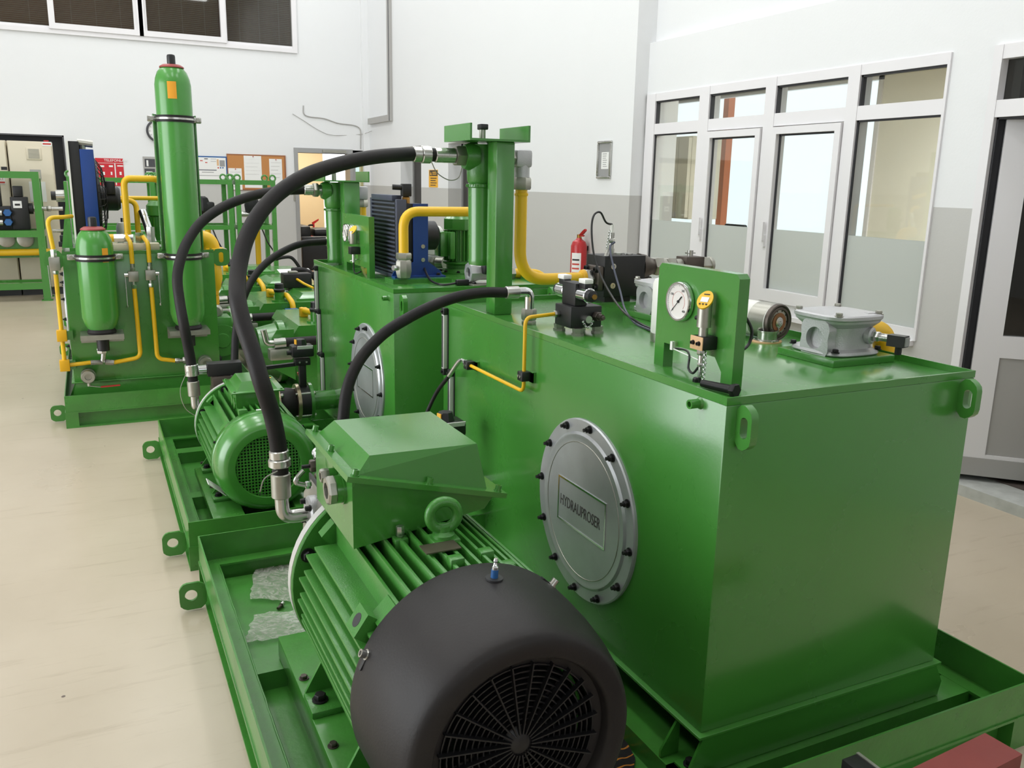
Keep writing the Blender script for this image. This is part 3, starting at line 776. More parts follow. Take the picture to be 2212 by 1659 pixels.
# thin black hose from that pipe
hs = V((AX0-.032, ycl.y+.012, ycl.z))
hp = [hs, V((AX0-.04, hs.y+.05, hs.z+.005)), P(970, 812, x=AX0-.06), P(945, 845, x=AX0-.08), P(925, 885, x=AX0-.11), P(908, 930, x=AX0-.15), P(897, 985, x=AX0-.2)]
th = thing('thin_black_hose', 'thin black hose hanging from the clamped yellow pipe of the nearest tank', 'hose', hp[-1], GA)
cp = catmull(hp, 8)
M().tube(cp[14:], .0085, 12).obj('hose', 'rubber', th)
M().tube(cp[8:17], .0095, 12).obj('ferrule', 'zinc', th)
M().tube(cp[:9], .006, 10).hexa(cp[0], cp[3], .012).obj('elbow_fitting', 'chrome', th)

# ---- gauge panel
gx0, gx1 = 1.478, 1.512
gy0, gy1 = 1.725, 2.075
gz1 = P(1433, 568, x=gx0).z
zarch = P(1470, 750, x=gx0).z
gp = thing('pressure_gauge_stand', 'green panel on two legs with one gauge and a yellow-faced sensor on the nearest tank', 'gauge stand', ((gx0+gx1)/2, (gy0+gy1)/2, ZP), GA)
lw = .045
prof = [(gy0, ZP), (gy0+lw, ZP), (gy0+lw, zarch-.035), (gy0+lw+.03, zarch), (gy1-lw-.03, zarch), (gy1-lw, zarch-.0), (gy1-lw, ZP), (gy1, ZP), (gy1, gz1-.012), (gy1-.012, gz1), (gy0+.012, gz1), (gy0, gz1-.012)]
M().prism([(gx0, a, b) for a, b in prof], (gx1-gx0, 0, 0)).obj('panel', 'green', gp)
gc = P(1474, 651, x=gx0); gr = .056
gg = M().lathe((gx0, gc.y, gc.z), (-1, 0, 0), [(gr*.94, 0), (gr, .003), (gr, .014), (gr*.96, .018), (gr*.88, .018), (gr*.86, .012), (.001, .012)], 48, cap=False).obj('pressure_gauge', 'chrome', gp)
fxx = gx0-.0125
M().lathe((fxx, gc.y, gc.z), (-1, 0, 0), [(gr*.86, 0), (gr*.86, .0006)], 40).obj('dial', 'gauge_face', gg)
q = M(); q2 = M()
for i in range(41):
    a = math.radians(225-270*i/40); rr = .82 if i % 5 else .76
    c0 = V((fxx-.0008, gc.y-math.cos(a)*gr*.84, gc.z+math.sin(a)*gr*.84)); c1 = V((fxx-.0008, gc.y-math.cos(a)*gr*rr, gc.z+math.sin(a)*gr*rr))
    q.bar(c0, c1, .0006, .0004)
for i in range(30):
    a0, a1 = [math.radians(220-260*k/30) for k in (i, i+1)]
    q2.bar((fxx-.0008, gc.y-math.cos(a0)*gr*.5, gc.z+math.sin(a0)*gr*.5), (fxx-.0008, gc.y-math.cos(a1)*gr*.5, gc.z+math.sin(a1)*gr*.5), .0009, .0004)
q.obj('scale_marks', 'ink', gg); q2.obj('red_scale', 'ink_red', gg)
a = math.radians(225)
tip = V((fxx-.002, gc.y-math.cos(a)*gr*.74, gc.z+math.sin(a)*gr*.74)); tail = V((fxx-.002, gc.y+math.cos(a)*gr*.4, gc.z-math.sin(a)*gr*.4))
M().bar(V((fxx-.002, gc.y, gc.z)), tip, .0018, .0008).bar(V((fxx-.002, gc.y, gc.z)), tail, .006, .0008).cyl((fxx-.004, gc.y, gc.z), (fxx, gc.y, gc.z), .004, 12).obj('needle', 'ink', gg)
for txt, ang, rr in (('0', 225, .62), ('100', 150, .64), ('200', 60, .64), ('400', -45, .64)):
    a = math.radians(ang)
    text_mesh(txt, .0095, (fxx-.001, gc.y-math.cos(a)*gr*rr, gc.z+math.sin(a)*gr*rr), (0, -1, 0), (0, 0, 1), 'ink', gg, depth=.0002)
# pressure sensor with yellow display
sx = gx0-.03; sy = P(1521, 690, x=sx).y; ztop = P(1525, 640, x=sx).z; zmid = P(1521, 690, x=sx).z
n_ = V((-.62, -.34, .70)).normalized()
zcut = zmid+.05
def slant(r, zc0, k=1.0, n=28):
    return [V((sx+r*math.cos(t)*k, sy+r*math.sin(t)*k, zc0-(n_.x*r*k*math.cos(t)+n_.y*r*k*math.sin(t))/n_.z)) for t in [2*math.pi*i/n for i in range(n)]]
q = M(); lo = [V((sx+.019*math.cos(t), sy+.019*math.sin(t), zmid-.02)) for t in [2*math.pi*i/28 for i in range(28)]]
q.add(lo+slant(.019, zcut), [(i, (i+1) % 28, 28+(i+1) % 28, 28+i) for i in range(28)]+[tuple(reversed(range(28))), tuple(range(28, 56))])
sn = q.obj('sensor_body', 'zinc_dull', gp)
M().prism(slant(.021, zcut), n_*.005).obj('display_head', 'yellow', sn)
cc = V((sx, sy, zcut))+n_*.005
b_ = (V((0, 0, 1))-n_*n_.z).normalized(); a_ = b_.cross(n_)
M().obox(cc+n_*.0006-b_*.001, a_, b_, n_, .0105, .008, .0008).obj('display_screen', 'white_plastic', sn)
M().obox(cc+n_*.0004+b_*.017, a_, b_, n_, .008, .0015, .0005).obj('maker_mark', 'ink', sn)
for dx_ in (-.009, 0, .009):
    M().cyl(cc+a_*dx_-b_*.016, cc+n_*.002+a_*dx_-b_*.016, .0024, 8).obj('button', 'ink', sn)
M().cyl((sx, sy+.019, zmid+.0), (sx, sy+.034, zmid+.0), .006, 12).obj('side_plug', 'dark_bolt', sn)
M().cyl((sx, sy, zmid-.045), (sx, sy, zmid-.02), .013, 18).obj('collar', 'zinc_dull', sn)
zc_ = zmid-.062
M().box(sx-.018, gx0, sy-.025, sy+.025, zc_-.018, zc_+.018, .003).obj('mount_clamp', 'black_plastic', gp)
M().box(sx-.021, sx-.018, sy-.026, sy+.026, zc_-.018, zc_+.018, .001).obj('clamp_plate', 'tan_gasket', gp)
for dy in (-.012, .012):
    capscrew(gp, (sx-.021, sy+dy, zc_), (-1, 0, 0), .005, .008)
M().hexa((sx, sy, zc_-.018), (sx, sy, zc_-.034), .013).cyl((sx, sy, zc_-.034), (sx, sy, zc_-.055), .009, 14).hexa((sx, sy, zc_-.055), (sx, sy, zc_-.066), .01).cyl((sx, sy, zc_-.066), (sx, sy, zc_-.095), .0065, 12).obj('lower_fitting', 'zinc', gp)
q = M()
for i in range(16):
    q.torus((sx-.004, sy-.02, zc_-.022-.0065*i), (1, 0, 0) if i % 2 else (0, 1, 0), .0042, .0013, 10, 5)
q.obj('chain', 'chrome', gp)
M().lathe((sx-.004, sy-.02, zc_-.145), (0, 0, 1), [(.01, 0), (.012, .004), (.012, .016), (.006, .018), (.004, .03)], 18).obj('dust_cap', 'zinc', gp)
M().lathe((sx+.0, sy+.012, zc_-.122), (0, 0, 1), [(.009, 0), (.012, .006), (.012, .02), (.009, .024)], 6).obj('black_knob', 'black_plastic', gp)
# cable loop below the sensor and behind the panel
cab = [V((sx, sy, zc_-.095)), V((sx, sy+.004, zc_-.115)), P(1512, 792, x=sx), P(1497, 806, x=sx), P(1487, 795, x=sx), P(1489, 770, x=sx+.015), P(1482, 757, x=gx1+.02), P(1455, 752, x=gx1+.04)]
M().tube(catmull(cab, 8), .0033, 8).obj('sensor_cable', 'black_plastic', gp)
M().tube(smooth_path([V((gx0-.012, gc.y+.02, zarch-.006)), V((gx0-.012, sy, zarch-.02))], .01), .0018, 8).box(gx0-.018, gx0-.008, gc.y+.01, gc.y+.02, zarch-.01, zarch+.014).obj('cable_tie', 'white_plastic', gp)

# loose bolt on the tank top near the corner
lb = thing('loose_bolt', 'black hex bolt lying loose at the front corner of the nearest tank', 'bolt', (1.43, 1.70, ZP))
b0 = V((1.415, 1.765, ZP+.013)); b1 = V((1.432, 1.668, ZP+.016)); dd_ = (b1-b0).normalized()
M().cyl(b0, b1, .010, 16, r1=.012).obj('shank', 'dark_bolt', lb)
M().hexa(b1, b1+dd_*.016, .018).obj('head', 'dark_bolt', lb)

# ---- cast aluminium return filter housing at the right front of the tank top
hx, hy = 2.075, 1.955
fh = thing('filter_housing', 'large cast aluminium filter housing with bolted lid at the front right of the nearest tank', 'filter', (hx, hy, ZP), GA)
M().box(hx-.125, hx+.13, hy-.12, hy+.115, ZP, ZP+.022, .002).obj('base_plate', 'green', fh)
def sq(r, c, z, n=40, p=4.0):
    out = []
    for i in range(n):
        t = 2*math.pi*i/n; ct, st = math.cos(t), math.sin(t)
        k = r/((abs(ct)**p+abs(st)**p)**(1/p)); out.append(V((c[0]+k*ct, c[1]+k*st, z)))
    return out
def loft(q, loops):
    n = len(loops[0]); vs = [p for l in loops for p in l]; fs = []
    for j in range(len(loops)-1):
        for i in range(n): fs.append((j*n+i, j*n+(i+1) % n, (j+1)*n+(i+1) % n, (j+1)*n+i))
    fs += [tuple(reversed(range(n))), tuple(range((len(loops)-1)*n, len(loops)*n))]
    return q.add(vs, fs)
z = ZP+.022
loft(M(), [sq(.105, (hx, hy), z+.002), sq(.108, (hx, hy), z+.006), sq(.105, (hx, hy), z+.014), sq(.088, (hx, hy), z+.02), sq(.084, (hx, hy), z+.06), sq(.088, (hx, hy), z+.085), sq(.104, (hx, hy), z+.1), sq(.106, (hx, hy), z+.108)]).obj('housing_body', 'cast_alu', fh)
loft(M(), [sq(.108, (hx, hy), z+.109), sq(.11, (hx, hy), z+.112), sq(.11, (hx, hy), z+.121), sq(.105, (hx, hy), z+.125), sq(.05, (hx, hy), z+.129)]).obj('lid', 'cast_alu', fh)
for sx_, sy_ in ((-.082, -.082), (.082, -.082), (-.082, .082), (.082, .082)):
    bolt(fh, (hx+sx_, hy+sy_, z+.123), (0, 0, 1), .0105, .009, 'zinc_dull')
    bolt(fh, (hx+sx_*1.07, hy+sy_*1.07, z+.014), (0, 0, 1), .009, .009, 'dark_bolt')
# square inlet flange with bore facing the tank length, towards -x
M().box(hx+.04, hx+.075, hy-.08, hy-.05, z+.112, z+.128).obj('cast_mark', 'cast_alu', fh)
q = M(); n = 32; fo = []; fi = []
fc = V((hx-.105, hy-.015, z+.05))
for i in range(n):
    t = 2*math.pi*i/n
    k = .062*(1-.13*math.cos(4*t)) if True else 0
    fo.append(fc+V((0, k*math.cos(t), k*math.sin(t)))); fi.append(fc+V((0, .034*math.cos(t), .034*math.sin(t))))
q.ring(fo, fi, (.03, 0, 0)).obj('inlet_flange', 'cast_alu', fh)
M().lathe(fc+V((.006, 0, 0)), (1, 0, 0), [(.034, 0), (.034, .04), (.001, .041)], 24, cap=False).cyl(fc+V((.028, 0, 0)), fc+V((.05, 0, 0)), .045, 24).obj('inlet_bore', 'cast_alu', fh)
# indicator switch on the front side
ic = V((hx+.05, hy-.088, z+.06))
M().lathe(ic, (0.3, -1, 0), [(.026, -.01), (.026, .006), (.02, .01)], 20).obj('switch_boss', 'cast_alu', fh)
d_ = V((.3, -1, 0)).normalized()
M().hexa(ic+d_*.008, ic+d_*.03, .016).cyl(ic+d_*.03, ic+d_*.06, .012, 14).obj('indicator_switch', 'zinc', fh)
M().obox(ic+d_*.085+V((0, 0, -.004)), d_, (0, 0, 1), d_.cross(V((0, 0, 1))), .026, .017, .017).obj('plug', 'black_plastic', fh)
M().obox(ic+d_*.112+V((0, 0, -.004)), d_, (0, 0, 1), d_.cross(V((0, 0, 1))), .003, .013, .013).obj('plug_window', 'grey_label', fh)
M().cyl(ic+d_*.09+V((0, 0, -.02)), ic+d_*.09+V((0, 0, -.045)), .01, 10).obj('cable_gland', 'black_plastic', fh)
# yellow elbow from the housing over the tank edge
ye = thing('yellow_elbow_pipe', 'thick yellow elbow pipe going over the right edge of the nearest tank', 'pipe', (2.29, 1.93, .95), GA)
pts = [V((hx+.07, hy+.0, z+.055)), V((AX1+.05, hy+.0, z+.055)), V((AX1+.055, hy+.0, z-.12)), V((AX1+.055, hy+.0, .75))]
M().tube(smooth_path(pts, .075, 8), .036, 20).obj('elbow', 'yellow', ye)
M().box(AX1+.005, AX1+.12, hy-.06, hy+.06, z-.075, z-.045, .004).obj('pipe_flange', 'yellow', ye)
for i, dy in enumerate((-.045, .045)):
    bolt(ye, (AX1+.1, hy+dy, z-.045), (0, 0, 1), .009, .009, 'zinc_dull')

# second aluminium housing farther back, with white spin-on filter in front of it
hx2, hy2 = 2.06, 2.85
f2 = thing('filter_housing', 'aluminium filter housing half hidden behind the gauge panel', 'filter', (hx2, hy2, ZP), GA)
M().box(hx2-.12, hx2+.12, hy2-.11, hy2+.11, ZP, ZP+.022, .002).obj('base_plate', 'green', f2)
loft(M(), [sq(.1, (hx2, hy2), z+.002), sq(.1, (hx2, hy2), z+.014), sq(.084, (hx2, hy2), z+.02), sq(.084, (hx2, hy2), z+.085), sq(.1, (hx2, hy2), z+.1), sq(.1, (hx2, hy2), z+.108)]).obj('housing_body', 'cast_alu', f2)
loft(M(), [sq(.104, (hx2, hy2), z+.109), sq(.104, (hx2, hy2), z+.121), sq(.05, (hx2, hy2), z+.127)]).obj('lid', 'cast_alu', f2)
for sx_, sy_ in ((-.078, -.078), (.078, -.078), (-.078, .078), (.078, .078)):
    bolt(f2, (hx2+sx_, hy2+sy_, z+.123), (0, 0, 1), .0105, .009, 'zinc_dull')
fc2 = V((hx2-.103, hy2-.01, z+.05)); fo = []; fi = []
for i in range(n):
    t = 2*math.pi*i/n; k = .06*(1-.13*math.cos(4*t))
    fo.append(fc2+V((0, k*math.cos(t), k*math.sin(t)))); fi.append(fc2+V((0, .034*math.cos(t), .034*math.sin(t))))
M().ring(fo, fi, (.03, 0, 0)).obj('inlet_flange', 'cast_alu', f2)
M().lathe(fc2+V((.006, 0, 0)), (1, 0, 0), [(.034, 0), (.034, .04), (.001, .041)], 24, cap=False).cyl(fc2+V((.028, 0, 0)), fc2+V((.05, 0, 0)), .045, 24).obj('inlet_bore', 'cast_alu', f2)
wf = P(1421, 680, z=ZP+.13)
wfx, wfy = 1.80, 2.48
ws = thing('spin_on_filter', 'white upright filter canister partly behind the gauge panel of the nearest tank', 'filter', (wfx, wfy, ZP), GA)
wc = P(1437, 737, z=ZP)
ws.location = (wc.x, wc.y, ZP); ORG[ws] = V((wc.x, wc.y, ZP))
M().lathe((wc.x, wc.y, ZP), (0, 0, 1), [(.05, 0), (.052, .01), (.052, .03)], 32).obj('filter_base', 'zinc_dull', ws)
M().lathe((wc.x, wc.y, ZP+.03), (0, 0, 1), [(.05, 0), (.052, .004), (.052, .165), (.046, .18), (.03, .187)], 32).obj('canister', 'white_paint', ws)

# spin-on filter lying on its side, open end towards the camera
so = P(1684, 696, z=ZP+.066)
sf = thing('spare_filter', 'loose spin-on filter cartridge lying on its side with its open end showing', 'filter', (so.x, so.y, ZP))
sd = V((.12, -1, 0)).normalized(); r_ = .062
pc = V((so.x, so.y, ZP+r_+.003))-sd*.07
M().lathe(pc-sd*.12, sd, [(.02, 0), (r_*.8, .004), (r_, .02), (r_, .175)], 40).obj('canister', 'white_paint', sf)
M().lathe(pc+sd*.055, sd, [(r_+.002, 0), (r_+.003, .006), (r_, .014), (r_-.004, .016), (r_-.008, .012), (r_-.012, .017), (r_-.018, .017), (r_-.02, .011)], 40, cap=False).obj('end_rim', 'steel_dark', sf)
M().lathe(pc+sd*.055, sd, [(r_-.012, .004), (r_-.016, .0115), (.012, .0115)], 40).obj('end_plate', 'zinc_dull', sf)
M().lathe(pc+sd*.066, sd, [(.032, 0), (.033, .003), (.02, .003), (.019, 0)], 32, cap=False).obj('gasket_ring', 'wood', sf)
M().lathe(pc+sd*.066, sd, [(.018, 0), (.018, .004), (.006, .006)], 20).obj('thread_boss', 'zinc', sf)
a_, b_, _ = basis(sd)
for i in range(10):
    t = 2*math.pi*i/10
    M().cyl(pc+sd*.066+(a_*math.cos(t)+b_*math.sin(t))*.04, pc+sd*.0675+(a_*math.cos(t)+b_*math.sin(t))*.04, .003, 8).obj('inlet_hole', 'ink', sf)
lab = []
M().lathe(pc-sd*.02, sd, [(r_+.0006, 0), (r_+.0006, .07)], 40, cap=False).obj('label_band', 'zinc_dull', sf)

# filler neck with chained cap
fn = P(1656, 738, z=ZP)
fl = thing('filler_neck', 'open zinc filler neck with tan gasket beside the loose spin-on filter', 'filler neck', (fn.x, fn.y, ZP), GA)
M().prism([V((fn.x, fn.y, ZP))+V((.052*math.cos(t)*1.05, .045*math.sin(t), 0)) for t in [k*math.pi/10 for k in range(20)]], (0, 0, .004)).obj('gasket', 'tan_gasket', fl)
M().lathe((fn.x, fn.y, ZP+.004), (0, 0, 1), [(.042, 0), (.042, .004), (.033, .006), (.033, .03), (.036, .032), (.036, .036), (.03, .036), (.029, .01), (.001, .01)], 32, cap=False).obj('neck', 'zinc', fl)
for t in (0.3, 2.4, 4.5):
    capscrew(fl, (fn.x+.044*math.cos(t), fn.y+.04*math.sin(t), ZP+.005), (0, 0, 1), .004, .004, 'zinc')
q = M(); e0 = V((fn.x+.03, fn.y, ZP+.036)); e1 = pc+sd*.075
for i in range(14):
    c_ = e0.lerp(e1, i/13)+V((0, 0, -.02*math.sin(math.pi*i/13)))
    q.torus(c_, (1, 0, 0) if i % 2 else (0, 1, 1), .004, .0012, 8, 5)
q.obj('chain', 'chrome', fl)
# black cable loop behind the panel
cb = [V((gx1+.002, 1.80, 1.20)), P(1602, 757, x=1.56), P(1618, 742, x=1.59), P(1624, 715, x=1.6), P(1612, 688, x=1.58), P(1598, 672, x=1.55), V((gx1+.002, 1.80, 1.345))]
ck = M().tube(catmull(cb, 8), .0045, 10).obj('black_cable', 'black_plastic'); tag(ck, 'black cable looping out behind the nearest gauge panel beside the filler neck', 'cable', GA)
# yellow elbow behind the panel (short piece of the other return pipe)
y2 = thing('yellow_elbow_pipe', 'yellow elbow pipe end seen between the gauge panel and the loose filter', 'pipe', (2.3, 2.82, .8), GA)
M().tube(smooth_path([V((hx2+.07, hy2, z+.055)), V((AX1+.05, hy2, z+.055)), V((AX1+.055, hy2, z-.15)), V((AX1+.055, hy2, .75))], .08, 8), .036, 20).obj('elbow', 'yellow', y2)
M().box(AX1+.005, AX1+.12, hy2-.06, hy2+.06, z-.075, z-.045, .004).obj('pipe_flange', 'yellow', y2)

# ---- electric motors
def motor(label, m_, c_, yf, yd, R, cowl_m, group, foot_z, plate, big):
    """motor along y; yf fan-cowl front (hub), yd drive-end flange; R cowl radius; foot_z top of the base plate"""
    t = thing('electric_motor', label, 'motor', (m_, (yf+yd)/2, plate[4]), group)
    k = R/.293
    L = yd-yf
    yr = yf+(.30 if big else .17)*1.0          # rear rim of the fan cowl
    ax = (0, 1, 0)
    base = lambda y: V((m_, y, c_))
    # frame
    M().lathe(base(yr-.03*k), ax, [(R*.66, 0), (R*.69, .02), (R*.69, yd-yr-.02), (R*.64, yd-yr+.03*k)], 40).obj('frame', 'green_cast', t)
    # cooling fins
    y0, y1 = yr-.02*k, yd-.075*k
    ri, ro = R*.66, R*.985
    th = .0035*k+.0008
    nf = 12 if big else 10
    for side in (-1, 1):
        for i in range(nf):
            dz = (-.80+1.42*i/(nf-1))*R*.86
            xi = math.sqrt(max(ri*ri-dz*dz, 0)); xo = math.sqrt(max(ro*ro-dz*dz, 0.0004))
            if xo-xi < .02: xi = xo-.05*k
            ye = y1-(.03*k if i % 2 else 0)
            x_a, x_b = sorted((m_+side*xi*.97, m_+side*xo))
            M().box(x_a, x_b, y0, ye, c_+dz-th, c_+dz+th, .0012).obj('fin', 'green_cast', t)
    nt_ = 13 if big else 11
    for i in range(nt_):
        dx = (-1+2*i/(nt_-1))*R*.60
        zi = math.sqrt(max(ri*ri-dx*dx, 0)); zo = math.sqrt(ro*ro-dx*dx)
        M().box(m_+dx-th, m_+dx+th, y0, y1, c_+zi*.97, c_+zo, .0012).obj('fin', 'green_cast', t)
        if i % 2 == 0:
            M().box(m_+dx-th, m_+dx+th, y0, y1, c_-zo, c_-zi*.97).obj('fin', 'green_cast', t)
    # drive-end flange: a thick ring standing clear of the frame on ribs
    Rf = R*1.0
    M().lathe(base(yd-.022*k), ax, [(R*.62, 0), (Rf*.99, 0), (Rf, .003), (Rf, .026*k), (Rf*.9, .03*k), (R*.5, .03*k)], 56).obj('drive_end_flange', 'green_cast', t)
    M().lathe(base(yd+.0085*k), ax, [(Rf*.985, -.016*k), (Rf*1.006, -.015*k), (Rf*1.006, .018*k), (Rf*.985, .019*k)], 56).obj('spigot_glint_ring', 'gauge_alu', t)  # spigot ring in pale metal; its colour carries the gate's reflection
    for i in range(8):
        a = math.pi/8+i*math.pi/4
        pa = base(yd-.022*k)+V((math.cos(a), 0, math.sin(a)))*R*.9
        bolt(t, pa, (0, -1, 0), .016*k, .012*k)
    for i in range(4):
        a = math.pi/4+i*math.pi/2
        u = V((math.cos(a), 0, math.sin(a)))
        M().obox(base(yd-.06*k)+u*R*.82, u, ax, u.cross(V(ax)), R*.1, .045*k, .016*k).obj('end_rib', 'green_cast', t)
        M().obox(base(y0+.05*k)+u*R*.88, u, ax, u.cross(V(ax)), R*.1, .035*k, .03*k).obj('frame_boss', 'green_cast', t)
        M().obox(base(y1-.01*k)+u*R*.88, u, ax, u.cross(V(ax)), R*.1, .02*k, .026*k).obj('frame_boss', 'green_cast', t)
    # feet on a base plate
    px0, px1, py0, py1, pz0, pz1 = plate
    if big:
        M().box(px0, px1, py0, py1, pz0, pz1, .004).obj('base_plate', 'green_tray', t)
    else:
        M().box(px0, px0+.14, py0, py1, pz0, pz1, .004).obj('base_rail', 'green_tray', t)
        M().box(px1-.14, px1, py0, py1, pz0, pz1, .004).obj('base_rail', 'green_tray', t)
    for s in (-1, 1):
        for fy in (y0+.10*k, y1-.08*k):
            xa, xb = sorted((m_+s*R*.5, m_+s*R*.98))
            M().box(xa, xb, fy-.055*k, fy+.055*k, pz1, pz1+.02*k, .003).obj('foot', 'green_cast', t)
            tip = m_+s*R*.98; inn = m_+s*R*.55
            M().prism([(tip-s*.004, fy+.05*k, pz1+.02*k), (inn, fy+.05*k, pz1+.02*k), (inn, fy+.05*k, c_-R*.45), (inn+s*R*.12, fy+.05*k, c_-R*.45)], (0, .009, 0)).obj('foot_gusset', 'green_cast', t)
            bolt(t, (m_+s*R*.86, fy, pz1+.02*k), (0, 0, 1), .017*k, .016*k)
            bolt(t, (m_+s*R*.9 if s < 0 else m_+s*R*.9, fy+.22*k if fy < (y0+y1)/2 else fy+.16*k, pz1), (0, 0, 1), .011*k, .009*k, 'steel_dark')
    # fan cowl
    if big:
        prof = [(R*1.0, yr-yf), (R*1.005, yr-yf-.01), (R*1.0, .22), (R*.985, .15), (R*.955, .085), (R*.915, .035), (R*.89, .016), (R*.865, .006), (R*.84, .002), (R*.735, 0), (R*.715, .003), (R*.70, .010), (R*.69, .03), (R*.62, .034), (R*.615, .04), (R*.7, .05), (R*.86, .08), (R*.95, .17), (R*.97, yr-yf)]
        cw = M().lathe(base(yf), ax, prof, 72, cap=False).obj('fan_cowl', cowl_m, t)
        gr_ = R*.62; gy = yf+.03
        for i in range(11):
            rr = gr_*(.24+.76*i/10)
            M().lathe(base(gy), ax, [(rr, 0), (rr, .014), (rr-.003, .014), (rr-.003, 0), (rr, 0)], 56, cap=False).obj('grille_ring', 'black_plastic', cw)
        for i in range(24):
            a = 2*math.pi*(i+.5)/24; u = V((math.cos(a), 0, math.sin(a))); w_ = u.cross(V(ax))
            M().obox(base(gy-.003)+u*gr_*.585, u, ax, w_, gr_*.45, .007, .0016).obj('grille_spoke', 'black_plastic', cw)
        M().lathe(base(gy-.008), ax, [(gr_*.10, 0), (gr_*.13, .003), (gr_*.2, .008), (gr_*.24, .016)], 28).obj('grille_hub', 'black_plastic', cw)
        # painted endshield and fan seen through the grille
        M().lathe(base(yf+.075), ax, [(gr_*.97, 0), (gr_*.98, .004), (gr_*.93, .004), (gr_*.92, 0)], 48, cap=False).obj('fan_shroud_ring', 'green_cast', cw)
        M().lathe(base(yf+.13), ax, [(R*.2, -.04), (R*.24, 0), (R*.74, .01), (R*.74, .02)], 32).obj('fan_disc', 'black_plastic', cw)
        for i in range(9):
            a = 2*math.pi*i/9; u = V((math.cos(a), 0, math.sin(a)))
            M().obox(base(yf+.10)+u*R*.48, u, ax, u.cross(V(ax)), R*.24, .03, .003).obj('fan_blade', 'black_plastic', cw)
        for a_deg in (152, 88, 47, 270):
            a = math.radians(a_deg); u = V((math.cos(a), 0, math.sin(a)))
            if a_deg == 88: continue
            capscrew(t, base(yr-.028)+u*R*1.0, u, .0095, .018, 'zinc', 'cowl_screw')
            M().obox(base(yr-.028)+u*R*1.003+u.cross(V(ax))*.022, u, ax, u.cross(V(ax)), .0015, .006, .014).obj('screw_slot', 'ink', cw)
        u = V((math.cos(math.radians(86)), 0, math.sin(math.radians(86))))
        pg = base(yr-.085)+u*R*1.0
        M().lathe(pg, u, [(.02, -.01), (.02, .0025), (.001, .0028)], 24).obj('access_hole', 'ink', cw)
        M().cyl(pg, pg+u*.022, .0085, 14).obj('nipple_pipe', 'blue_plastic', cw)
        M().lathe(pg+u*.022, u, [(.008, 0), (.008, .006), (.005, .01), (.004, .017), (.0055, .02), (.004, .026)], 12).obj('grease_nipple', 'chrome', cw)
    else:
        prof = [(R*.99, yr-yf), (R*1.0, yr-yf-.004), (R*1.0, yr-yf-.045), (R*.985, yr-yf-.05), (R*.985, yr-yf-.062), (R*.98, .07), (R*.9, .02), (R*.8, .002), (R*.76, 0), (R*.635, 0), (R*.62, .006), (R*.62, .02), (R*.78, .03), (R*.95, .09), (R*.96, yr-yf)]
        cw = M().lathe(base(yf), ax, prof, 64, cap=False).obj('fan_cowl', cowl_m, t)
        gr_ = R*.62; gy = yf+.008
        # punched square-hole grille: two sets of flat bars
        n_ = 20
        for i in range(n_):
            d = (-1+2*(i+.5)/n_)*gr_; h = math.sqrt(gr_*gr_-d*d)
            M().box(m_+d-.0028, m_+d+.0028, gy, gy+.002, c_-h, c_+h).obj('grille_bar', cowl_m, cw)
            M().box(m_-h, m_+h, gy+.0003, gy+.0023, c_+d-.0028, c_+d+.0028).obj('grille_bar', cowl_m, cw)
        M().lathe(base(yf+.03), ax, [(R*.6, 0), (R*.3, .004), (R*.12, -.012), (R*.1, -.014)], 32).obj('fan', 'black_plastic', cw)
        M().cyl(base(yf+.01), base(yf+.016), R*.08, 16).obj('fan_hub', 'green_cast', cw)
        M().box(m_-.02, m_+.02, yr-.025, yr-.01, c_+R*.995, c_+R*1.004).obj('warning_sticker', 'paper', cw)
        for a_deg in (155, 35):
            a = math.radians(a_deg); u = V((math.cos(a), 0, math.sin(a)))
            capscrew(t, base(yr-.02)+u*R, u, .006, .006, 'dark_bolt', 'cowl_screw')
    return t

MA, CA, RA = .734, .492, .293
motA = motor('large green electric motor with black fan cowl beside the nearest tank', MA, CA, 1.405, 2.35, RA, 'cowl', GA, .2, (.447, 1.022, 1.50, 2.635, .112, .185), True)
# lifting eye
eb = V((MA, 1.88, CA+RA*.985))
M().box(eb.x-.035, eb.x+.035, eb.y-.03, eb.y+.03, eb.z-.05, eb.z+.006, .004).obj('lifting_boss', 'green_cast', motA)
ebo = M().lathe(eb+V((0, 0, .006)), (0, 0, 1), [(.028, 0), (.028, .008), (.018, .016), (.018, .03)], 24).torus(eb+V((0, 0, .062)), (.1, 1, 0), .036, .0135, 36, 12).obj('eye_bolt', 'green_cast', motA)
# steel tag plate and bosses between the fins
tp = P(931, 1187, z=CA+RA*.95)
M().obox((MA-.03, 1.825, CA+RA*1.0), (1, 0, 0), (0, 1, .0), (0, 0, 1), .045, .026, .0015).obj('tag_plate', 'brown_steel', motA)
for bx, by, hh in ((MA-.085, 1.965, .0), (MA+.07, 1.78, 0.01), (MA+.11, 1.74, .0), (MA-.02, 1.75, .012)):
    bz = CA+math.sqrt((RA*.98)**2-(bx-MA)**2)
    M().box(bx-.018, bx+.018, by-.016, by+.016, bz-.05, bz+hh, .004).obj('frame_boss', 'green_cast', motA)
M().hexa((MA-.085, 1.965, CA+RA*.94), (MA-.085, 1.965, CA+RA*.94+.028), .011).obj('earth_screw', 'zinc', motA)
# square boss with threaded hole on the upper left of the frame
u = V((-.82, 0, .57)).normalized()
sb = V((MA, 1.765, CA))+u*RA*.93
M().obox(sb, u, (0, 1, 0), u.cross(V((0, 1, 0))), .04, .034, .03).obj('sensor_boss', 'green_cast', motA)
M().cyl(sb+u*.036, sb+u*.0405, .017, 20).obj('threaded_hole', 'ink', motA)

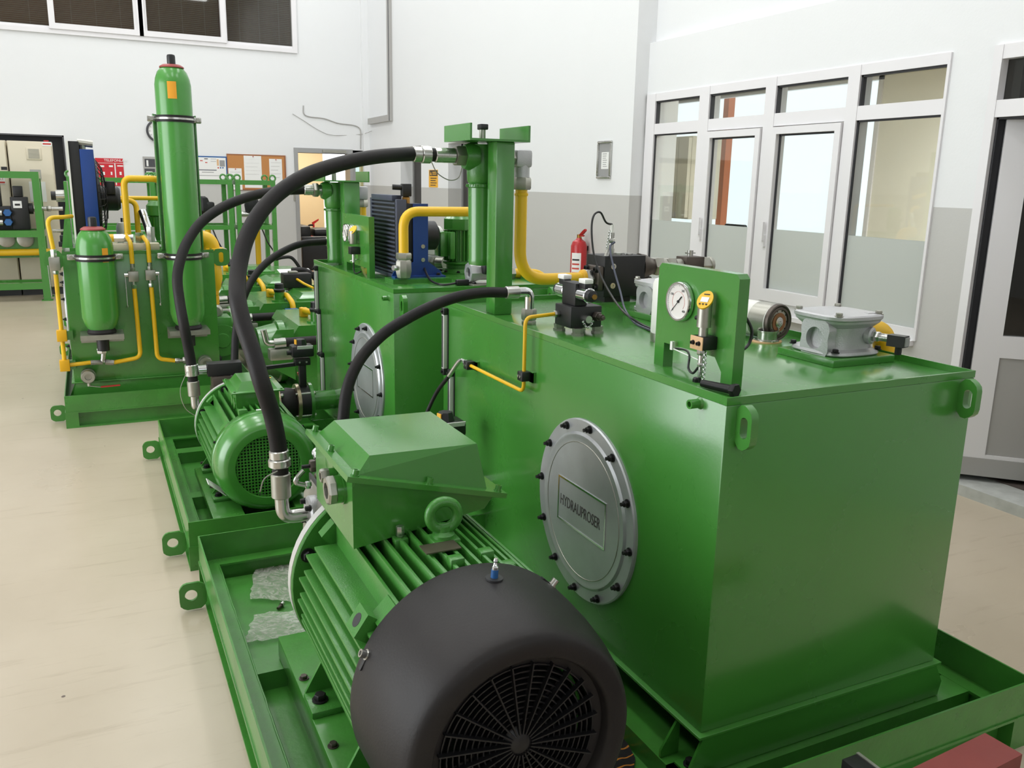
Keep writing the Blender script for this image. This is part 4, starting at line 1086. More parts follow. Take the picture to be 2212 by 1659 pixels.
# ---- terminal box of the big motor
xL = P(751.5, 1028.7, y=1.95).x
lf = P(751.5, 1030, y=1.95); rf = P(1096, 1066, y=1.95); lb_ = P(672.5, 945, x=lf.x); yb = 2.40
lb_ = V((lf.x, yb, lf.z)); rb_ = V((rf.x, yb, rf.z))
up_ = (rf-lf).cross(V((0, 1, 0))).normalized(); up_ = up_ if up_.z > 0 else -up_
zbot = CA+RA*.86
f0 = 1.985; f1 = 2.375
dx_ = (rf-lf)
def onlid(s): return lf+dx_*s
bl = onlid(.045); br = onlid(.965)
body = [(bl.x, f0, zbot), (br.x-.035, f0, zbot+.055), (br.x, f0, br.z-.004), (bl.x, f0, bl.z-.004)]
tb = M().prism(body, (0, f1-f0, 0)).obj('terminal_box', 'green', motA)
M().prism([lf, rf, rb_, lb_], up_*-.014).obj('lid_flange', 'green', tb)
# hood of the lid
hb = [lf+dx_*.07+V((0, .025, 0)), lf+dx_*.885+V((0, .025, 0)), lb_+dx_*.885-V((0, .03, 0)), lb_+dx_*.07-V((0, .03, 0))]
pLF = P(798.3, 984, y=1.995); pRF = P(1030, 958, y=1.995)
pLB = V((pLF.x, 2.345, pLF.z)); pRB = V((pRF.x, 2.345, pRF.z))
M().add(hb+[pLF, pRF, pRB, pLB], [(0, 1, 2, 3), (4, 5, 6, 7), (0, 1, 5, 4), (1, 2, 6, 5), (2, 3, 7, 6), (3, 0, 4, 7)]).obj('lid_hood', 'green', tb)
for s_, y_ in ((.05, 1.966), (.5, 1.966), (.95, 1.966), (.05, yb-.015), (.5, yb-.015), (.95, yb-.015), (.035, 2.18)):
    capscrew(tb, V((0, y_, 0))+V((onlid(s_).x, 0, onlid(s_).z)), up_, .0085, .016, 'green', 'lid_screw')
# cable glands on the left side
for gy_, gz_, gr_, gm in ((2.075, lf.z-.075, .036, 'zinc_dull'), (2.135, lf.z-.055, .018, 'zinc_dull')):
    o_ = V((bl.x, gy_, gz_))
    M().lathe(o_, (-1, 0, 0), [(gr_*1.12, 0), (gr_*1.12, .006), (gr_*1.0, .006), (gr_*1.0, .022)], 24).obj('gland_base', 'green', tb)
    M().lathe(o_+V((-.022, 0, 0)), (-1, 0, 0), [(gr_*1.02, 0), (gr_*1.08, .003), (gr_*1.08, .017), (gr_*.95, .022), (gr_*.62, .022), (gr_*.6, .004), (.001, .003)], 6 if gr_ < .02 else 8, cap=False).obj('gland_nut', gm, tb)
    M().lathe(o_+V((-.03, 0, 0)), (-1, 0, 0), [(gr_*.6, 0), (.001, .0005)], 20, cap=False).obj('gland_bore', 'ink', tb)
M().lathe((bl.x, 2.20, lf.z-.05), (-1, 0, 0), [(.042, 0), (.042, .004), (.036, .005)], 28).obj('blank_boss', 'green', tb)

# ---- axial piston pump behind the motor flange
pm = thing('piston_pump', 'dark steel piston pump behind the flange of the nearest motor', 'pump', (MA, 2.6, CA-.13), GA)
M().lathe((MA, 2.362, CA), (0, 1, 0), [(.17, 0), (.17, .02), (.12, .05), (.115, .1)], 36).obj('bell_housing', 'green_cast', pm)
pf = P(655, 1112, y=2.60)
M().lathe((MA, 2.46, CA), (0, 1, 0), [(.125, 0), (.13, .01), (.13, .12), (.11, .14)], 32).obj('pump_front', 'steel_dark', pm)
x0_ = pf.x+.05
M().prism([(x0_, 2.50, CA-.05), (x0_+.02, 2.50, CA+.20), (x0_+.10, 2.50, CA+.235), (MA+.16, 2.50, CA+.2), (MA+.16, 2.50, CA-.12), (x0_+.05, 2.50, CA-.14)], (0, .24, 0)).obj('pump_body', 'steel_dark', pm)
M().box(x0_+.004, x0_+.010, 2.495, 2.745, CA-.06, CA+.205).obj('joint_gap', 'ink', pm)
M().prism([(x0_-.03, 2.52, CA-.02), (x0_-.02, 2.52, CA+.15), (x0_+.01, 2.52, CA+.20), (x0_+.01, 2.52, CA-.05)], (0, .2, 0)).obj('port_plate', 'zinc_dull', pm)
cb_ = P(706, 1000, y=2.55)
M().box(cb_.x-.025, cb_.x+.12, 2.50, 2.58, cb_.z-.035, cb_.z+.04, .003).obj('control_valve', 'steel_dark', pm)
ccp = V((cb_.x-.025, 2.54, cb_.z))
M().cyl(ccp, ccp+V((-.012, 0, 0)), .017, 14).hexa(ccp+V((-.012, 0, 0)), ccp+V((-.03, 0, 0)), .02).obj('adjuster_nut', 'steel_dark', pm)
M().cyl(ccp+V((-.03, 0, 0)), ccp+V((-.055, 0, 0)), .006, 10).obj('adjuster_screw', 'dark_bolt', pm)
M().cyl((cb_.x+.02, 2.499, cb_.z), (cb_.x+.02, 2.494, cb_.z), .011, 14).obj('valve_plug', 'zinc', pm)
pl1 = P(655, 1017, y=2.54); pl2 = P(642, 1032, y=2.53); pl3 = P(640, 1043, y=2.53); pl4 = P(660, 1048, y=2.53); pl5 = P(672, 1047, y=2.53)
M().tube(catmull([pl1, pl2, pl3, pl4], 6), .0075, 10).obj('pilot_pipe', 'zinc', pm)
M().hexa(pl4, pl5, .012).obj('pilot_fitting', 'chrome', pm)
M().tube(smooth_path([P(690, 968, y=2.58), P(678, 976, y=2.58), P(684, 990, y=2.56)], .01), .009, 10).obj('top_elbow', 'chrome', pm)
# hydraulic flange on the left
M().lathe(pf+V((.05, 0, 0)), (-1, 0, 0), [(.055, 0), (.058, .006), (.058, .03), (.05, .036), (.03, .036)], 32).obj('split_flange', 'cast_alu', pm)
for a in (.7, 2.44, 3.84, 5.58):
    capscrew(pm, pf+V((.016, .046*math.cos(a), .05*math.sin(a))), (-1, 0, 0), .0085, .016)

# ---- return hoses, big black
def hose(label, path, r, group, ends, name='hydraulic_hose', base=None):
    t = thing(name, label, 'hose', base or path[-1], group)
    M().tube(catmull(path, 10), r, 20).obj('hose', 'rubber', t)
    for e in ends: e(t)
    return t
def seq(t, p0, d, items):
    """row of coaxial fittings: (name, kind, radius, length, material)"""
    p = V(p0); d = V(d).normalized()
    for (nm, kd, r, l, mm) in items:
        q = M()
        if kd == 'h': q.hexa(p, p+d*l, r)
        else: q.cyl(p, p+d*l, r, 24, bev=min(.003, l*.2))
        q.obj(nm, mm, t); p = p+d*l
    return p
FY = 3.30
h0 = P(892, 333, y=FY)
hpx = [(892, 333), (850, 335), (810, 339), (768, 346), (714, 360), (660, 380), (606, 414), (563, 458), (533, 512), (518, 566), (513, 610), (514, 650), (526, 702), (545, 758), (565, 826), (587, 894), (598, 945), (602, 972)]
n_ = len(hpx)
path = [P(u_, v_, y=FY+(2.60-FY)*min(1, i/(n_-4))) for i, (u_, v_) in enumerate(hpx)]
lowp = path[-1]; path.append(P(604, 990, y=2.60))
def endA(t):
    seq(t, h0, (1, 0, 0), [('ferrule', 'c', .030, .034, 'zinc'), ('safety_collar', 'c', .034, .038, 'zinc'), ('hose_sleeve', 'c', .026, .018, 'rubber'), ('ferrule', 'c', .029, .085, 'zinc'), ('swivel_nut', 'h', .043, .045, 'zinc_dull'), ('adapter', 'c', .028, .055, 'zinc')])
    M().tube(catmull([P(932, 350, y=FY-.03), P(945, 374, y=FY-.03), P(970, 389, y=FY-.03), P(990, 384, y=FY-.03), P(998, 362, y=FY-.03)], 6), .002, 6).obj('safety_wire', 'zinc_dull', t)
    dn = V((.0, -.0, -1))
    a0 = lowp; b0 = P(606, 1022, y=2.60); b1 = P(608, 1074, y=2.60)
    seq(t, a0, b0-a0, [('ferrule', 'c', .030, (b0-a0).length*.36, 'zinc'), ('safety_collar', 'c', .0345, (b0-a0).length*.34, 'zinc'), ('hose_sleeve', 'c', .025, (b0-a0).length*.34, 'rubber')])
    seq(t, b0, b1-b0, [('ferrule', 'c', .030, (b1-b0).length, 'zinc_dull')])
    M().tube(smooth_path([b1-V((0, 0, -.005)), V((b1.x+.002, 2.60, pf.z)), pf+V((.016, 0, 0))], .07, 8), .0215, 18).obj('elbow', 'zinc', t)
    w0 = b0+V((-.035, -.035, .02))
    M().tube(catmull([w0+V((.02, .0, .0)), w0+V((-.02, 0, -.02)), w0+V((-.035, 0, -.06))], 6), .0022, 6).obj('safety_wire', 'zinc_dull', t)
hA = hose('thickest black hydraulic hose arching from the nearest filter down to the nearest pump', path, .0262, GA, [endA])
# hose from the elbow on the tank top down behind the terminal box
ex, ey = 1.457, 2.856
el = P(1143, 668, y=ey)
e1 = P(1092, 632, y=ey)
hpx = [(1092, 632), (1044, 632), (990, 641), (936, 660), (880, 688), (830, 720), (786, 765), (762, 806), (748, 850), (742, 900), (736, 985)]
path2 = [P(u_, v_, y=ey+(2.66-ey)*(i/(len(hpx)-1))) for i, (u_, v_) in enumerate(hpx)]
path2.append(V((path2[-1].x, 2.64, CA+.2)))
def endA2(t):
    s0 = e1; s1 = P(1120, 631, y=ey)
    seq(t, s0, s1-s0, [('ferrule', 'c', .0235, (s1-s0).length, 'zinc')])
    tb_ = V((el.x, ey, el.z+.002))
    M().tube(smooth_path([s1, V((el.x, ey, s1.z)), tb_], .055, 8), .018, 18).obj('elbow', 'chrome', t)
    seq(t, tb_, (0, 0, -1), [('swivel_nut', 'h', .029, .042, 'zinc_dull'), ('lock_nut', 'h', .027, .02, 'zinc_dull')])
    M().cyl((el.x, ey, ZP), (el.x, ey, tb_.z-.062), .022, 18).obj('weld_stub', 'green', t)
hose('medium black hose curving from an elbow on the nearest tank top behind the terminal box', path2, .0192, GA, [endA2])

# ---- filter post: square tube with channel cap, pressure filter hung behind it
def filter_post(label, flabel, x0, x1, y0, y1, zb, zt, fx, fy, group, k=1.0, cz=None):
    t = thing('filter_post', label, 'bracket', ((x0+x1)/2, (y0+y1)/2, zb), group)
    M().box(x0, x1, y0, y1, zb, zt, .004).obj('post', 'green', t)
    cx0, cx1 = fx-.09*k, x1+.055*k
    q = M().box(x0-.12*k, cx1, y0-.02, y1+.16*k, zt, zt+.008).box(x0-.12*k, x0-.112*k, y0-.02, y1+.16*k, zt+.008, zt+.062*k).box(cx1-.008, cx1, y0-.02, y1+.16*k, zt+.008, zt+.062*k)
    q.obj('channel_cap', 'green', t)
    f = thing('pressure_filter', flabel, 'filter', (fx, fy, zb+.1), group)
    zr = zt-.16*k
    M().lathe((fx, fy, zr), (0, 0, 1), [(.052*k, 0), (.06*k, .012*k), (.062*k, .05*k), (.055*k, .11*k), (.05*k, .155*k)], 36).obj('filter_head', 'green_cast', f)
    M().lathe((fx, fy, zr), (0, 0, -1), [(.062*k, 0), (.064*k, .004), (.064*k, .012*k), (.056*k, .016*k), (.052*k, .3*k), (.054*k, .31*k), (.05*k, .325*k), (.02*k, .33*k)], 36).obj('filter_bowl', 'green', f)
    q = M()
    for i in range(36):
        a = 2*math.pi*i/36; u = V((math.cos(a), math.sin(a), 0))
        q.obox(V((fx, fy, zr-.007*k))+u*.0645*k, u, (0, 0, 1), u.cross(V((0, 0, 1))), .0015, .005*k, .0022*k)
    q.obj('bowl_knurl', 'green', f, kind='stuff')
    pz = zr+.105*k
    for s in (-1, 1):
        M().lathe((fx+s*.03*k, fy, pz), (s, 0, 0), [(.058*k, 0), (.054*k, .03*k), (.046*k, .05*k), (.03*k, .05*k)], 6 if False else 20).obj('port_boss', 'green_cast', f)
    M().box(fx-.016*k, fx+.018*k, fy-.02*k, fy+.02*k, zt+.052*k, zt+.074*k, .004).obj('indicator_cap', 'black_plastic', f)
    M().cyl((fx, fy, zt+.0), (fx, fy, zt+.052*k), .013*k, 14).obj('indicator_stem', 'zinc_dull', f)
    return t, f, pz
ptA, ptF, pzA = filter_post('tall green square post with channel cap standing on the nearest tank', 'green pressure filter with long bowl hanging beside the tall post of the nearest tank', 1.425, 1.502, 3.10, 3.185, ZP, 1.803, 1.452, FY, GA)
# thick yellow pipe from the filter outlet down to the black check valve block
ylo = P(1250, 607, y=3.20).z
yx = P(1126, 430, y=FY).x
yk = thing('yellow_pipe', 'thick yellow pipe dropping from the nearest filter and bending to the black valve block', 'pipe', (yx, FY, ylo), GA)
pe = V((yx, FY, pzA))
xe = P(1255, 606, y=FY).x
M().tube(smooth_path([V((yx, FY, pzA-.07)), V((yx, FY, ylo)), V((xe, FY, ylo))], .13, 10), .0255, 20).obj('pipe', 'yellow', yk)
M().cyl((1.452+.075, FY, pzA), (yx-.04, FY, pzA), .03, 6).obj('port_nut', 'zinc_dull', yk)
M().box(yx-.04, yx+.034, FY-.034, FY+.034, pzA-.036, pzA+.036, .012).cyl((yx, FY, pzA-.075), (yx, FY, pzA-.02), .033, 20).obj('elbow_fitting', 'cast_alu', yk)
M().hexa((yx, FY, pzA-.125), (yx, FY, pzA-.075), .04).obj('union_nut', 'zinc_dull', yk)
M().lathe((yx, FY, pzA-.15), (0, 0, 1), [(.028, 0), (.029, .003), (.029, .01), (.026, .012)], 24).obj('ring_seam', 'yellow', yk)
M().lathe((xe-.004, FY, ylo), (1, 0, 0), [(.027, 0), (.036, .006), (.038, .018)], 24).obj('cone_end', 'yellow_dark', yk)
M().hexa((xe+.014, FY, ylo), (xe+.05, FY, ylo), .042).obj('union_nut', 'zinc', yk)

# ---- black check valve block
kx0, kx1 = 2.02, 2.235; kz0, kz1 = ZP+.03, 1.345
ky0, ky1 = 3.245, 3.40
vb = thing('valve_block', 'big black rectangular valve block with flanges at the rear of the nearest tank', 'valve', ((kx0+kx1)/2, (ky0+ky1)/2, ZP), GA)
M().box(kx0, kx1, ky0, ky1, kz0, kz1, .003).obj('block', 'black_block', vb)
M().box(kx0+.02, kx1-.06, ky0+.02, ky1-.02, ZP+.006, kz0).obj('pedestal', 'black_block', vb)
M().box(kx0-.03, kx1+.03, ky0-.02, ky1+.01, ZP, ZP+.006).obj('weld_plate', 'green', vb)
fz = ylo
M().lathe((xe+.05, FY, fz), (1, 0, 0), [(.03, 0), (.036, .004), (.036, .03), (.045, .04), (.05, kx0-xe-.065), (.05, kx0-xe-.05)], 28).obj('inlet_neck', 'steel_dark', vb)
M().box(kx0-.03, kx0, FY-.055, FY+.055, fz-.055, fz+.055, .01).obj('inlet_flange', 'steel_dark', vb)
for a in (.785, 2.356, 3.927, 5.498):
    capscrew(vb, (kx0-.03, FY+.056*math.cos(a), fz+.056*math.sin(a)), (-1, 0, 0), .012, .014)
oz = kz1-.055
M().lathe((kx1, FY, oz), (1, 0, 0), [(.06, 0), (.055, .03), (.042, .055), (.036, .075)], 28).obj('outlet_neck', 'steel_dark', vb)
seq(vb, (kx1+.075, FY, oz), (1, 0, 0), [('union_nut', 'h', .045, .05, 'zinc_dull'), ('tube_piece', 'c', .035, .02, 'zinc_dull'), ('union_nut', 'h', .042, .05, 'zinc_dull'), ('tube_piece', 'c', .032, .04, 'zinc_dull')])
M().box(kx1+.235, kx1+.34, FY-.04, FY+.04, oz-.04, oz+.042, .003).obj('ball_valve', 'steel_dark', vb)
M().cyl((kx1+.285, FY, oz+.042), (kx1+.285, FY, oz+.07), .014, 12).box(kx1+.262, kx1+.308, FY-.01, FY+.01, oz+.055, oz+.06).obj('valve_stem', 'zinc', vb)
seq(vb, (kx1+.34, FY, oz), (1, 0, 0), [('union_nut', 'h', .042, .05, 'zinc_dull'), ('end_plug', 'c', .038, .02, 'zinc_dull')])
M().lathe((kx0+.045, ky0-.0, kz1-.045), (0, -1, 0), [(.013, 0), (.013, .004), (.006, .004), (.006, .001)], 16).obj('screw_plug', 'zinc', vb)
M().lathe((kx0+.045, ky0-.0, kz0+.05), (0, -1, 0), [(.013, 0), (.013, .004), (.006, .004), (.006, .001)], 16).obj('screw_plug', 'zinc', vb)
M().cyl((kx0+.1, ky0+.05, kz1), (kx0+.1, ky0+.05, kz1+.01), .018, 6).obj('top_plug', 'zinc', vb)
M().cyl((kx0+.16, ky0+.06, kz1), (kx0+.16, ky0+.06, kz1+.006), .02, 16).obj('top_plug', 'zinc', vb)
M().cyl((kx1, ky0+.03, kz0+.06), (kx1+.05, ky0+.03, kz0+.06), .022, 16).cyl((kx1+.05, ky0+.03, kz0+.06), (kx1+.07, ky0+.03, kz0+.06), .01, 10).obj('relief_screw', 'zinc', vb)
# pressure transmitter on top with its looping cables
tx, ty = kx0+.055, ky0+.04
pt = M().cyl((tx, ty, kz1), (tx, ty, kz1+.03), .014, 6).cyl((tx, ty, kz1+.03), (tx, ty, kz1+.055), .011, 14).obj('transmitter', 'zinc', vb)
M().hexa((tx, ty, kz1+.055), (tx, ty, kz1+.075), .015).cyl((tx, ty, kz1+.075), (tx, ty, kz1+.10), .012, 14).obj('transmitter_body', 'zinc', vb)
M().cyl((tx, ty, kz1+.10), (tx, ty, kz1+.135), .008, 12).obj('cable_boot', 'white_plastic', vb)
M().cyl((tx-.03, ty-.01, kz1-.005), (tx-.015, ty-.005, kz1+.03), .012, 14).obj('dust_cap', 'zinc', vb)
q = M()
for i in range(12):
    q.torus((tx-.028+.001*i, ty-.01, kz1+.035+.0065*i), (1, 0, 0) if i % 2 else (0, 1, 0), .0045, .0013, 8, 5)
q.obj('chain', 'chrome', vb)
c0 = V((tx, ty, kz1+.135))
c1 = [c0, P(1309, 480, y=ty), P(1297, 459, y=ty), P(1283, 465, y=ty-.01), P(1278, 495, y=ty-.03), P(1283, 550, y=ty-.08), P(1300, 600, y=ty-.16), P(1327, 648, y=ty-.3), P(1352, 678, y=2.76), P(1385, 700, z=ZP+.006), P(1411, 712, z=ZP+.006)]
cA = M().tube(catmull(c1, 8), .0045, 8).obj('black_cable', 'black_plastic'); tag(cA, 'black cable looping high above the black valve block and down across the nearest tank top', 'cable', GA)
c2 = [V((tx+.004, ty-.02, kz1+.06)), P(1318, 535, y=ty-.03), P(1326, 580, y=ty-.1), P(1340, 630, y=ty-.2), P(1350, 668, y=2.83), P(1372, 698, z=ZP+.006), P(1411, 716, z=ZP+.006)]
cB = M().tube(catmull(c2, 8), .0045, 8).obj('grey_cable', 'rad_dark'); tag(cB, 'grey cable running straight down from the black valve block over the nearest tank top', 'cable', GA)

# ---- things lying in and around the front tray
def film(label, pix, z, group, seed):
    rnd = random.Random(seed); c = [P(u_, v_, z=z) for u_, v_ in pix]
    n = 16; vs = []; fs = []
    for j in range(n+1):
        for i in range(n+1):
            s_, t_ = i/n, j/n
            p = c[0].lerp(c[1], s_).lerp(c[3].lerp(c[2], s_), t_)
            ed = .012*(rnd.random()-.5)
            p = p+V((ed*(1 if i in (0, n) else .3), ed*(1 if j in (0, n) else .3), .002+.010*abs(math.sin(3.1*s_+seed)*math.sin(2.3*t_+seed*2))+.003*rnd.random()))
            vs.append(p)
    for j in range(n):
        for i in range(n):
            fs.append((j*(n+1)+i, j*(n+1)+i+1, (j+1)*(n+1)+i+1, (j+1)*(n+1)+i))
    q = M().add(vs, fs); k = len(vs)
    o = q.obj('plastic_film', 'film', ang=80); tag(o, label, 'plastic sheet', group)
    return o
film('crumpled clear plastic sheet lying flat in the front drip tray near the back rim', [(552, 1212), (700, 1190), (700, 1306), (540, 1300)], .047, 'plastic sheets in the front tray', 1)
film('clear plastic sheet tucked against the motor base plate in the front tray', [(550, 1332), (720, 1318), (690, 1370), (524, 1395)], .049, 'plastic sheets in the front tray', 4)
ls = P(606, 1314, z=.047)
sc_ = thing('loose_screw', 'small bright screw lying on the front tray floor between the plastic sheets', 'screw', (ls.x, ls.y, .046))
M().cyl(ls+V((-.012, -.012, .007)), ls+V((.004, .006, .009)), .006, 10).obj('shank', 'steel_dark', sc_)
M().cyl(ls+V((.004, .006, .009)), ls+V((.012, .016, .010)), .010, 14).obj('head', 'zinc', sc_)
# striped doormat under the motor fan, red and black steel sections in the lower right corner
mp = P(1330, 1620, z=.05)
q = M(); c = [P(1290, 1560, z=.05), P(1338, 1575, z=.05), P(1372, 1640, z=.05), P(1360, 1720, z=.05), P(1250, 1720, z=.05)]
dm = q.prism([V((p.x, p.y, .046)) for p in c], (0, 0, .009)).obj('striped_mat', 'mat_stripes'); tag(dm, 'black mat with orange wavy stripes lying in the tray beside the black fan cowl', 'mat')
zr_ = .46
r1 = P(2128, 1583, z=zr_); r2_ = P(2200, 1655, z=zr_)
rdx = P(2128, 1583, z=zr_); rax = P(1985, 1652, z=zr_)
ex_ = (r1-rax).normalized(); ey_ = V((-ex_.y, ex_.x, 0)); ey_ = -ey_ if ey_.y > 0 else ey_
wid = .085
bt = thing('steel_beam', 'red primer painted square steel beam end in the lower right corner', 'beam', (r1.x, r1.y, 0))
cen = r1-ex_*.45+ey_*wid/2
q = M(); hz = zr_
def orb(q, c, a, b, ha, hb, z0, z1): return q.obox(V((c.x, c.y, (z0+z1)/2)), a, b, (0, 0, 1), ha, hb, (z1-z0)/2)
orb(M(), cen, ex_, ey_, .45, wid/2, zr_-.085, zr_).obj('beam', 'red_primer', bt)
for s_ in (-.35, -.05):
    orb(M(), cen+ex_*s_, ex_, ey_, .03, .03, 0, zr_-.085).obj('stand_leg', 'dark_bolt', bt)
k1 = P(1850, 1628, z=.40)
kt = thing('black_bar', 'black steel bar end with a bright edge at the bottom right of the picture', 'bar', (k1.x, k1.y-.2, 0))
M().box(k1.x-.045, k1.x, k1.y-.5, k1.y, .30, .40, .002).obj('bar', 'black_block', kt)
M().box(k1.x, k1.x+.008, k1.y-.5, k1.y+.001, .395, .402).obj('bright_edge', 'zinc_dull', kt)
M().box(k1.x-.04, k1.x-.01, k1.y-.45, k1.y-.42, 0, .30).obj('bar_leg', 'black_block', kt)
M().box(k1.x-.04, k1.x-.01, k1.y-.05, k1.y-.02, 0, .30).obj('bar_leg', 'black_block', kt)

# ================================================================== MIDDLE POWER UNIT
BX0, BX1, BY0, BY1 = 1.255, 2.13, 3.864, 5.47
trayB = tray('green steel drip tray under the second tank and the all-green motor', .27, 2.3, 3.665, 5.42, GB, (3.85, 5.33), beams=((.34, 1.2, 5.05, 5.14), (.34, .41, 4.28, 4.36), (.41, .45, 3.74, 4.28), (.45, 1.2, 3.74, 3.80)))
tankB = tank_body('second green oil tank behind the nearest one with its own round cover', BX0, BX1, BY0, BY1, AZ0, AZ1, GB, .112)
tank_lug(tankB, 1.295, BY0, 1.075)
tank_lug(tankB, 2.08, BY0, 1.085)
M().lathe((BX0, 3.93, 1.105), (-1, 0, 0), [(.016, 0), (.012, .006), (.012, .034), (.0075, .034), (.007, .02)], 18).obj('pipe_stub', 'green', tankB)
round_cover(tankB, BX0, 4.305, .635, .29, None)
level_gauge('top sight gauge at the rear corner of the second tank', BX0, 5.375, .83, 1.12, .03)
level_gauge('middle sight gauge at the rear corner of the second tank', BX0, 5.335, .565, .855, .03)
level_gauge('bottom sight gauge at the rear corner of the second tank', BX0, 5.28, .30, .59, .03)

MB_, CB, RB = .652, .358, .234
motB = motor('smaller all-green electric motor with square-hole fan grille in the second tray', MB_, CB, 3.87, 4.68, RB, 'green', GB, .15, (.395, .905, 3.86, 4.62, .112, .15), False)
M().box(MB_-.10, MB_-.06, 4.02, 4.05, CB+RB*.9, CB+RB*1.03, .004).obj('lifting_boss', 'green_cast', motB)
# terminal box
y0_, y1_ = 4.16, 4.42; zt_ = .655
lx0, lx1 = P(499.5, 832, y=4.13).x, P(614.5, 826, y=4.13).x
tb2 = M().box(lx0+.022, lx1-.022, y0_, y1_, CB+RB*.85, zt_-.008).obj('terminal_box', 'green', motB)
M().box(lx0, lx1, y0_-.03, y1_+.03, zt_-.008, zt_, .003).obj('lid_flange', 'green', tb2)
hb = [V((lx0+.03, y0_-.005, zt_)), V((lx1-.03, y0_-.005, zt_)), V((lx1-.03, y1_+.005, zt_)), V((lx0+.03, y1_+.005, zt_))]
ht = [V((lx0+.055, y0_+.03, zt_+.04)), V((lx1-.055, y0_+.03, zt_+.04)), V((lx1-.055, y1_-.03, zt_+.04)), V((lx0+.055, y1_-.03, zt_+.04))]
M().add(hb+ht, [(0, 1, 2, 3), (4, 5, 6, 7), (0, 1, 5, 4), (1, 2, 6, 5), (2, 3, 7, 6), (3, 0, 4, 7)]).obj('lid_hood', 'green', tb2)
for a_ in (lx0+.014, lx1-.014):
    for b_ in (y0_-.016, y1_+.016):
        capscrew(tb2, (a_, b_, zt_), (0, 0, 1), .006, .005, 'green', 'lid_screw')
for gy_ in (4.21, 4.285):
    M().lathe((lx0+.022, gy_, zt_-.07), (-1, 0, 0), [(.028, 0), (.028, .005), (.024, .006)], 24).obj('blank_boss', 'green', tb2)
M().box(MB_+.05, MB_+.09, y0_+.06, y0_+.075, zt_+.0405, zt_+.0415).obj('sticker', 'sign_yellow', tb2)
# white sticker on the foot: bright nameplate
M().obox((MB_-RB*.93, 4.03, CB-RB*.52), (.75, 0, -.66), (0, 1, 0), (-.66, 0, -.75), .05, .045, .0015).obj('foot_plate_cover', 'white_paint', motB)

# pump behind the second motor
pb = thing('piston_pump', 'dark steel pump behind the flange of the all-green motor', 'pump', (MB_, 4.85, CB-.1), GB)
M().lathe((MB_, 4.69, CB), (0, 1, 0), [(.14, 0), (.14, .02), (.1, .04), (.1, .09)], 32).obj('bell_housing', 'green_cast', pb)
M().box(MB_-.12, MB_+.08, 4.76, 4.95, CB-.08, CB+.16, .01).obj('pump_body', 'steel_dark', pb)
pvB = P(455, 797, y=4.86)
M().box(pvB.x-.02, pvB.x+.16, 4.82, 4.90, pvB.z-.035, pvB.z+.035, .004).obj('control_valve', 'black_block', pb)
M().lathe((pvB.x-.02, 4.86, pvB.z), (-1, 0, 0), [(.024, 0), (.026, .003), (.026, .05), (.022, .054)], 20).obj('coil', 'chrome', pb)
M().cyl((pvB.x-.074, 4.86, pvB.z), (pvB.x-.095, 4.86, pvB.z), .02, 12).obj('coil_nut', 'black_plastic', pb)
M().box(pvB.x+.0, pvB.x+.10, 4.80, 4.9, pvB.z-.16, pvB.z-.035, .006).obj('valve_bracket', 'steel_dark', pb)
pfB = P(436, 880, y=4.84)
M().lathe(pfB+V((.03, 0, 0)), (-1, 0, 0), [(.045, 0), (.045, .025), (.03, .03)], 24).obj('split_flange', 'cast_alu', pb)

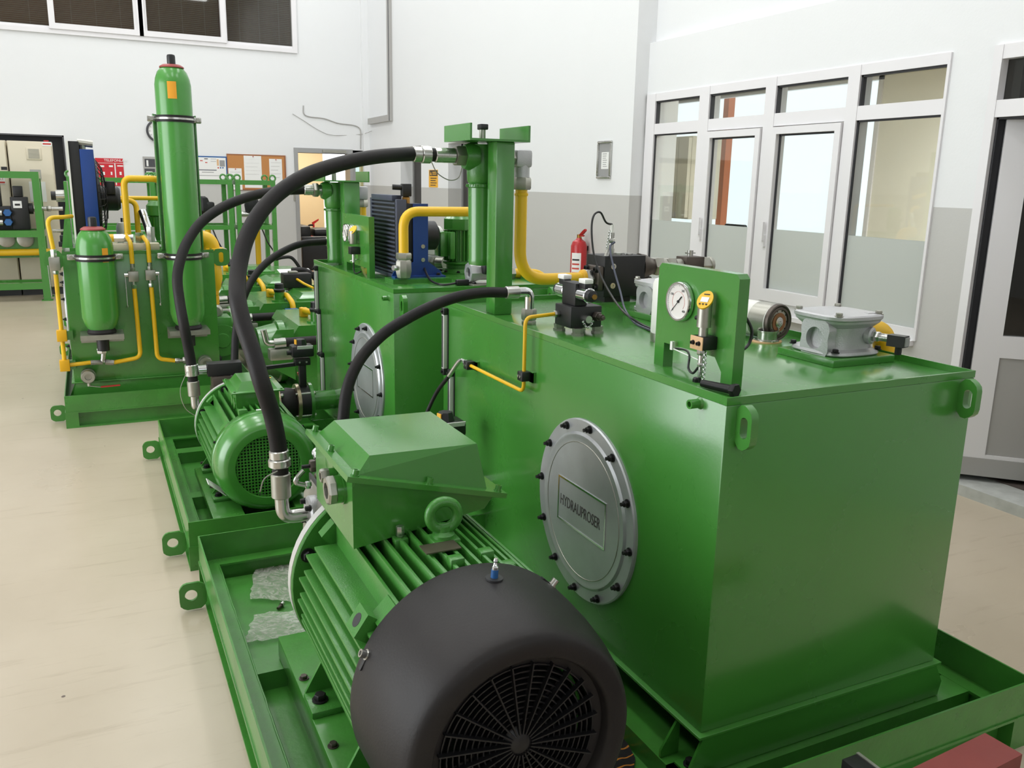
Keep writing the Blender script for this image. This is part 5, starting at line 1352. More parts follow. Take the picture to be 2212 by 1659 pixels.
# butterfly suction valve with switch box
def suction_valve(label, xt, y, z, group, xend, sz=1.0):
    t = thing('butterfly_valve', label, 'valve', (xt-.2, y, z-.09), group)
    d = V((-1, 0, 0)); p = V((xt, y, z))
    L_ = xt-xend
    M().cyl(p, p+d*.14, .052*sz, 28).obj('pipe_stub', 'green', t)
    M().cyl(p+d*.14, p+d*.158, .1*sz, 36).obj('tank_flange', 'green', t)
    M().cyl(p+d*.158, p+d*.215, .085*sz, 32).obj('valve_body', 'black_block', t)
    M().cyl(p+d*.215, p+d*.235, .098*sz, 36).obj('bronze_flange', 'bronze', t)
    M().lathe(p+d*.235, d, [(.07*sz, 0), (.078*sz, .02), (.082*sz, .05), (.078*sz, .08), (.07*sz, .10)], 32).obj('rubber_bellows', 'rubber', t)
    M().cyl(p+d*.335, p+d*.353, .098*sz, 36).obj('bronze_flange', 'bronze', t)
    M().lathe(p+d*.353, d, [(.09*sz, 0), (.09*sz, .012), (.06*sz, .016), (.055*sz, .06)], 32).obj('yellow_flange', 'yellow_dark', t)
    for k in range(4):
        a = math.pi/4+k*math.pi/2
        for s0, s1 in ((.13, .245), (.32, .37)):
            u = V((0, math.cos(a), math.sin(a)))*.083*sz
            M().cyl(p+d*s0+u, p+d*s1+u, .007, 10).hexa(p+d*(s0-.004)+u, p+d*(s0+.01)+u, .012).obj('flange_bolt', 'zinc', t)
    # neck, lever and position switch box
    c = p+d*.187
    M().box(c.x-.02, c.x+.02, y-.02, y+.02, z+.08*sz, z+.22*sz, .003).obj('valve_neck', 'black_block', t)
    M().box(c.x-.045, c.x+.045, y-.03, y+.03, z+.20*sz, z+.235*sz, .003).obj('mount_bracket', 'black_block', t)
    for k in (-.02, .02):
        M().cyl((c.x+k, y-.034, z+.218*sz), (c.x+k, y-.03, z+.218*sz), .006, 10).obj('bracket_screw', 'zinc', t)
    M().bar(c+V((-.04, 0, .205*sz)), c+V((-.26, .0, .195*sz)), .028, .02).obj('lever', 'black_plastic', t)
    zb = z+.245*sz
    bx = M().box(c.x-.065, c.x+.065, y-.05, y+.05, zb, zb+.06*sz, .012).obj('switch_box', 'black_plastic', t)
    M().obox((c.x+.01, y-.052, zb+.05*sz), (1, 0, 0), (0, -.5, .86), (0, .86, .5), .045, .016, .0015).obj('box_label', 'paper', bx)
    M().lathe((c.x-.005, y, zb+.06*sz), (0, 0, 1), [(.038, 0), (.034, .012), (.03, .03), (.026, .034)], 8).obj('indicator_dome', 'black_plastic', bx)
    M().obox((c.x-.036, y-.012, zb+.078*sz), (.3, -1, 0), (0, 0, 1), (1, .3, 0), .012, .014, .002).obj('indicator_window', 'sign_yellow', bx)
    M().cyl((c.x-.065, y-.02, zb+.025*sz), (c.x-.09, y-.02, zb+.025*sz), .014, 10).obj('cable_gland', 'black_plastic', bx)
    # support bracket under the flange
    M().prism([(xt-.155, y-.03, z-.10*sz), (xt, y-.03, z-.10*sz), (xt, y-.03, .14), (xt-.04, y-.03, .14)], (0, .008, 0)).obj('support_gusset', 'green', t)
    return t
vB = P(722, 862, x=BX0)
suction_valve('black butterfly valve with bronze flanges and switch box at the second tank', BX0, vB.y, vB.z, GB, P(612, 858, y=vB.y).x, 1.14)
M_red = P(648, 818, y=vB.y+.1)
rl = thing('red_lever_valve', 'small ball valve with a red lever behind the butterfly valve', 'valve', (M_red.x, M_red.y, M_red.z-.1), GB)
M().cyl(M_red+V((.02, 0, -.09)), M_red+V((.02, 0, -.04)), .018, 12).obj('valve_body', 'zinc', rl)
M().bar(M_red+V((.016, 0, -.05)), M_red+V((-.012, 0, .04)), .02, .006).obj('red_lever', 'red_paint', rl)
kA = P(985, 905, y=3.03)
suction_valve('butterfly valve with yellow-black position dome behind the big terminal box', AX0+.03, 3.03, kA.z-.305, GA, .95)

# gauge panel with two gauges
gp = thing('pressure_gauge_stand', 'green panel with two round gauges on the second tank', 'gauge stand', (1.345, 4.75, ZP), GB)
y0_, y1_ = 4.50, 5.02; zt_ = 1.46
prof = [(y0_, ZP), (y0_+.05, ZP), (y0_+.05, ZP+.05), (y1_-.06, ZP+.05), (y1_-.06, ZP), (y1_, ZP), (y1_, zt_), (y0_, zt_)]
M().prism([(1.33, a, b) for a, b in prof], (.03, 0, 0)).obj('panel', 'green', gp)
for gy_, gz_ in ((4.905, 1.353), (4.79, 1.353)):
    gr = .052
    g_ = M().lathe((1.33, gy_, gz_), (-1, 0, 0), [(gr*.94, 0), (gr, .003), (gr, .02), (gr*.96, .024), (gr*.88, .024), (gr*.86, .018), (.001, .018)], 36, cap=False).obj('pressure_gauge', 'chrome', gp)
    M().lathe((1.3115, gy_, gz_), (-1, 0, 0), [(gr*.86, 0), (gr*.86, .0006)], 32).obj('dial', 'gauge_face', g_)
    M().bar((1.3095, gy_+.012, gz_+.016), (1.3095, gy_-.026, gz_-.028), .003, .0008).obj('needle', 'ink', g_)
sy_, sz_ = 4.70, 1.335
sn = M().lathe((1.30, sy_, sz_-.03), (0, 0, 1), [(.02, 0), (.022, .004), (.022, .07)], 20).obj('sensor_body', 'zinc_dull', gp)
n_ = V((-.75, -.25, .62)).normalized()
M().lathe(V((1.30, sy_, sz_+.045)), n_, [(.028, 0), (.029, .003), (.027, .005)], 24).obj('display_head', 'yellow', sn)
M().box(1.275, 1.33, sy_-.03, sy_+.02, sz_-.085, sz_-.045, .003).obj('mount_clamp', 'black_plastic', gp)
M().cyl((1.30, sy_, sz_-.085), (1.30, sy_, sz_-.13), .01, 12).obj('lower_fitting', 'zinc', gp)
M().tube(catmull([V((1.30, sy_, sz_-.13)), V((1.30, sy_, sz_-.17)), V((1.305, sy_-.02, sz_-.19)), V((1.32, sy_-.07, sz_-.175))], 6), .004, 8).obj('sensor_cable', 'black_plastic', gp)
M().bar((1.32, sy_+.01, sz_-.115), (1.32, sy_+.14, sz_-.135), .007, .004).obj('cable_tie', 'white_plastic', gp)

# post and filter of the second unit
ptB, pfBt, pzB = filter_post('green square post with channel cap standing on the second tank', 'green pressure filter hanging beside the post of the second tank', 1.366, 1.462, 5.12, 5.21, ZP, 1.636, 1.36, 5.32, GB, 1.0)
FYB = 5.32
h0 = P(652, 410, y=FYB)
hpx = [(652, 410), (595, 413), (538, 425), (482, 447), (436, 479), (407, 518), (391, 556), (383, 600), (388, 650), (397, 701), (407, 752), (413, 787)]
path = [P(u_, v_, y=FYB+(4.84-FYB)*min(1, i/(len(hpx)-3))) for i, (u_, v_) in enumerate(hpx)]
lowB = path[-1]; path.append(P(413, 802, y=4.84))
def endB(t):
    e = V((1.36-.085, FYB, h0.z))
    L_ = (e-h0).length
    seq(t, h0, e-h0, [('hose_sleeve', 'c', .027, L_*.1, 'rubber'), ('ferrule', 'c', .031, L_*.5, 'zinc'), ('swivel_nut', 'h', .046, L_*.26, 'zinc_dull'), ('adapter', 'c', .032, L_*.2, 'zinc')])
    b0 = P(417, 823, y=4.84); b1 = P(420, 855, y=4.84)
    seq(t, lowB, b0-lowB, [('safety_collar', 'c', .036, (b0-lowB).length*.68, 'zinc'), ('hose_sleeve', 'c', .026, (b0-lowB).length*.36, 'rubber')])
    seq(t, b0, b1-b0, [('ferrule', 'c', .032, (b1-b0).length, 'zinc_dull')])
    M().tube(smooth_path([b1, V((b1.x+.002, 4.84, pfB.z)), pfB+V((.01, 0, 0))], .06, 8), .022, 16).obj('elbow', 'zinc', t)
    M().tube(catmull([b0+V((-.03, -.03, .06)), b0+V((-.07, -.03, -.04)), b0+V((-.05, -.04, -.14)), b0+V((.02, -.05, -.2))], 6), .002, 6).obj('safety_wire', 'zinc_dull', t)
hose('black hydraulic hose arching from the second tank filter down to the second pump', path, .0272, GB, [endB])
eb_ = V((1.388, 5.40, ZP))
e1 = P(704, 522, y=5.40); z_e = e1.z
hpx = [(704, 522), (651, 527), (606, 546), (573, 570), (549, 598), (530, 634), (516, 678), (509, 722), (507, 770), (506, 820)]
path = [P(u_, v_, y=5.40+(4.98-5.40)*(i/(len(hpx)-1))) for i, (u_, v_) in enumerate(hpx)]
def endB2(t):
    s1 = P(712, 522, y=5.40)
    seq(t, path[0], s1-path[0], [('ferrule', 'c', .027, (s1-path[0]).length*1.2, 'zinc')])
    M().tube(smooth_path([s1, V((eb_.x+.015, 5.40, s1.z)), V((eb_.x+.015, 5.40, ZP+.07))], .05, 8), .018, 14).obj('elbow', 'chrome', t)
    seq(t, (eb_.x+.015, 5.40, ZP+.085), (0, 0, -1), [('swivel_nut', 'h', .028, .035, 'zinc_dull'), ('lock_nut', 'h', .026, .018, 'zinc_dull')])
    M().cyl((eb_.x+.015, 5.40, ZP), (eb_.x+.015, 5.40, ZP+.032), .022, 16).obj('weld_stub', 'green', t)
hose('black hose curving from an elbow at the second tank rear down behind its motor', path, .021, GB, [endB2])
# yellow outlet pipe behind post B
xo = P(800, 400, y=FYB).x
yo = thing('yellow_pipe', 'short yellow pipe with elbow fitting behind the post of the second tank', 'pipe', (xo, FYB, ZP), GB)
M().hexa((1.46, FYB, pzB), (1.50, FYB, pzB), .04).obj('port_nut', 'zinc_dull', yo)
M().box(1.50, 1.565, FYB-.03, FYB+.03, pzB-.05, pzB+.03, .01).obj('elbow_fitting', 'cast_alu', yo)
M().hexa((1.535, FYB, pzB-.095), (1.535, FYB, pzB-.05), .034).obj('union_nut', 'zinc_dull', yo)
M().cyl((1.535, FYB, ZP), (1.535, FYB, pzB-.095), .022, 16).obj('pipe', 'yellow', yo)

# ---- air-blast oil cooler
co = thing('oil_cooler', 'dark louvred oil cooler with blue feet standing on the second tank', 'oil cooler', (1.5, 4.6, ZP), GB)
cy0, cy1, cz0, cz1 = 4.38, 4.80, ZP+.03, 1.545
xk = 1.44
M().box(xk+.008, xk+.045, cy0, cy1, cz0, cz1).obj('core', 'black_block', co)
M().box(xk-.004, xk+.05, cy1, cy1+.028, cz0-.01, cz1+.01, .003).obj('side_tank', 'rad_dark', co)
M().box(xk-.004, xk+.05, cy0-.028, cy0, cz0-.01, cz1+.01, .003).obj('side_tank', 'rad_dark', co)
M().box(xk-.004, xk+.05, cy0+.05, cy1, cz1, cz1+.03, .002).obj('top_plate', 'rad_dark', co)
M().box(xk-.004, xk+.05, cy0, cy1, cz0-.02, cz0, .002).obj('bottom_plate', 'rad_dark', co)
nb_ = 17
for i in range(nb_):
    zz_ = cz0+.012+(cz1-cz0-.024)*i/(nb_-1)
    M().box(xk-.006, xk+.02, cy0, cy1, zz_-.0048, zz_+.0048).obj('louvre', 'rad_dark', co)
M().box(xk+.05, xk+.13, cy0-.02, cy1+.02, cz0-.005, cz1-.01, .004).obj('fan_shroud', 'black_block', co)
xs = xk+.13
for yy_ in (cy0-.05,):
    pl = [(xs-.05, yy_, cz1-.01), (xs+.03, yy_, cz1-.01), (xs+.03, yy_, ZP+.10), (xs+.10, yy_, ZP+.05), (xs+.11, yy_, ZP+.03), (xs-.17, yy_, ZP+.03), (xs-.16, yy_, ZP+.05), (xs-.05, yy_, ZP+.10)]
    M().prism(pl, (0, .008, 0)).obj('side_bracket', 'blue', co)
    M().box(xs-.17, xs+.11, yy_-.05, yy_+.008, ZP+.022, ZP+.03).obj('bracket_foot', 'blue', co)
    for bx_ in (xs-.13, xs+.08):
        bolt(co, (bx_, yy_-.02, ZP+.03), (0, 0, 1), .01, .009)
    for zz_ in (ZP+.11, ZP+.18):
        M().cyl((xs+.0, yy_-.006, zz_), (xs+.0, yy_, zz_), .011, 12).obj('bracket_bolt', 'zinc', co)
M().prism([(xs-.05, cy1+.04, cz1-.01), (xs+.03, cy1+.04, cz1-.01), (xs+.11, cy1+.04, ZP+.022), (xs-.17, cy1+.04, ZP+.022)], (0, .008, 0)).obj('side_bracket', 'blue', co)
M().box(xs-.2, xs+.12, cy0-.16, cy0-.02, ZP, ZP+.022).obj('mounting_bar', 'green', co)
M().lathe((xs, 4.59, (cz0+cz1)/2), (1, 0, 0), [(.17, 0), (.17, .03), (.15, .05), (.08, .05), (.08, .16), (.05, .18)], 28).obj('fan_motor', 'black_plastic', co)
# thermostat switch on top
M().lathe((xk+.06, cy0+.01, cz1-.02), (0, 0, 1), [(.02, 0), (.02, .04), (.014, .045)], 6).obj('brass_bushing', 'brass', co)
M().box(xk+.035, xk+.085, cy0-.012, cy0+.03, cz1+.025, cz1+.09, .005).cyl((xk+.04, cy0+.01, cz1+.07), (xk-.01, cy0+.02, cz1+.072), .014, 12).obj('thermo_switch', 'black_plastic', co)
# yellow pipe bending from the cooler
ypx = P(872, 548, y=4.2)
yb2 = thing('yellow_pipe', 'yellow pipe rising beside the oil cooler and bending right behind the filter', 'pipe', (ypx.x, 4.2, ZP), GB)
zt_ = P(920, 457, y=4.2).z; xr_ = P(1040, 458, y=4.2).x
M().tube(smooth_path([V((ypx.x, 4.2, ypx.z)), V((ypx.x, 4.2, zt_)), V((xr_, 4.2, zt_)), V((xr_+.12, 4.2, zt_)), V((xr_+.12, 4.2, ZP+.05))], .085, 9), .025, 18).obj('pipe', 'yellow', yb2)
M().hexa((ypx.x, 4.2, ypx.z-.03), (ypx.x, 4.2, ypx.z+.005), .04).obj('union_nut', 'zinc_dull', yb2)
M().lathe((ypx.x, 4.2, ypx.z-.03), (0, 0, -1), [(.034, 0), (.04, .01), (.042, .06), (.035, .09), (.015, .1)], 8).obj('elbow_fitting', 'zinc_dull', yb2)
M().cyl((ypx.x, 4.2, ypx.z-.085), (ypx.x+.03, 4.36, ypx.z-.085), .03, 16).obj('cooler_port', 'black_block', yb2)
M().cyl((ypx.x-.06, 4.19, ypx.z-.07), (ypx.x-.03, 4.2, ypx.z-.07), .014, 10).obj('side_nut', 'chrome', yb2)

# ---- vertical pump motor, white filter, small aluminium body, plug cable
vm = thing('pump_motor', 'small upright green finned motor on the second tank', 'motor', (1.9, 4.64, ZP), GB)
vc = V((1.90, 4.64, 0))
M().lathe((vc.x, vc.y, ZP), (0, 0, 1), [(.11, 0), (.11, .012), (.09, .012), (.085, .03), (.07, .03), (.07, .05), (.09, .06), (.09, .07)], 32).obj('flange', 'green_cast', vm)
M().lathe((vc.x, vc.y, ZP+.004), (0, 0, 1), [(.078, 0), (.078, .022)], 32).obj('spigot', 'zinc', vm)
M().cyl((vc.x, vc.y, ZP+.07), (vc.x, vc.y, ZP+.25), .066, 28).obj('frame', 'green_cast', vm)
for i in range(24):
    a = 2*math.pi*i/24; u = V((math.cos(a), math.sin(a), 0))
    M().obox(V((vc.x, vc.y, ZP+.16))+u*.074, u, (0, 0, 1), u.cross(V((0, 0, 1))), .012, .085, .002).obj('fin', 'green_cast', vm)
M().lathe((vc.x, vc.y, ZP+.25), (0, 0, 1), [(.088, 0), (.09, .004), (.09, .06), (.085, .064), (.05, .105), (.045, .108)], 8).obj('fan_cowl', 'green', vm)
M().box(vc.x-.13, vc.x-.075, vc.y-.05, vc.y+.05, ZP+.10, ZP+.24, .006).obj('terminal_box', 'green', vm)
M().box(vc.x-.09, vc.x-.06, vc.y-.1, vc.y-.06, ZP+.09, ZP+.24, .004).obj('foot_rail', 'green_cast', vm)
for i in range(8):
    a = 2*math.pi*(i+.5)/8
    bolt(vm, (vc.x+.1*math.cos(a), vc.y+.1*math.sin(a), ZP+.012), (0, 0, 1), .009, .008)
M().box(vc.x-.19, vc.x+.17, vc.y-.17, vc.y+.15, ZP, ZP+.001).obj('shim_plate', 'green', vm)
wfl = thing('spin_on_filter', 'white upright filter canister beside the small green motor on the second tank', 'filter', (1.835, 4.93, ZP), GB)
M().box(1.76, 1.93, 4.86, 5.0, ZP, ZP+.085, .008).obj('filter_head', 'cast_alu', wfl)
M().lathe((1.845, 4.93, ZP+.085), (0, 0, 1), [(.066, 0), (.07, .006), (.07, .13), (.066, .15), (.05, .168), (.03, .174)], 32).obj('canister', 'white_paint', wfl)
M().cyl((1.83, 4.86, ZP+.05), (1.83, 4.80, ZP+.05), .03, 6).cyl((1.83, 4.80, ZP+.05), (1.86, 4.76, ZP+.05), .032, 16).obj('port_fitting', 'zinc_dull', wfl)
sa = thing('pump_flange', 'small aluminium pump body with open port at the front edge of the second tank', 'pump', (1.80, 4.06, ZP), GB)
M().box(1.72, 1.90, 4.0, 4.15, ZP, ZP+.012, .003).obj('foot', 'zinc_dull', sa)
M().lathe((1.72, 4.07, ZP+.065), (1, 0, 0), [(.025, .01), (.028, 0), (.052, 0), (.055, .01), (.05, .03), (.04, .06), (.04, .14)], 8, cap=False).obj('body', 'cast_alu', sa)
M().lathe((1.728, 4.07, ZP+.065), (1, 0, 0), [(.028, 0), (.001, .01)], 20, cap=False).obj('port_bore', 'ink', sa)
M().box(1.78, 1.86, 4.0, 4.05, ZP+.06, ZP+.11, .006).obj('plug', 'black_plastic', sa)
for bx_ in (1.735, 1.885):
    bolt(sa, (bx_, 4.02, ZP+.012), (0, 0, 1), .008, .008)
cab = [P(905, 535, y=4.45), P(915, 575, y=4.35), P(930, 605, y=4.2), P(955, 615, z=ZP+.008), P(985, 612, z=ZP+.012)]
cbt = thing('plug_cable', 'black cable with plug lying on the second tank beside the cooler', 'cable', (1.65, 4.1, ZP), GB)
M().tube(catmull(cab, 8), .006, 8).obj('cable', 'black_plastic', cbt)
pe = cab[-1]
M().box(pe.x, pe.x+.08, pe.y-.015, pe.y+.015, ZP+.002, ZP+.03, .004).obj('plug', 'black_plastic', cbt)
# rear yellow elbow behind the two tanks
ry = thing('yellow_elbow_pipe', 'yellow pipe elbow between the two tanks below the valve block', 'pipe', (2.2, 4.0, .7), GB)
e0 = P(1110, 590, y=4.3); e1 = P(1160, 592, y=4.3); e2 = V((e1.x+.06, 4.3, .8))
M().tube(smooth_path([e0, V((e1.x+.06, 4.3, e1.z)), e2], .1, 8), .026, 16).obj('elbow', 'yellow', ry)
M().hexa(e0+V((-.05, 0, 0)), e0, .035).obj('union_nut', 'zinc_dull', ry)
yc = P(378, 951, z=.06)
cp = M().lathe((yc.x, yc.y, .0455), (0, 0, 1), [(.022, 0), (.024, .004), (.024, .012), (.016, .02), (.006, .022)], 20).obj('plastic_plug', 'yellow'); tag(cp, 'small round yellow plastic plug lying in the second tray', 'plug')

# ================================================================== ACCUMULATOR UNIT (left, farther back)
CX0, CX1, CY0, CY1 = -.178, .765, 6.37, 8.6
trayC = tray('green steel base frame under the accumulator tank on the left', -.247, 1.0, 6.235, 10.75, GC, (6.43, 8.86, 10.58), beams=((-.17, .9, 9.0, 9.1),))
tankC = tank_body('green tank carrying the two accumulators on its end face', CX0, CX1, CY0, CY1, .285, 1.155, GC, .112)
lug_plate('lifting_lug', tankC, 'green', (CX0-.05, CY0+.02, 1.10), (1, 0, 0), (0, 0, 1), .055, .06, .025, (CX0-.055, CY0+.02, 1.10), .016, .02, .016)
lug_plate('lifting_lug', tankC, 'green', (CX1+.05, CY0+.02, 1.10), (1, 0, 0), (0, 0, 1), .055, .06, .025, (CX1+.05, CY0+.02, 1.10), .016, .02, .016)
round_cover(tankC, CX0, 6.75, .72, .28, None, 12)
def drain(label, x, z, lever):
    t = thing('drain_valve', label, 'valve', (x, CY0-.1, z-.05), GC)
    M().cyl((x, CY0, z), (x, CY0-.05, z), .046, 24).obj('hose_tail', 'zinc_dull', t)
    M().lathe((x, CY0-.05, z), (0, -1, 0), [(.042, 0), (.045, .01), (.045, .035), (.04, .045), (.022, .045), (.02, .03), (.001, .03)], 28, cap=False).obj('valve_body', 'zinc_dull', t)
    M().cyl((x+.0, CY0-.07, z-.045), (x+.0, CY0-.07, z-.065), .012, 8).obj('valve_stem', 'zinc', t)
    if lever:
        M().bar((x, CY0-.075, z-.062), (x+.07, CY0-.08, z-.075), .018, .003).obj('lever_arm', 'zinc', t)
        M().bar((x+.07, CY0-.08, z-.075), (x+.19, CY0-.08, z-.072), .018, .008).obj('lever_grip', 'red_paint', t)
    return t
drain('drain valve with red lever low on the left of the accumulator tank', -.09, .33, True)
drain('drain valve low on the right of the accumulator tank without visible lever', .66, .37, False)

def accumulator(label, x, z0, z1, clamps, tape, plate_top=None):
    y = 6.25; r = .112
    t = thing('accumulator', label, 'accumulator', (x, y, z0), GC)
    prof = [(.045, 0), (.075, .012), (.1, .05), (r, .1), (r, z1-z0-.12), (.105, z1-z0-.08), (.09, z1-z0-.04), (.066, z1-z0-.012)]
    M().lathe((x, y, z0), (0, 0, 1), prof, 48).obj('shell', 'green_acc', t)
    M().lathe((x, y, z1-.014), (0, 0, 1), [(.076, 0), (.074, .008), (.055, .02), (.03, .022)], 32).obj('cap_ring', 'red_cap', t)
    M().lathe((x, y, z1+.006), (0, 0, 1), [(.026, 0), (.026, .05), (.023, .06), (.012, .064)], 20).obj('valve_cap', 'black_plastic', t)
    for zc_ in clamps:
        c = M().lathe((x, y, zc_-.021), (0, 0, 1), [(r+.0005, 0), (r+.005, 0), (r+.005, .042), (r+.0005, .042)], 48, cap=False).obj('clamp_rubber', 'rubber', t)
        M().lathe((x, y, zc_-.006), (0, 0, 1), [(r+.005, 0), (r+.0075, .0), (r+.0075, .012), (r+.005, .012)], 48, cap=False).obj('clamp_band', 'zinc', t)
        for s in (-1, 1):
            M().box(x+s*(r+.028)-.026, x+s*(r+.028)+.026, y+.02, y+.06, zc_-.018, zc_+.018, .005).obj('clamp_ear', 'zinc', t)
            M().cyl((x+s*(r+.03), y+.06, zc_), (x+s*(r+.03), CY0, zc_), .009, 10).obj('clamp_bolt', 'zinc', t)
            M().hexa((x+s*(r+.03), y+.02, zc_), (x+s*(r+.03), y+.006, zc_), .015).obj('clamp_nut', 'zinc_dull', t)
    # console under the bottle
    M().lathe((x, y, z0-.012), (0, 0, 1), [(.06, 0), (.085, 0), (.09, .012), (.08, .03)], 32).obj('rubber_ring', 'rubber', t)
    M().box(x-.13, x+.13, y-.09, CY0, z0-.02, z0-.012).box(x-.13, x+.13, y-.09, y-.082, z0-.045, z0-.02).box(x-.13, x+.13, CY0-.02, CY0, z0-.09, z0-.02).obj('console', 'zinc_dull', t)
    for s in (-1, 1):
        bolt(t, (x+s*.095, CY0-.02, z0-.06), (0, -1, 0), .013, .012)
    M().cyl((x, y, z0-.13), (x, y, z0-.02), .038, 20).obj('oil_port', 'black_block', t)
    u = V((math.sin(tape[0]), -math.cos(tape[0]), 0)); w_ = V((-u.y, u.x, 0))
    q = M(); zt_, zb_ = tape[1], tape[2]; vs = []; fs = []
    for i in range(7):
        a = tape[0]+(i/6-.5)*tape[3]/r; uu = V((math.sin(a), -math.cos(a), 0))
        for rr in (r+.0006, r+.0012):
            for zz_ in (zb_, zt_): vs.append(V((x, y, zz_))+uu*rr)
    for i in range(6):
        a, b = i*4, i*4+4
        fs += [(a+2, b+2, b+3, a+3), (a, a+1, b+1, b), (a+1, a+3, b+3, b+1), (a, b, b+2, a+2)]
    q.add(vs, fs).obj('tape', 'orange_tape', t)
    return t
accumulator('short green accumulator bottle with red cap ring on the left end', .017, .64, 1.315, (1.125,), (.55, 1.19, 1.10, .04))
accumulator('tall green accumulator bottle towering above the left unit', .558, .64, 2.34, (2.01, 1.125), (-.15, 2.235, 2.13, .055))
bp_ = M().box(.43, .70, CY0+.03, CY0+.05, 1.10, 2.045).box(.43, .438, CY0-.01, CY0+.03, 1.16, 2.045).box(.692, .70, CY0-.01, CY0+.03, 1.16, 2.045).obj('support_plate', 'green'); tag(bp_, 'tall green folded support plate behind the tall accumulator', 'bracket', GC)

# yellow pipes with square ball valves on the tank face
yF = CY0-.045
def valve_pipe(label, u_top, u_v, vv, low, hs):
    cv_ = P(u_v, vv, y=yF)
    t = thing('ball_valve_line', label, 'pipe', (cv_.x, yF, cv_.z-.4), GC)
    M().box(cv_.x-.032, cv_.x+.032, yF-.025, yF+.025, cv_.z-.034, cv_.z+.034, .003).obj('ball_valve', 'zinc_dull', t)
    M().hexa(cv_+V((0, 0, .034)), cv_+V((0, 0, .06)), .018).cyl(cv_+V((0, 0, .06)), cv_+V((0, 0, .085)), .014, 12).obj('upper_nut', 'zinc_dull', t)
    M().cyl(cv_+V((0, 0, -.034)), cv_+V((0, 0, -.055)), .013, 12).hexa(cv_+V((0, 0, -.055)), cv_+V((0, 0, -.082)), .018).obj('lower_nut', 'zinc', t)
    M().cyl(cv_+V((hs*.032, 0, .008)), cv_+V((hs*.055, 0, .008)), .014, 12).obj('valve_stem', 'zinc', t)
    M().bar(cv_+V((hs*.05, -.01, .0)), cv_+V((hs*.05, -.02, -.2)), .006, .004).obj('lever', 'zinc', t)
    M().cyl(cv_+V((hs*.05, -.02, -.205)), cv_+V((hs*.05, -.02, -.19)), .008, 8).obj('lever_tip', 'zinc', t)
    pts_up = [cv_+V((0, 0, .085)), P(u_top[0][0], u_top[0][1], y=yF), P(u_top[1][0], u_top[1][1], y=CY0+.1)]
    M().tube(smooth_path([pts_up[0], V((cv_.x, yF, pts_up[1].z)), pts_up[2]], .05, 6), .0145, 12).obj('upper_pipe', 'yellow', t)
    lp = [cv_+V((0, 0, -.082))]+[P(a, b, y=yF) for a, b in low]
    M().tube(smooth_path(lp, .05, 7), .0145, 12).obj('lower_pipe', 'yellow', t)
    return t, lp
tv1, lp1 = valve_pipe('left yellow pipe with square ball valve between the two accumulators', ((286, 525), (272, 508)), 288, 597, [(304, 772), (246, 783)], -1)
tv2, lp2 = valve_pipe('right yellow pipe with square ball valve between the two accumulators', ((322, 525), (306, 508)), 325, 594, [(340, 775), (378, 779)], 1)
# tee under the short accumulator
tc = P(222, 782, y=yF)
M().cyl(lp1[-1], tc+V((.015, 0, 0)), .02, 6).cyl(tc, P(196, 783, y=yF), .018, 6).cyl(tc, V((.017, yF, tc.z+.07)), .016, 12).hexa(V((tc.x, yF, tc.z+.06)), V((tc.x, yF, tc.z+.10)), .032).obj('tee_fitting', 'zinc', tv1)
M().hexa(lp2[-1], lp2[-1]+V((.03, 0, 0)), .02).cyl(lp2[-1]+V((.03, 0, 0)), lp2[-1]+V((.05, 0, 0)), .014, 12).hexa(lp2[-1]+V((.05, 0, 0)), lp2[-1]+V((.085, 0, 0)), .026).obj('end_fitting', 'zinc', tv2)
# long yellow pipe wrapping round the left edge
lw_ = [P(196, 783, y=yF), P(141, 789, y=yF), V((CX0-.035, yF+.02, P(141, 789, y=yF).z)), P(133, 715, x=CX0-.045), P(121, 572, x=CX0-.06)]
yl = thing('yellow_pipe', 'slim yellow pipe wrapping from the tee round the left edge of the accumulator tank', 'pipe', (CX0, CY0, .3), GC)
p_a = lw_[0]; p_b = V((CX0-.04, yF, p_a.z-.01)); p_c = V((CX0-.04, yF+.012, 1.0)); 
xl = CX0-.045
zc2 = 1.02
M().tube(smooth_path([p_a, V((xl, yF, p_a.z-.01)), V((xl, yF, zc2))], .035, 7), .0135, 12).obj('pipe', 'yellow', yl)
for zz_ in (p_a.z, .62):
    cl = M().box(xl-.03, xl+.03, yF-.03, yF+.02, zz_-.045, zz_+.03, .004).obj('pipe_clamp', 'yellow_dark', yl)
    M().box(xl+.03, CX0+.02, yF, yF+.05, zz_-.04, zz_+.02).obj('clamp_bracket', 'green', cl)
vz = 1.075
M().box(xl-.032, xl+.032, yF-.03, yF+.03, vz-.035, vz+.05, .003).obj('ball_valve', 'zinc_dull', yl)
M().hexa((xl, yF, vz-.06), (xl, yF, vz-.035), .02).obj('lower_nut', 'zinc_dull', yl)
M().hexa((xl, yF, vz+.05), (xl, yF, vz+.10), .02).obj('upper_nut', 'zinc', yl)
M().bar((xl-.04, yF-.02, vz), (xl-.035, yF-.03, vz-.2), .008, .005).obj('lever', 'zinc', yl)
zq = P(118, 470, y=yF).z
M().tube(smooth_path([V((xl, yF, vz+.10)), V((xl-.02, yF, zq)), V((xl+.07, yF+.06, zq)), V((xl+.12, yF+.2, zq))], .06, 7), .0135, 12).obj('upper_pipe', 'yellow', yl)
yl2 = M().tube([P(-40, 545, y=6.9), P(60, 546, y=6.85), P(104, 545, y=6.8), V((xl, 6.75, P(104, 545, y=6.8).z))], .02, 12).obj('yellow_pipe', 'yellow')
bpy.data.objects.remove(yl2)

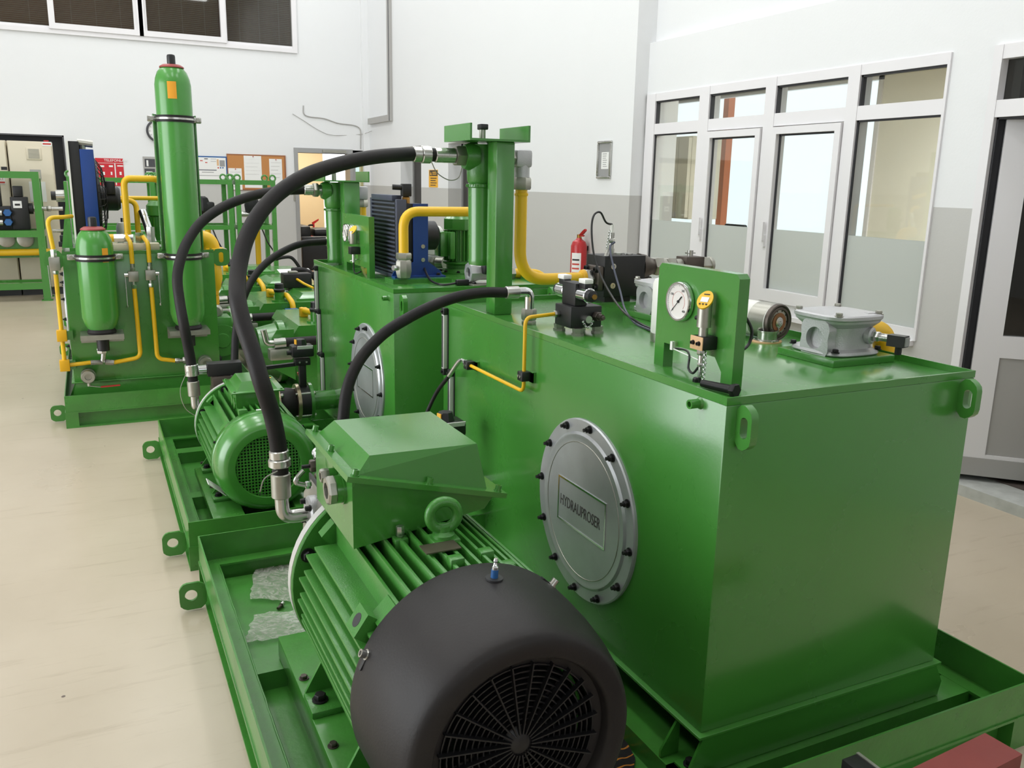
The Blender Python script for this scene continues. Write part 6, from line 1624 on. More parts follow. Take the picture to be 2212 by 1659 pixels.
# oil cooler of the accumulator unit
xc0 = P(147, 400, y=6.6).x
oc = thing('oil_cooler', 'tall black and blue oil cooler with fan guard behind the short accumulator', 'oil cooler', (.05, 6.9, 1.155), GC)
z0_, z1_ = 1.16, P(160, 305, y=6.6).z
wy0, wy1 = 6.58, 7.18
a0, a1, a2, a3 = -.085, P(178, 400, y=6.6).x, P(208, 400, y=6.6).x, P(246, 400, y=6.6).x
M().box(a0-.012, a0, wy0-.01, wy1, z0_, z1_).obj('edge_sheen_plate', 'white_paint', oc)  # white strip added for the light reflected off the core's left edge
M().box(a0, a1, wy0, wy1, z0_, z1_, .004).obj('core', 'black_block', oc)
M().box(a1, a2, wy0-.005, wy1, z0_, z1_-.05, .003).obj('fan_shroud', 'blue', oc)
M().cyl((a1+.02, wy0+.05, z1_-.05), (a1+.02, wy0+.05, z1_-.0), .02, 8).cyl((a1-.01, wy0+.05, z1_-.005), (a2, wy0+.05, z1_-.015), .024, 10).obj('top_fitting', 'zinc_dull', oc)
cyc, czc, rc = (wy0+wy1)/2, (z0_+z1_-.05)/2, .27
gd = M().torus((a2+.07, cyc, czc), (1, 0, 0), .06, .003, 24, 5).torus((a2+.06, cyc, czc), (1, 0, 0), .14, .003, 30, 5).torus((a2+.04, cyc, czc), (1, 0, 0), .21, .003, 36, 5).torus((a2+.005, cyc, czc), (1, 0, 0), rc, .004, 40, 5)
for i in range(32):
    a = 2*math.pi*i/32; u = V((0, math.cos(a), math.sin(a)))
    gd.tube([V((a2+.005, cyc, czc))+u*rc, V((a2+.045, cyc, czc))+u*.21, V((a2+.07, cyc, czc))+u*.06], .002, 5)
gd.obj('fan_guard', 'black_plastic', oc, kind='stuff')
M().lathe((a2-.002, cyc, czc), (1, 0, 0), [(.25, 0), (.25, .02), (.1, .03)], 32).obj('fan', 'black_plastic', oc)
M().lathe((a2+.03, cyc, czc), (1, 0, 0), [(.085, 0), (.085, .10), (.07, .12)], 28).obj('fan_motor', 'black_plastic', oc)
M().box(a2+.06, a2+.12, cyc-.12, cyc-.04, czc+.03, czc+.12, .006).obj('junction_box', 'black_plastic', oc)
M().box(a0-.05, a2+.06, wy0+.02, wy1-.02, 1.135, 1.16).obj('mounting_bar', 'green', oc)
# valve stack and gauge panel at the left of the cooler
vs_ = thing('pressure_gauge_stand', 'narrow green panel with chrome sensor left of the black and blue cooler', 'gauge stand', (-.13, 6.8, 1.155), GC)
M().box(-.135, -.115, 6.62, 7.0, 1.135, 1.60).obj('panel', 'green', vs_)
sp = P(128, 423, y=6.75)
M().cyl(sp+V((-.02, 0, 0)), V((-.135, 6.75, sp.z)), .04, 20).obj('sensor_body', 'zinc', vs_)
M().cyl(sp+V((-.02, 0, 0)), sp+V((-.05, 0, 0)), .03, 12).obj('sensor_cap', 'black_plastic', vs_)
M().box(-.19, -.135, 6.68, 6.74, 1.2, 1.24, .004).obj('plug', 'black_plastic', vs_)
M().cyl((-.23, 6.7, 1.27), (-.135, 6.7, 1.27), .012, 10).obj('fitting', 'zinc', vs_)
M().box(-.2, -.135, 6.65, 6.72, 1.165, 1.2, .004).obj('plug', 'black_plastic', vs_)
M().prism([(-.135, 6.63, 1.16), (-.18, 6.63, 1.16), (-.135, 6.63, 1.45)], (0, .01, 0)).obj('stiffener', 'green', vs_)

# yellow pipes on top of the accumulator tank
def simple_pipe(label, pts, r, group, fr=.06, nuts=(), m='yellow', name='yellow_pipe', cat='pipe'):
    t = thing(name, label, cat, min(pts, key=lambda p: V(p).z), group)
    M().tube(smooth_path(pts, fr, 7), r, 14).obj('pipe', m, t)
    for (p, d, rr, l) in nuts:
        M().hexa(V(p), V(p)+V(d)*l, rr).obj('union_nut', 'zinc_dull', t)
    return t
b_ = P(276, 500, y=6.6); tz_ = P(265, 385, y=6.6).z
simple_pipe('thick yellow pipe rising beside the fan and bending behind the tall accumulator', [V((b_.x, 6.6, 1.16)), V((b_.x, 6.6, tz_)), V((.44, 6.6, tz_)), V((.5, 6.75, tz_-.05))], .022, GC, .05, (((b_.x, 6.6, 1.19), (0, 0, 1), .035, .04),))
b2 = P(297, 480, y=6.9); tz2 = P(285, 433, y=6.9).z
simple_pipe('middle yellow pipe arching from behind the fan down to the tank top', [V((b2.x, 6.9, 1.16)), V((b2.x, 6.9, tz2)), V((b2.x-.22, 6.9, tz2)), V((b2.x-.24, 7.05, tz2))], .019, GC, .06)
simple_pipe('low horizontal yellow pipe running behind the tall accumulator', [V((.15, 7.3, P(300, 428, y=7.3).z)), V((.75, 7.3, P(300, 428, y=7.3).z)), V((.75, 7.3, 1.16))], .016, GC, .05)
for i, (u_, v_) in enumerate(((264, 508), (310, 508))):
    pass
mf = thing('fitting_block', 'cream manifold blocks with zinc fittings on the edge of the accumulator tank', 'manifold', (.25, 6.5, 1.155), GC)
M().box(.12, .42, 6.40, 6.5, 1.155, 1.20, .004).obj('block', 'cream', mf)
M().cyl((.14, 6.45, 1.235), (.2, 6.45, 1.235), .03, 6).cyl((.2, 6.45, 1.235), (.26, 6.45, 1.235), .024, 14).obj('fitting', 'zinc', mf)
M().cyl((.09, 6.46, 1.235), (.14, 6.46, 1.235), .026, 14).obj('yellow_stub', 'yellow', mf)
M().cyl((.3, 6.45, 1.2), (.3, 6.45, 1.27), .03, 6).obj('fitting', 'zinc', mf)
M().cyl((.38, 6.6, 1.155), (.38, 6.6, 1.3), .03, 6).obj('fitting', 'zinc', mf)
M().cyl((.4, 6.75, 1.18), (.36, 6.85, 1.36), .028, 16).cyl((.36, 6.85, 1.36), (.35, 6.87, 1.4), .03, 16).obj('chrome_sensor', 'chrome', mf)
sm = thing('pump_motor', 'small green upright motor behind the tall accumulator', 'motor', (.42, 7.0, 1.155), GC)
M().lathe((.46, 7.0, 1.155), (0, 0, 1), [(.07, 0), (.07, .02), (.055, .03), (.06, .06), (.06, .2), (.075, .21), (.075, .28), (.05, .31)], 24).obj('body', 'green_cast', sm)
for i in range(16):
    a = 2*math.pi*i/16; u = V((math.cos(a), math.sin(a), 0))
    M().obox(V((.46, 7.0, 1.29))+u*.063, u, (0, 0, 1), u.cross(V((0, 0, 1))), .01, .06, .002).obj('fin', 'green_cast', sm)
wt = thing('oil_bottle', 'small white canister between the fan guard and the thick yellow pipe', 'canister', (.2, 7.1, 1.155), GC)
M().lathe((.225, 7.1, 1.155), (0, 0, 1), [(.045, 0), (.05, .01), (.05, .12), (.04, .15), (.02, .155)], 24).obj('canister', 'white_paint', wt)
M().cyl((.225, 7.1, 1.31), (.225, 7.1, 1.34), .018, 14).obj('neck', 'zinc', wt)

# thick yellow suction pipe on the right of the accumulator tank
xs_ = P(458, 560, y=6.6).x
yT = thing('yellow_suction_pipe', 'thick yellow pipe bending down the right side of the accumulator tank', 'pipe', (xs_, 6.6, .3), GC)
zE = P(455, 515, y=6.6).z
M().tube(smooth_path([V((CX1-.15, 6.6, zE)), V((xs_, 6.6, zE)), V((xs_, 6.6, zE-.22))], .11, 9), .058, 22).obj('elbow', 'yellow', yT)
M().box(xs_-.045, xs_+.085, 6.53, 6.66, 1.05, 1.15, .008).obj('square_flange', 'yellow', yT)
M().box(xs_+.085, xs_+.1, 6.54, 6.65, 1.055, 1.145).obj('flange_plate', 'zinc_dull', yT)
M().lathe((xs_, 6.6, 1.05), (0, 0, -1), [(.05, 0), (.062, .04), (.066, .12), (.05, .19), (.032, .22), (.03, .36)], 24).obj('reducer', 'yellow', yT)
zL = P(455, 630, y=6.6).z
M().lathe((xs_-.01, 6.6, zL+.03), (0, 0, -1), [(.045, 0), (.045, .05), (.036, .052), (.036, .06), (.045, .062), (.045, .12), (.03, .13), (.028, .26)], 20).obj('union', 'yellow_dark', yT)
M().lathe((xs_, 6.58, P(460, 672, y=6.58).z), (0, -1, 0), [(.04, -.03), (.05, -.02), (.05, .03), (.035, .04), (.015, .04)], 24).obj('flow_valve', 'zinc_dull', yT)
zV = P(460, 672, y=6.58).z
M().cyl((xs_+.04, 6.58, zV), (xs_+.1, 6.58, zV), .014, 10).obj('valve_stem', 'zinc', yT)
M().tube(smooth_path([V((xs_-.005, 6.6, zV-.03)), V((xs_-.005, 6.6, zV-.22)), V((xs_+.12, 6.6, zV-.34))], .06), .026, 14).obj('lower_pipe', 'yellow', yT)

# small green pump flange right of the tall accumulator
pc_ = P(483, 738, y=6.45)
pg = thing('green_pump', 'small green pump with round end flange right of the tall accumulator', 'pump', (pc_.x, 6.5, pc_.z-.12), GC)
M().lathe((pc_.x, 6.55, pc_.z), (0, -1, 0), [(.09, 0), (.115, .03), (.118, .045), (.115, .06), (.055, .06), (.05, .07), (.03, .07)], 32).obj('end_flange', 'green_cast', pg)
M().box(pc_.x-.09, pc_.x+.07, 6.5, 6.7, pc_.z+.03, pc_.z+.17, .01).obj('pump_box', 'green_cast', pg)
M().box(pc_.x-.08, pc_.x+.08, 6.52, 6.8, .112, pc_.z, .01).obj('pump_foot', 'green_cast', pg)
for i in range(4):
    a = math.pi/4+i*math.pi/2
    bolt(pg, (pc_.x+.09*math.cos(a), 6.49, pc_.z+.09*math.sin(a)), (0, -1, 0), .01, .008, 'green')
rl2 = thing('red_lever', 'upright red valve lever beside the right drain valve', 'lever', (.80, 6.4, .4), GC)
rp = P(467, 752, y=6.42)
M().bar(V((rp.x, 6.42, rp.z-.06)), V((rp.x-.003, 6.42, rp.z+.07)), .016, .006).obj('grip', 'red_paint', rl2)
M().box(rp.x-.03, rp.x+.03, 6.38, 6.46, rp.z-.10, rp.z-.06, .004).obj('valve_body', 'black_block', rl2)

# ================================================================== row of gear units between the tanks
NTH = ['first', 'second', 'third', 'farthest']
def gear_unit(i, label, x0, y0, w, d, z1, hose_z, blue):
    t = thing('gear_unit', label, 'machine', (x0+w/2, y0+d/2, 0), 'green gear units behind the second tank')
    prof = [(x0, .1), (x0+w, .1), (x0+w, z1), (x0+.10, z1), (x0, z1-.12)]
    prof = [(x0+.02, .1), (x0+w, .1), (x0+w, z1), (x0+.0, z1), (x0-.04, z1-.06), (x0-.04, .3)]
    M().prism([(a, y0, b) for a, b in prof], (0, d, 0)).obj('housing', 'green', t)
    M().box(x0-.1, x0+w, y0-.05, y0+d+.05, 0, .1, .004).obj('base_frame', 'green', t)
    M().lathe((x0-.04, y0+d*.5, z1-.26), (-1, 0, 0), [(.24, 0), (.24, .05), (.22, .06), (.19, .20), (.1, .21)], 36).obj('bearing_cover', 'green', t)
    M().prism([(x0-.04, y0-.012, z1-.02), (x0-.16, y0-.012, z1-.02), (x0-.20, y0-.012, z1-.08), (x0-.20, y0-.012, z1-.3), (x0-.04, y0-.012, z1-.4)], (0, .012, 0)).obj('side_plate', 'green', t)
    M().cyl((x0+.16, y0+.14, z1), (x0+.16, y0+.14, z1+.012), .07, 24).obj('breather_flange', 'green', t)
    M().cyl((x0+.16, y0+.14, z1+.012), (x0+.16, y0+.14, z1+.08), .042, 20).obj('breather_neck', 'green', t)
    M().lathe((x0+.16, y0+.14, z1+.08), (0, 0, 1), [(.045, 0), (.05, .02), (.04, .03), (.038, .07), (.03, .075)], 16).obj('breather_cap', 'black_plastic', t)
    M().box(x0+.3, x0+.62, y0+.1, y0+d-.1, z1, z1+.015).obj('inspection_plate', 'green', t)
    M().add([V((x0+.33, y0+.13, z1+.015)), V((x0+.59, y0+.13, z1+.015)), V((x0+.59, y0+d-.13, z1+.015)), V((x0+.33, y0+d-.13, z1+.015)), V((x0+.38, y0+.2, z1+.05)), V((x0+.54, y0+.2, z1+.05)), V((x0+.54, y0+d-.2, z1+.05)), V((x0+.38, y0+d-.2, z1+.05))], [(0, 1, 2, 3), (4, 5, 6, 7), (0, 1, 5, 4), (1, 2, 6, 5), (2, 3, 7, 6), (3, 0, 4, 7)]).obj('inspection_hood', 'green', t)
    # horizontal hose in front with zinc elbow and blue clamp
    hz = hose_z; hy = y0-.09
    h = thing('hydraulic_hose', 'black hose lying across the '+NTH[i]+' gear unit with zinc end elbow', 'hose', (x0, hy, hz), 'hoses of the gear units')
    M().tube([V((x0-.12, hy, hz)), V((x0+.2, hy, hz+.004)), V((x0+.5, hy, hz+.012)), V((x0+.8, hy, hz+.015))], .034, 16).obj('hose', 'rubber', h)
    M().cyl((x0-.2, hy, hz-.004), (x0-.12, hy, hz), .037, 16).obj('ferrule', 'zinc', h)
    M().tube(smooth_path([V((x0-.2, hy, hz)), V((x0-.25, hy, hz)), V((x0-.27, hy, hz+.10))], .03), .022, 12).obj('elbow', 'zinc', h)
    M().box(x0-.24, x0-.08, hy-.05, hy+.05, hz-.12, hz-.04, .01).obj('split_flange', 'zinc_dull', h)
    M().box(x0+.16, x0+.27, hy-.04, hy+.04, hz-.01, hz+.06, .006).obj('blue_clamp', 'blue_plastic', h)
    y = thing('yellow_pipe', 'yellow pipe bend on top of the '+NTH[i]+' gear unit', 'pipe', (x0+.2, y0+.2, hz), 'yellow pipes of the gear units')
    M().tube(smooth_path([V((x0+.12, y0+.45, z1+.05)), V((x0+.22, y0+.12, z1+.05)), V((x0+.24, y0-.02, z1+.0)), V((x0+.24, y0-.05, z1-.16))], .08), .024, 12).obj('pipe', 'yellow', y)
    M().box(x0+.10, x0+.16, y0+.40, y0+.46, z1, z1+.07, .006).obj('pipe_clamp', 'yellow_dark', y)
    if i == 1:
        vbk = thing('valve_block', 'black valve block on top of the second gear unit', 'valve', (x0+.45, y0+.7, z1))
        M().box(x0+.3, x0+.56, y0+d-.22, y0+d-.06, z1+.05, z1+.18, .006).obj('block', 'black_block', vbk)
        M().box(x0+.34, x0+.5, y0+d-.2, y0+d-.1, z1, z1+.05).obj('pedestal', 'black_block', vbk)
        M().box(x0+.36, x0+.44, y0+d-.18, y0+d-.1, z1+.18, z1+.2, .004).obj('cap', 'zinc_dull', vbk)
        M().tube([V((x0+.42, y0+d-.22, z1+.13)), V((x0+.46, y0+d-.34, z1+.10)), V((x0+.52, y0+d-.44, z1+.07))], .012, 8).obj('yellow_pilot_pipe', 'yellow', vbk)
    return t
gear_unit(0, 'green gear unit, the first gear unit behind the second tank', 1.32, 6.29, .95, .85, .60, .50, True)
gear_unit(1, 'green gear unit, the second gear unit from the tanks', 1.29, 7.53, .95, .85, .60, .50, True)
gear_unit(2, 'green gear unit, the third gear unit from the tanks', 1.26, 8.75, .95, .85, .60, .50, True)
gear_unit(3, 'green gear unit, the farthest gear unit before the lobby door', 1.24, 9.95, .95, .85, .60, .50, True)
# white sheets of paper and long frame behind
pp = P(640, 587, z=.70)
pa_ = M().obox((pp.x, pp.y, .69), (1, .1, 0), (-.1, 1, .25), (0, -.25, 1), .17, .12, .0015).obj('paper_sheet', 'paper'); tag(pa_, 'white sheet of paper lying on the far gear unit', 'paper')
arc = [P(632, 562, y=9.0), P(640, 545, y=9.1), P(655, 552, y=9.2), P(672, 590, y=9.3)]
ha = M().tube(catmull([P(700, 640, y=8.6), P(688, 610, y=8.6), P(672, 592, y=8.6), P(652, 584, y=8.6), P(630, 585, y=8.6)], 8), .03, 12).obj('hydraulic_hose', 'rubber'); tag(ha, 'loose black hose curving down over the third gear unit', 'hose')
hb2 = M().tube(catmull([P(595, 560, y=9.5), P(612, 556, y=9.5), P(630, 557, y=9.5), P(645, 575, y=9.5), P(652, 590, y=9.5)], 8), .018, 10).obj('hydraulic_hose', 'rubber'); tag(hb2, 'thin black hose arching over the farthest gear unit', 'hose')

# ================================================================== BACKGROUND
YCB = 13.62
def face(m_, u0, v0, u1, v1, y, t=.004):
    a = P(u0, v0, y=y); b = P(u1, v1, y=y)
    return m_.box(min(a.x, b.x), max(a.x, b.x), y-t, y, min(a.z, b.z), max(a.z, b.z))
# ---- switch cabinets on the left
zcab = P(70, 305, y=YCB).z; xs0 = P(28, 450, y=YCB).x; xs1 = P(113, 330, y=YCB).x
for i, (xa, xb, lab) in enumerate(((xs0-1.0, xs0-.008, 'beige electrical cabinet at the left edge of the picture'), (xs0+.008, xs1, 'beige electrical cabinet with a vent grille and warning stickers left of the cooler'))):
    c = thing('switch_cabinet', lab, 'cabinet', ((xa+xb)/2, YCB+.2, 0), 'electrical cabinets')
    M().box(xa, xb, YCB+.03, YCB+.38, .1, zcab, .006).obj('body', 'cream', c)
    dr = M().box(xa+.01, xb-.01, YCB, YCB+.028, .11, zcab-.01, .005).obj('door', 'cream', c)
    M().box(xa, xb, YCB+.04, YCB+.36, 0, .1).obj('plinth', 'dark_grey', c)
    if i == 1:
        v_ = P(73, 332, y=YCB)
        M().box(v_.x-.09, v_.x+.09, YCB-.012, YCB, v_.z-.08, v_.z+.08, .004).obj('vent_frame', 'cream', dr)
        for k in range(8):
            M().box(v_.x-.065, v_.x+.065, YCB-.016, YCB-.012, v_.z-.06+k*.016, v_.z-.052+k*.016).obj('vent_slat', 'zinc_dull', dr)
        face(M(), 90, 306, 112, 316, YCB, .003).obj('maker_label', 'paper', dr)
        face(M(), 92, 309, 110, 313, YCB-.003, .001).obj('label_print', 'ink_red', dr)
        face(M(), 94, 303, 105, 306, YCB, .004).obj('red_tab', 'sign_red', dr)
        face(M(), 64, 366, 90, 388, YCB, .004).obj('socket_plate', 'grey_panel', dr)
        face(M(), 62, 392, 102, 436, YCB, .003).obj('document_pocket', 'white_plastic', dr)
        face(M(), 86, 460, 98, 486, YCB, .002).obj('warning_sticker', 'paper', dr)
        M().bar(P(87, 462, y=YCB-.003), P(94, 475, y=YCB-.003), .012, .001).bar(P(94, 462, y=YCB-.003), P(87, 475, y=YCB-.003), .012, .001).obj('red_cross', 'ink_red', dr)
        face(M(), 87, 478, 97, 481, YCB-.002, .001).obj('print_line', 'ink_red', dr)
    else:
        a_ = P(8, 385, y=YCB)
        face(M(), -6, 380, 12, 398, YCB, .003).obj('warning_sign', 'paper', dr)
        text_mesh('AT', .055, P(2, 386, y=YCB-.004), (1, 0, 0), (0, 0, 1), 'ink_red', dr, depth=.0006)
        face(M(), -5, 392, 11, 396, YCB-.003, .001).obj('print_line', 'ink_red', dr)
        face(M(), 2, 360, 16, 367, YCB, .004).obj('lock_plate', 'ink', dr)

# ---- green test stand in front of the cabinets
def stand(label, xa, xb, y0, y1, zt, rails, w=.06, eyes=True, feet=True):
    t = thing('pipe_stand', label, 'stand', ((xa+xb)/2, (y0+y1)/2, 0), 'green tube stands along the back wall')
    for x in (xa, xb):
        for y in (y0, y1):
            M().box(x-w/2, x+w/2, y-w/2, y+w/2, .012, zt).obj('post', 'green', t)
            M().box(x-w*.8, x+w*.8, y-w*.8, y+w*.8, 0, .012).obj('foot_plate', 'green', t)
            if eyes:
                M().torus((x, y, zt+.03), (0, 1, 0), .035, .011, 16, 8).obj('lifting_eye', 'green', t)
    for z in [zt-w/2]+rails:
        for y in (y0, y1):
            M().box(xa+w/2, xb-w/2, y-w/2, y+w/2, z-w/2, z+w/2).obj('cross_rail', 'green', t)
        for x in (xa, xb):
            M().box(x-w/2, x+w/2, y0+w/2, y1-w/2, z-w/2, z+w/2).obj('side_rail', 'green', t)
    return t
yS = 13.0
xr = P(88, 500, y=yS).x
zt = P(75, 371, y=yS).z; zm = P(40, 505, y=yS).z; zl = P(50, 618, y=yS).z
s1 = stand('green tube stand with black valve block at the left edge of the picture', xr-1.15, xr, yS, yS+.42, zt, [zm, zl], .085, False)
vb1 = thing('valve_block', 'black valve block with white plate and blue caps on the left tube stand', 'valve', (xr-.25, yS+.2, zm+.05))
zb_ = zm+.045
M().box(xr-.32, xr-.12, yS+.1, yS+.28, zb_, zb_+.42, .01).obj('block', 'black_block', vb1)
M().box(xr-.28, xr-.17, yS+.12, yS+.26, zb_+.42, zb_+.56, .01).obj('solenoid', 'black_plastic', vb1)
M().box(xr-.75, xr-.32, yS+.1, yS+.3, zb_, zb_+.3, .01).obj('manifold', 'black_block', vb1)
M().box(xr-.6, xr-.42, yS+.12, yS+.26, zb_+.3, zb_+.62, .01).obj('solenoid', 'black_plastic', vb1)
M().box(xr-.29, xr-.19, yS+.093, yS+.1, zb_+.28, zb_+.37).obj('name_plate', 'paper', vb1)
M().box(xr-.27, xr-.21, yS+.09, yS+.093, zb_+.31, zb_+.335).obj('plate_print', 'ink', vb1)
for z_ in (zb_+.1, zb_+.22):
    M().hexa((xr-.36, yS+.02, z_), (xr-.36, yS+.1, z_), .05).obj('blue_cap', 'blue_plastic', vb1)
    M().cyl((xr-.5, yS+.05, z_), (xr-.42, yS+.05, z_), .04, 12).obj('zinc_fitting', 'zinc', vb1)
    M().cyl((xr-.6, yS+.05, z_), (xr-.5, yS+.05, z_), .03, 12).obj('pipe_end', 'zinc', vb1)
seq(vb1, (xr-.12, yS+.2, zb_+.27), (1, 0, 0), [('flange', 'c', .07, .05, 'black_block'), ('union_nut', 'h', .045, .06, 'zinc_dull'), ('tube_piece', 'c', .03, .1, 'zinc'), ('union_nut', 'h', .04, .05, 'zinc_dull'), ('tube_piece', 'c', .028, .14, 'zinc')])
gb = thing('gauge_box', 'dark green box with two round gauges under the rail of the left tube stand', 'gauge box', (xr-.4, yS+.3, zm-.4))
zg = zm-.05
M().box(xr-.62, xr-.06, yS+.25, yS+.33, zg-.28, zg+.0).obj('box', 'green', gb)
for x_ in (xr-.42, xr-.2):
    M().lathe((x_, yS+.25, zg-.04), (0, -1, 0), [(.1, 0), (.1, .02), (.085, .025), (.001, .024)], 24, cap=False).obj('gauge', 'zinc_dull', gb)
simple_pipe('thick yellow pipe with elbow in the left tube stand', [V((xr-1.0, yS+.2, zm+.1)), V((xr-.72, yS+.2, zm+.02)), V((xr-.72, yS+.2, P(50, 545, y=yS+.2).z)), V((xr+.14, yS+.2, P(50, 545, y=yS+.2).z))], .045, 'left tube stand', .12)

# ---- three tube stands along the back
yT_ = 11.3
zt = P(460, 388, y=yT_).z; zm = P(550, 491, y=yT_).z
for (ua, ub, lab) in ((152, 330, 'green tube stand behind the cooler and the tall accumulator'), (345, 497, 'green tube stand right of the tall accumulator under the whiteboard'), (514, 590, 'narrow green tube stand below the cork board')):
    xa, xb = P(ua, 420, y=yT_).x, P(ub, 420, y=yT_).x
    stand(lab, xa, xb, yT_, yT_+.55, zt, [zm, .25], .055)
    if ua > 300:
        v2 = thing('valve_block', 'black valve with zinc fitting inside the '+('stand right of the tall accumulator' if ua < 400 else 'narrow stand below the cork board'), 'valve', ((xa+xb)/2, yT_+.3, zm+.05))
        xm = xb-.3 if ua < 400 else (xa+xb)/2
        ORG[v2] = V((xm, yT_+.3, zm+.028)); v2.location = ORG[v2]
        M().lathe((xm, yT_+.3, zm+.028), (0, 0, 1), [(.04, 0), (.04, .12), (.09, .16), (.1, .24), (.07, .32), (.04, .34)], 10).obj('body', 'black_plastic', v2)
        M().box(xm-.02, xm+.14, yT_+.22, yT_+.38, zm+.2, zm+.3, .02).obj('coil', 'black_block', v2)
        M().cyl((xm-.15, yT_+.3, zm+.15), (xm-.04, yT_+.3, zm+.15), .035, 12).obj('fitting', 'zinc', v2)
        xq = xm+.05
        simple_pipe('upright yellow pipe in the '+('stand right of the tall accumulator' if ua < 400 else 'narrow stand below the cork board'), [V((xq, yT_+.3, .3)), V((xq, yT_+.3, zm-.04))], .035, 'yellow pipes in the tube stands')
        cbl = M().tube(catmull([V((xm+.1, yT_+.25, zm-.03)), V((xm+.16, yT_+.22, zm-.2)), V((xm+.26, yT_+.2, zm-.38)), V((xb, yT_+.1, zm-.45))], 8), .009, 8).obj('black_cable', 'black_plastic'); tag(cbl, 'thin black cable hanging in the '+('stand right of the tall accumulator' if ua < 400 else 'narrow stand below the cork board'), 'cable')

# ---- notices on the back wall
y = YB
po = thing('red_poster', 'red emergency phone poster with white pictograms on the back wall', 'poster', P(240, 400, y=y))
face(M(), 205, 341, 270, 402, y, .006).obj('sheet', 'sign_red', po)
text_mesh('TELEFONLARI', .05, P(250, 347, y=y-.0075), (1, 0, 0), (0, 0, 1), 'paper', po, depth=.0006)
face(M(), 249, 352, 250.5, 400, y-.006, .001).obj('divider', 'paper', po)
face(M(), 205, 366, 270, 367.5, y-.006, .001).obj('divider', 'paper', po)
face(M(), 205, 352, 270, 353, y-.006, .001).obj('divider', 'paper', po)
for (u_, v_, w_, h_) in ((235, 357, 9, 4), (253, 357, 13, 3), (239, 371, 4, 7), (258, 371, 5, 7), (222, 371, 5, 7), (216, 357, 9, 4)):
    face(M(), u_, v_, u_+w_, v_+h_, y-.006, .001).obj('pictogram', 'paper', po)
fp = thing('wall_picture', 'small framed picture of bottles partly hidden by the tall accumulator', 'picture', P(320, 385, y=y))
face(M(), 308, 338, 338, 388, y, .015).obj('frame', 'grey_panel', fp)
face(M(), 312, 343, 336, 361, y-.015, .002).obj('upper_print', 'dark_grey', fp)
face(M(), 312, 364, 336, 384, y-.015, .002).obj('lower_print', 'dark_grey', fp)
face(M(), 316, 346, 321, 359, y-.017, .001).obj('bottle_print', 'paper', fp)
face(M(), 316, 370, 330, 382, y-.017, .001).obj('bowl_print', 'paper', fp)
ck = thing('wall_clock', 'round dark-rimmed wall clock mostly hidden behind the tall accumulator', 'clock', P(340, 300, y=y))
cc = P(341, 283, y=y)
M().lathe((cc.x, y, cc.z), (0, -1, 0), [(.16, 0), (.16, .03), (.15, .04), (.135, .04), (.13, .025)], 36, cap=False).obj('rim', 'dark_grey', ck)
M().cyl((cc.x, y-.002, cc.z), (cc.x, y-.02, cc.z), .13, 36).obj('dial', 'paper', ck)
for i in range(12):
    a = i*math.pi/6; u = V((math.cos(a), 0, math.sin(a)))
    M().bar(V((cc.x, y-.021, cc.z))+u*.1, V((cc.x, y-.021, cc.z))+u*.12, .01, .002).obj('hour_mark', 'ink', ck)
M().bar((cc.x, y-.023, cc.z), (cc.x-.03, y-.023, cc.z+.06), .008, .002).bar((cc.x, y-.023, cc.z), (cc.x+.08, y-.023, cc.z+.03), .006, .002).obj('hand', 'ink', ck)
wb = thing('notice_board', 'white notice chart in a blue frame on the back wall', 'notice board', P(450, 400, y=y))
face(M(), 345, 334, 493, 397, y, .012).obj('frame', 'blue_plastic', wb)
face(M(), 349, 337, 490, 394, y-.012, .003).obj('sheet', 'paper', wb)
for (u_, v_, w_, h_, mm) in ((432, 346, 6, 2, 'ink_red'), (441, 342, 8, 2, 'ink'), (443, 350, 5, 2, 'ink_red'), (455, 343, 12, 1.2, 'grey_label'), (455, 348, 12, 1.2, 'grey_label'), (468, 344, 5, 14, 'tan_gasket'), (474, 346, 12, 14, 'grey_label'), (430, 366, 38, 2.5, 'rad_dark'), (436, 371, 26, 2, 'grey_label'), (470, 361, 3, 3, 'ink_red'), (475, 361, 3, 3, 'blue_plastic'), (480, 361, 3, 3, 'blue_plastic'), (430, 378, 44, 2, 'grey_label')):
    face(M(), u_, v_, u_+w_, v_+h_, y-.015, .001).obj('print_block', mm, wb)
cbd = thing('cork_board', 'brown cork board with pinned white sheets on the back wall', 'notice board', P(555, 410, y=y))
face(M(), 489, 332, 619, 412, y, .02).obj('frame', 'wood', cbd)
face(M(), 491, 335, 616, 409, y-.02, .002).obj('cork', 'cork', cbd)
for i, (a0, b0, a1, b1) in enumerate(((493, 363, 524, 410), (526, 336, 567, 406), (581, 343, 611, 408))):
    sh = face(M(), a0, b0, a1, b1, y-.022, .002).obj('pinned_sheet', 'paper', cbd)
    for k in range(5):
        face(M(), a0+4, b0+8+k*8, a1-4-(k % 3)*3, b0+9+k*8, y-.024, .0008).obj('text_line', 'grey_label', sh)
    M().cyl(P((a0+a1)/2, b0+2, y=y-.024), P((a0+a1)/2, b0+2, y=y-.034), .008, 8).obj('pin', 'red_paint', sh)
sw = thing('light_switch', 'small metal switch plate on the wall left of the lobby door', 'switch', P(640, 432, y=y))
face(M(), 634, 420, 646, 433, y, .02).obj('plate', 'zinc_dull', sw)
face(M(), 638, 424, 642, 429, y-.02, .008).obj('rocker', 'grey_label', sw)
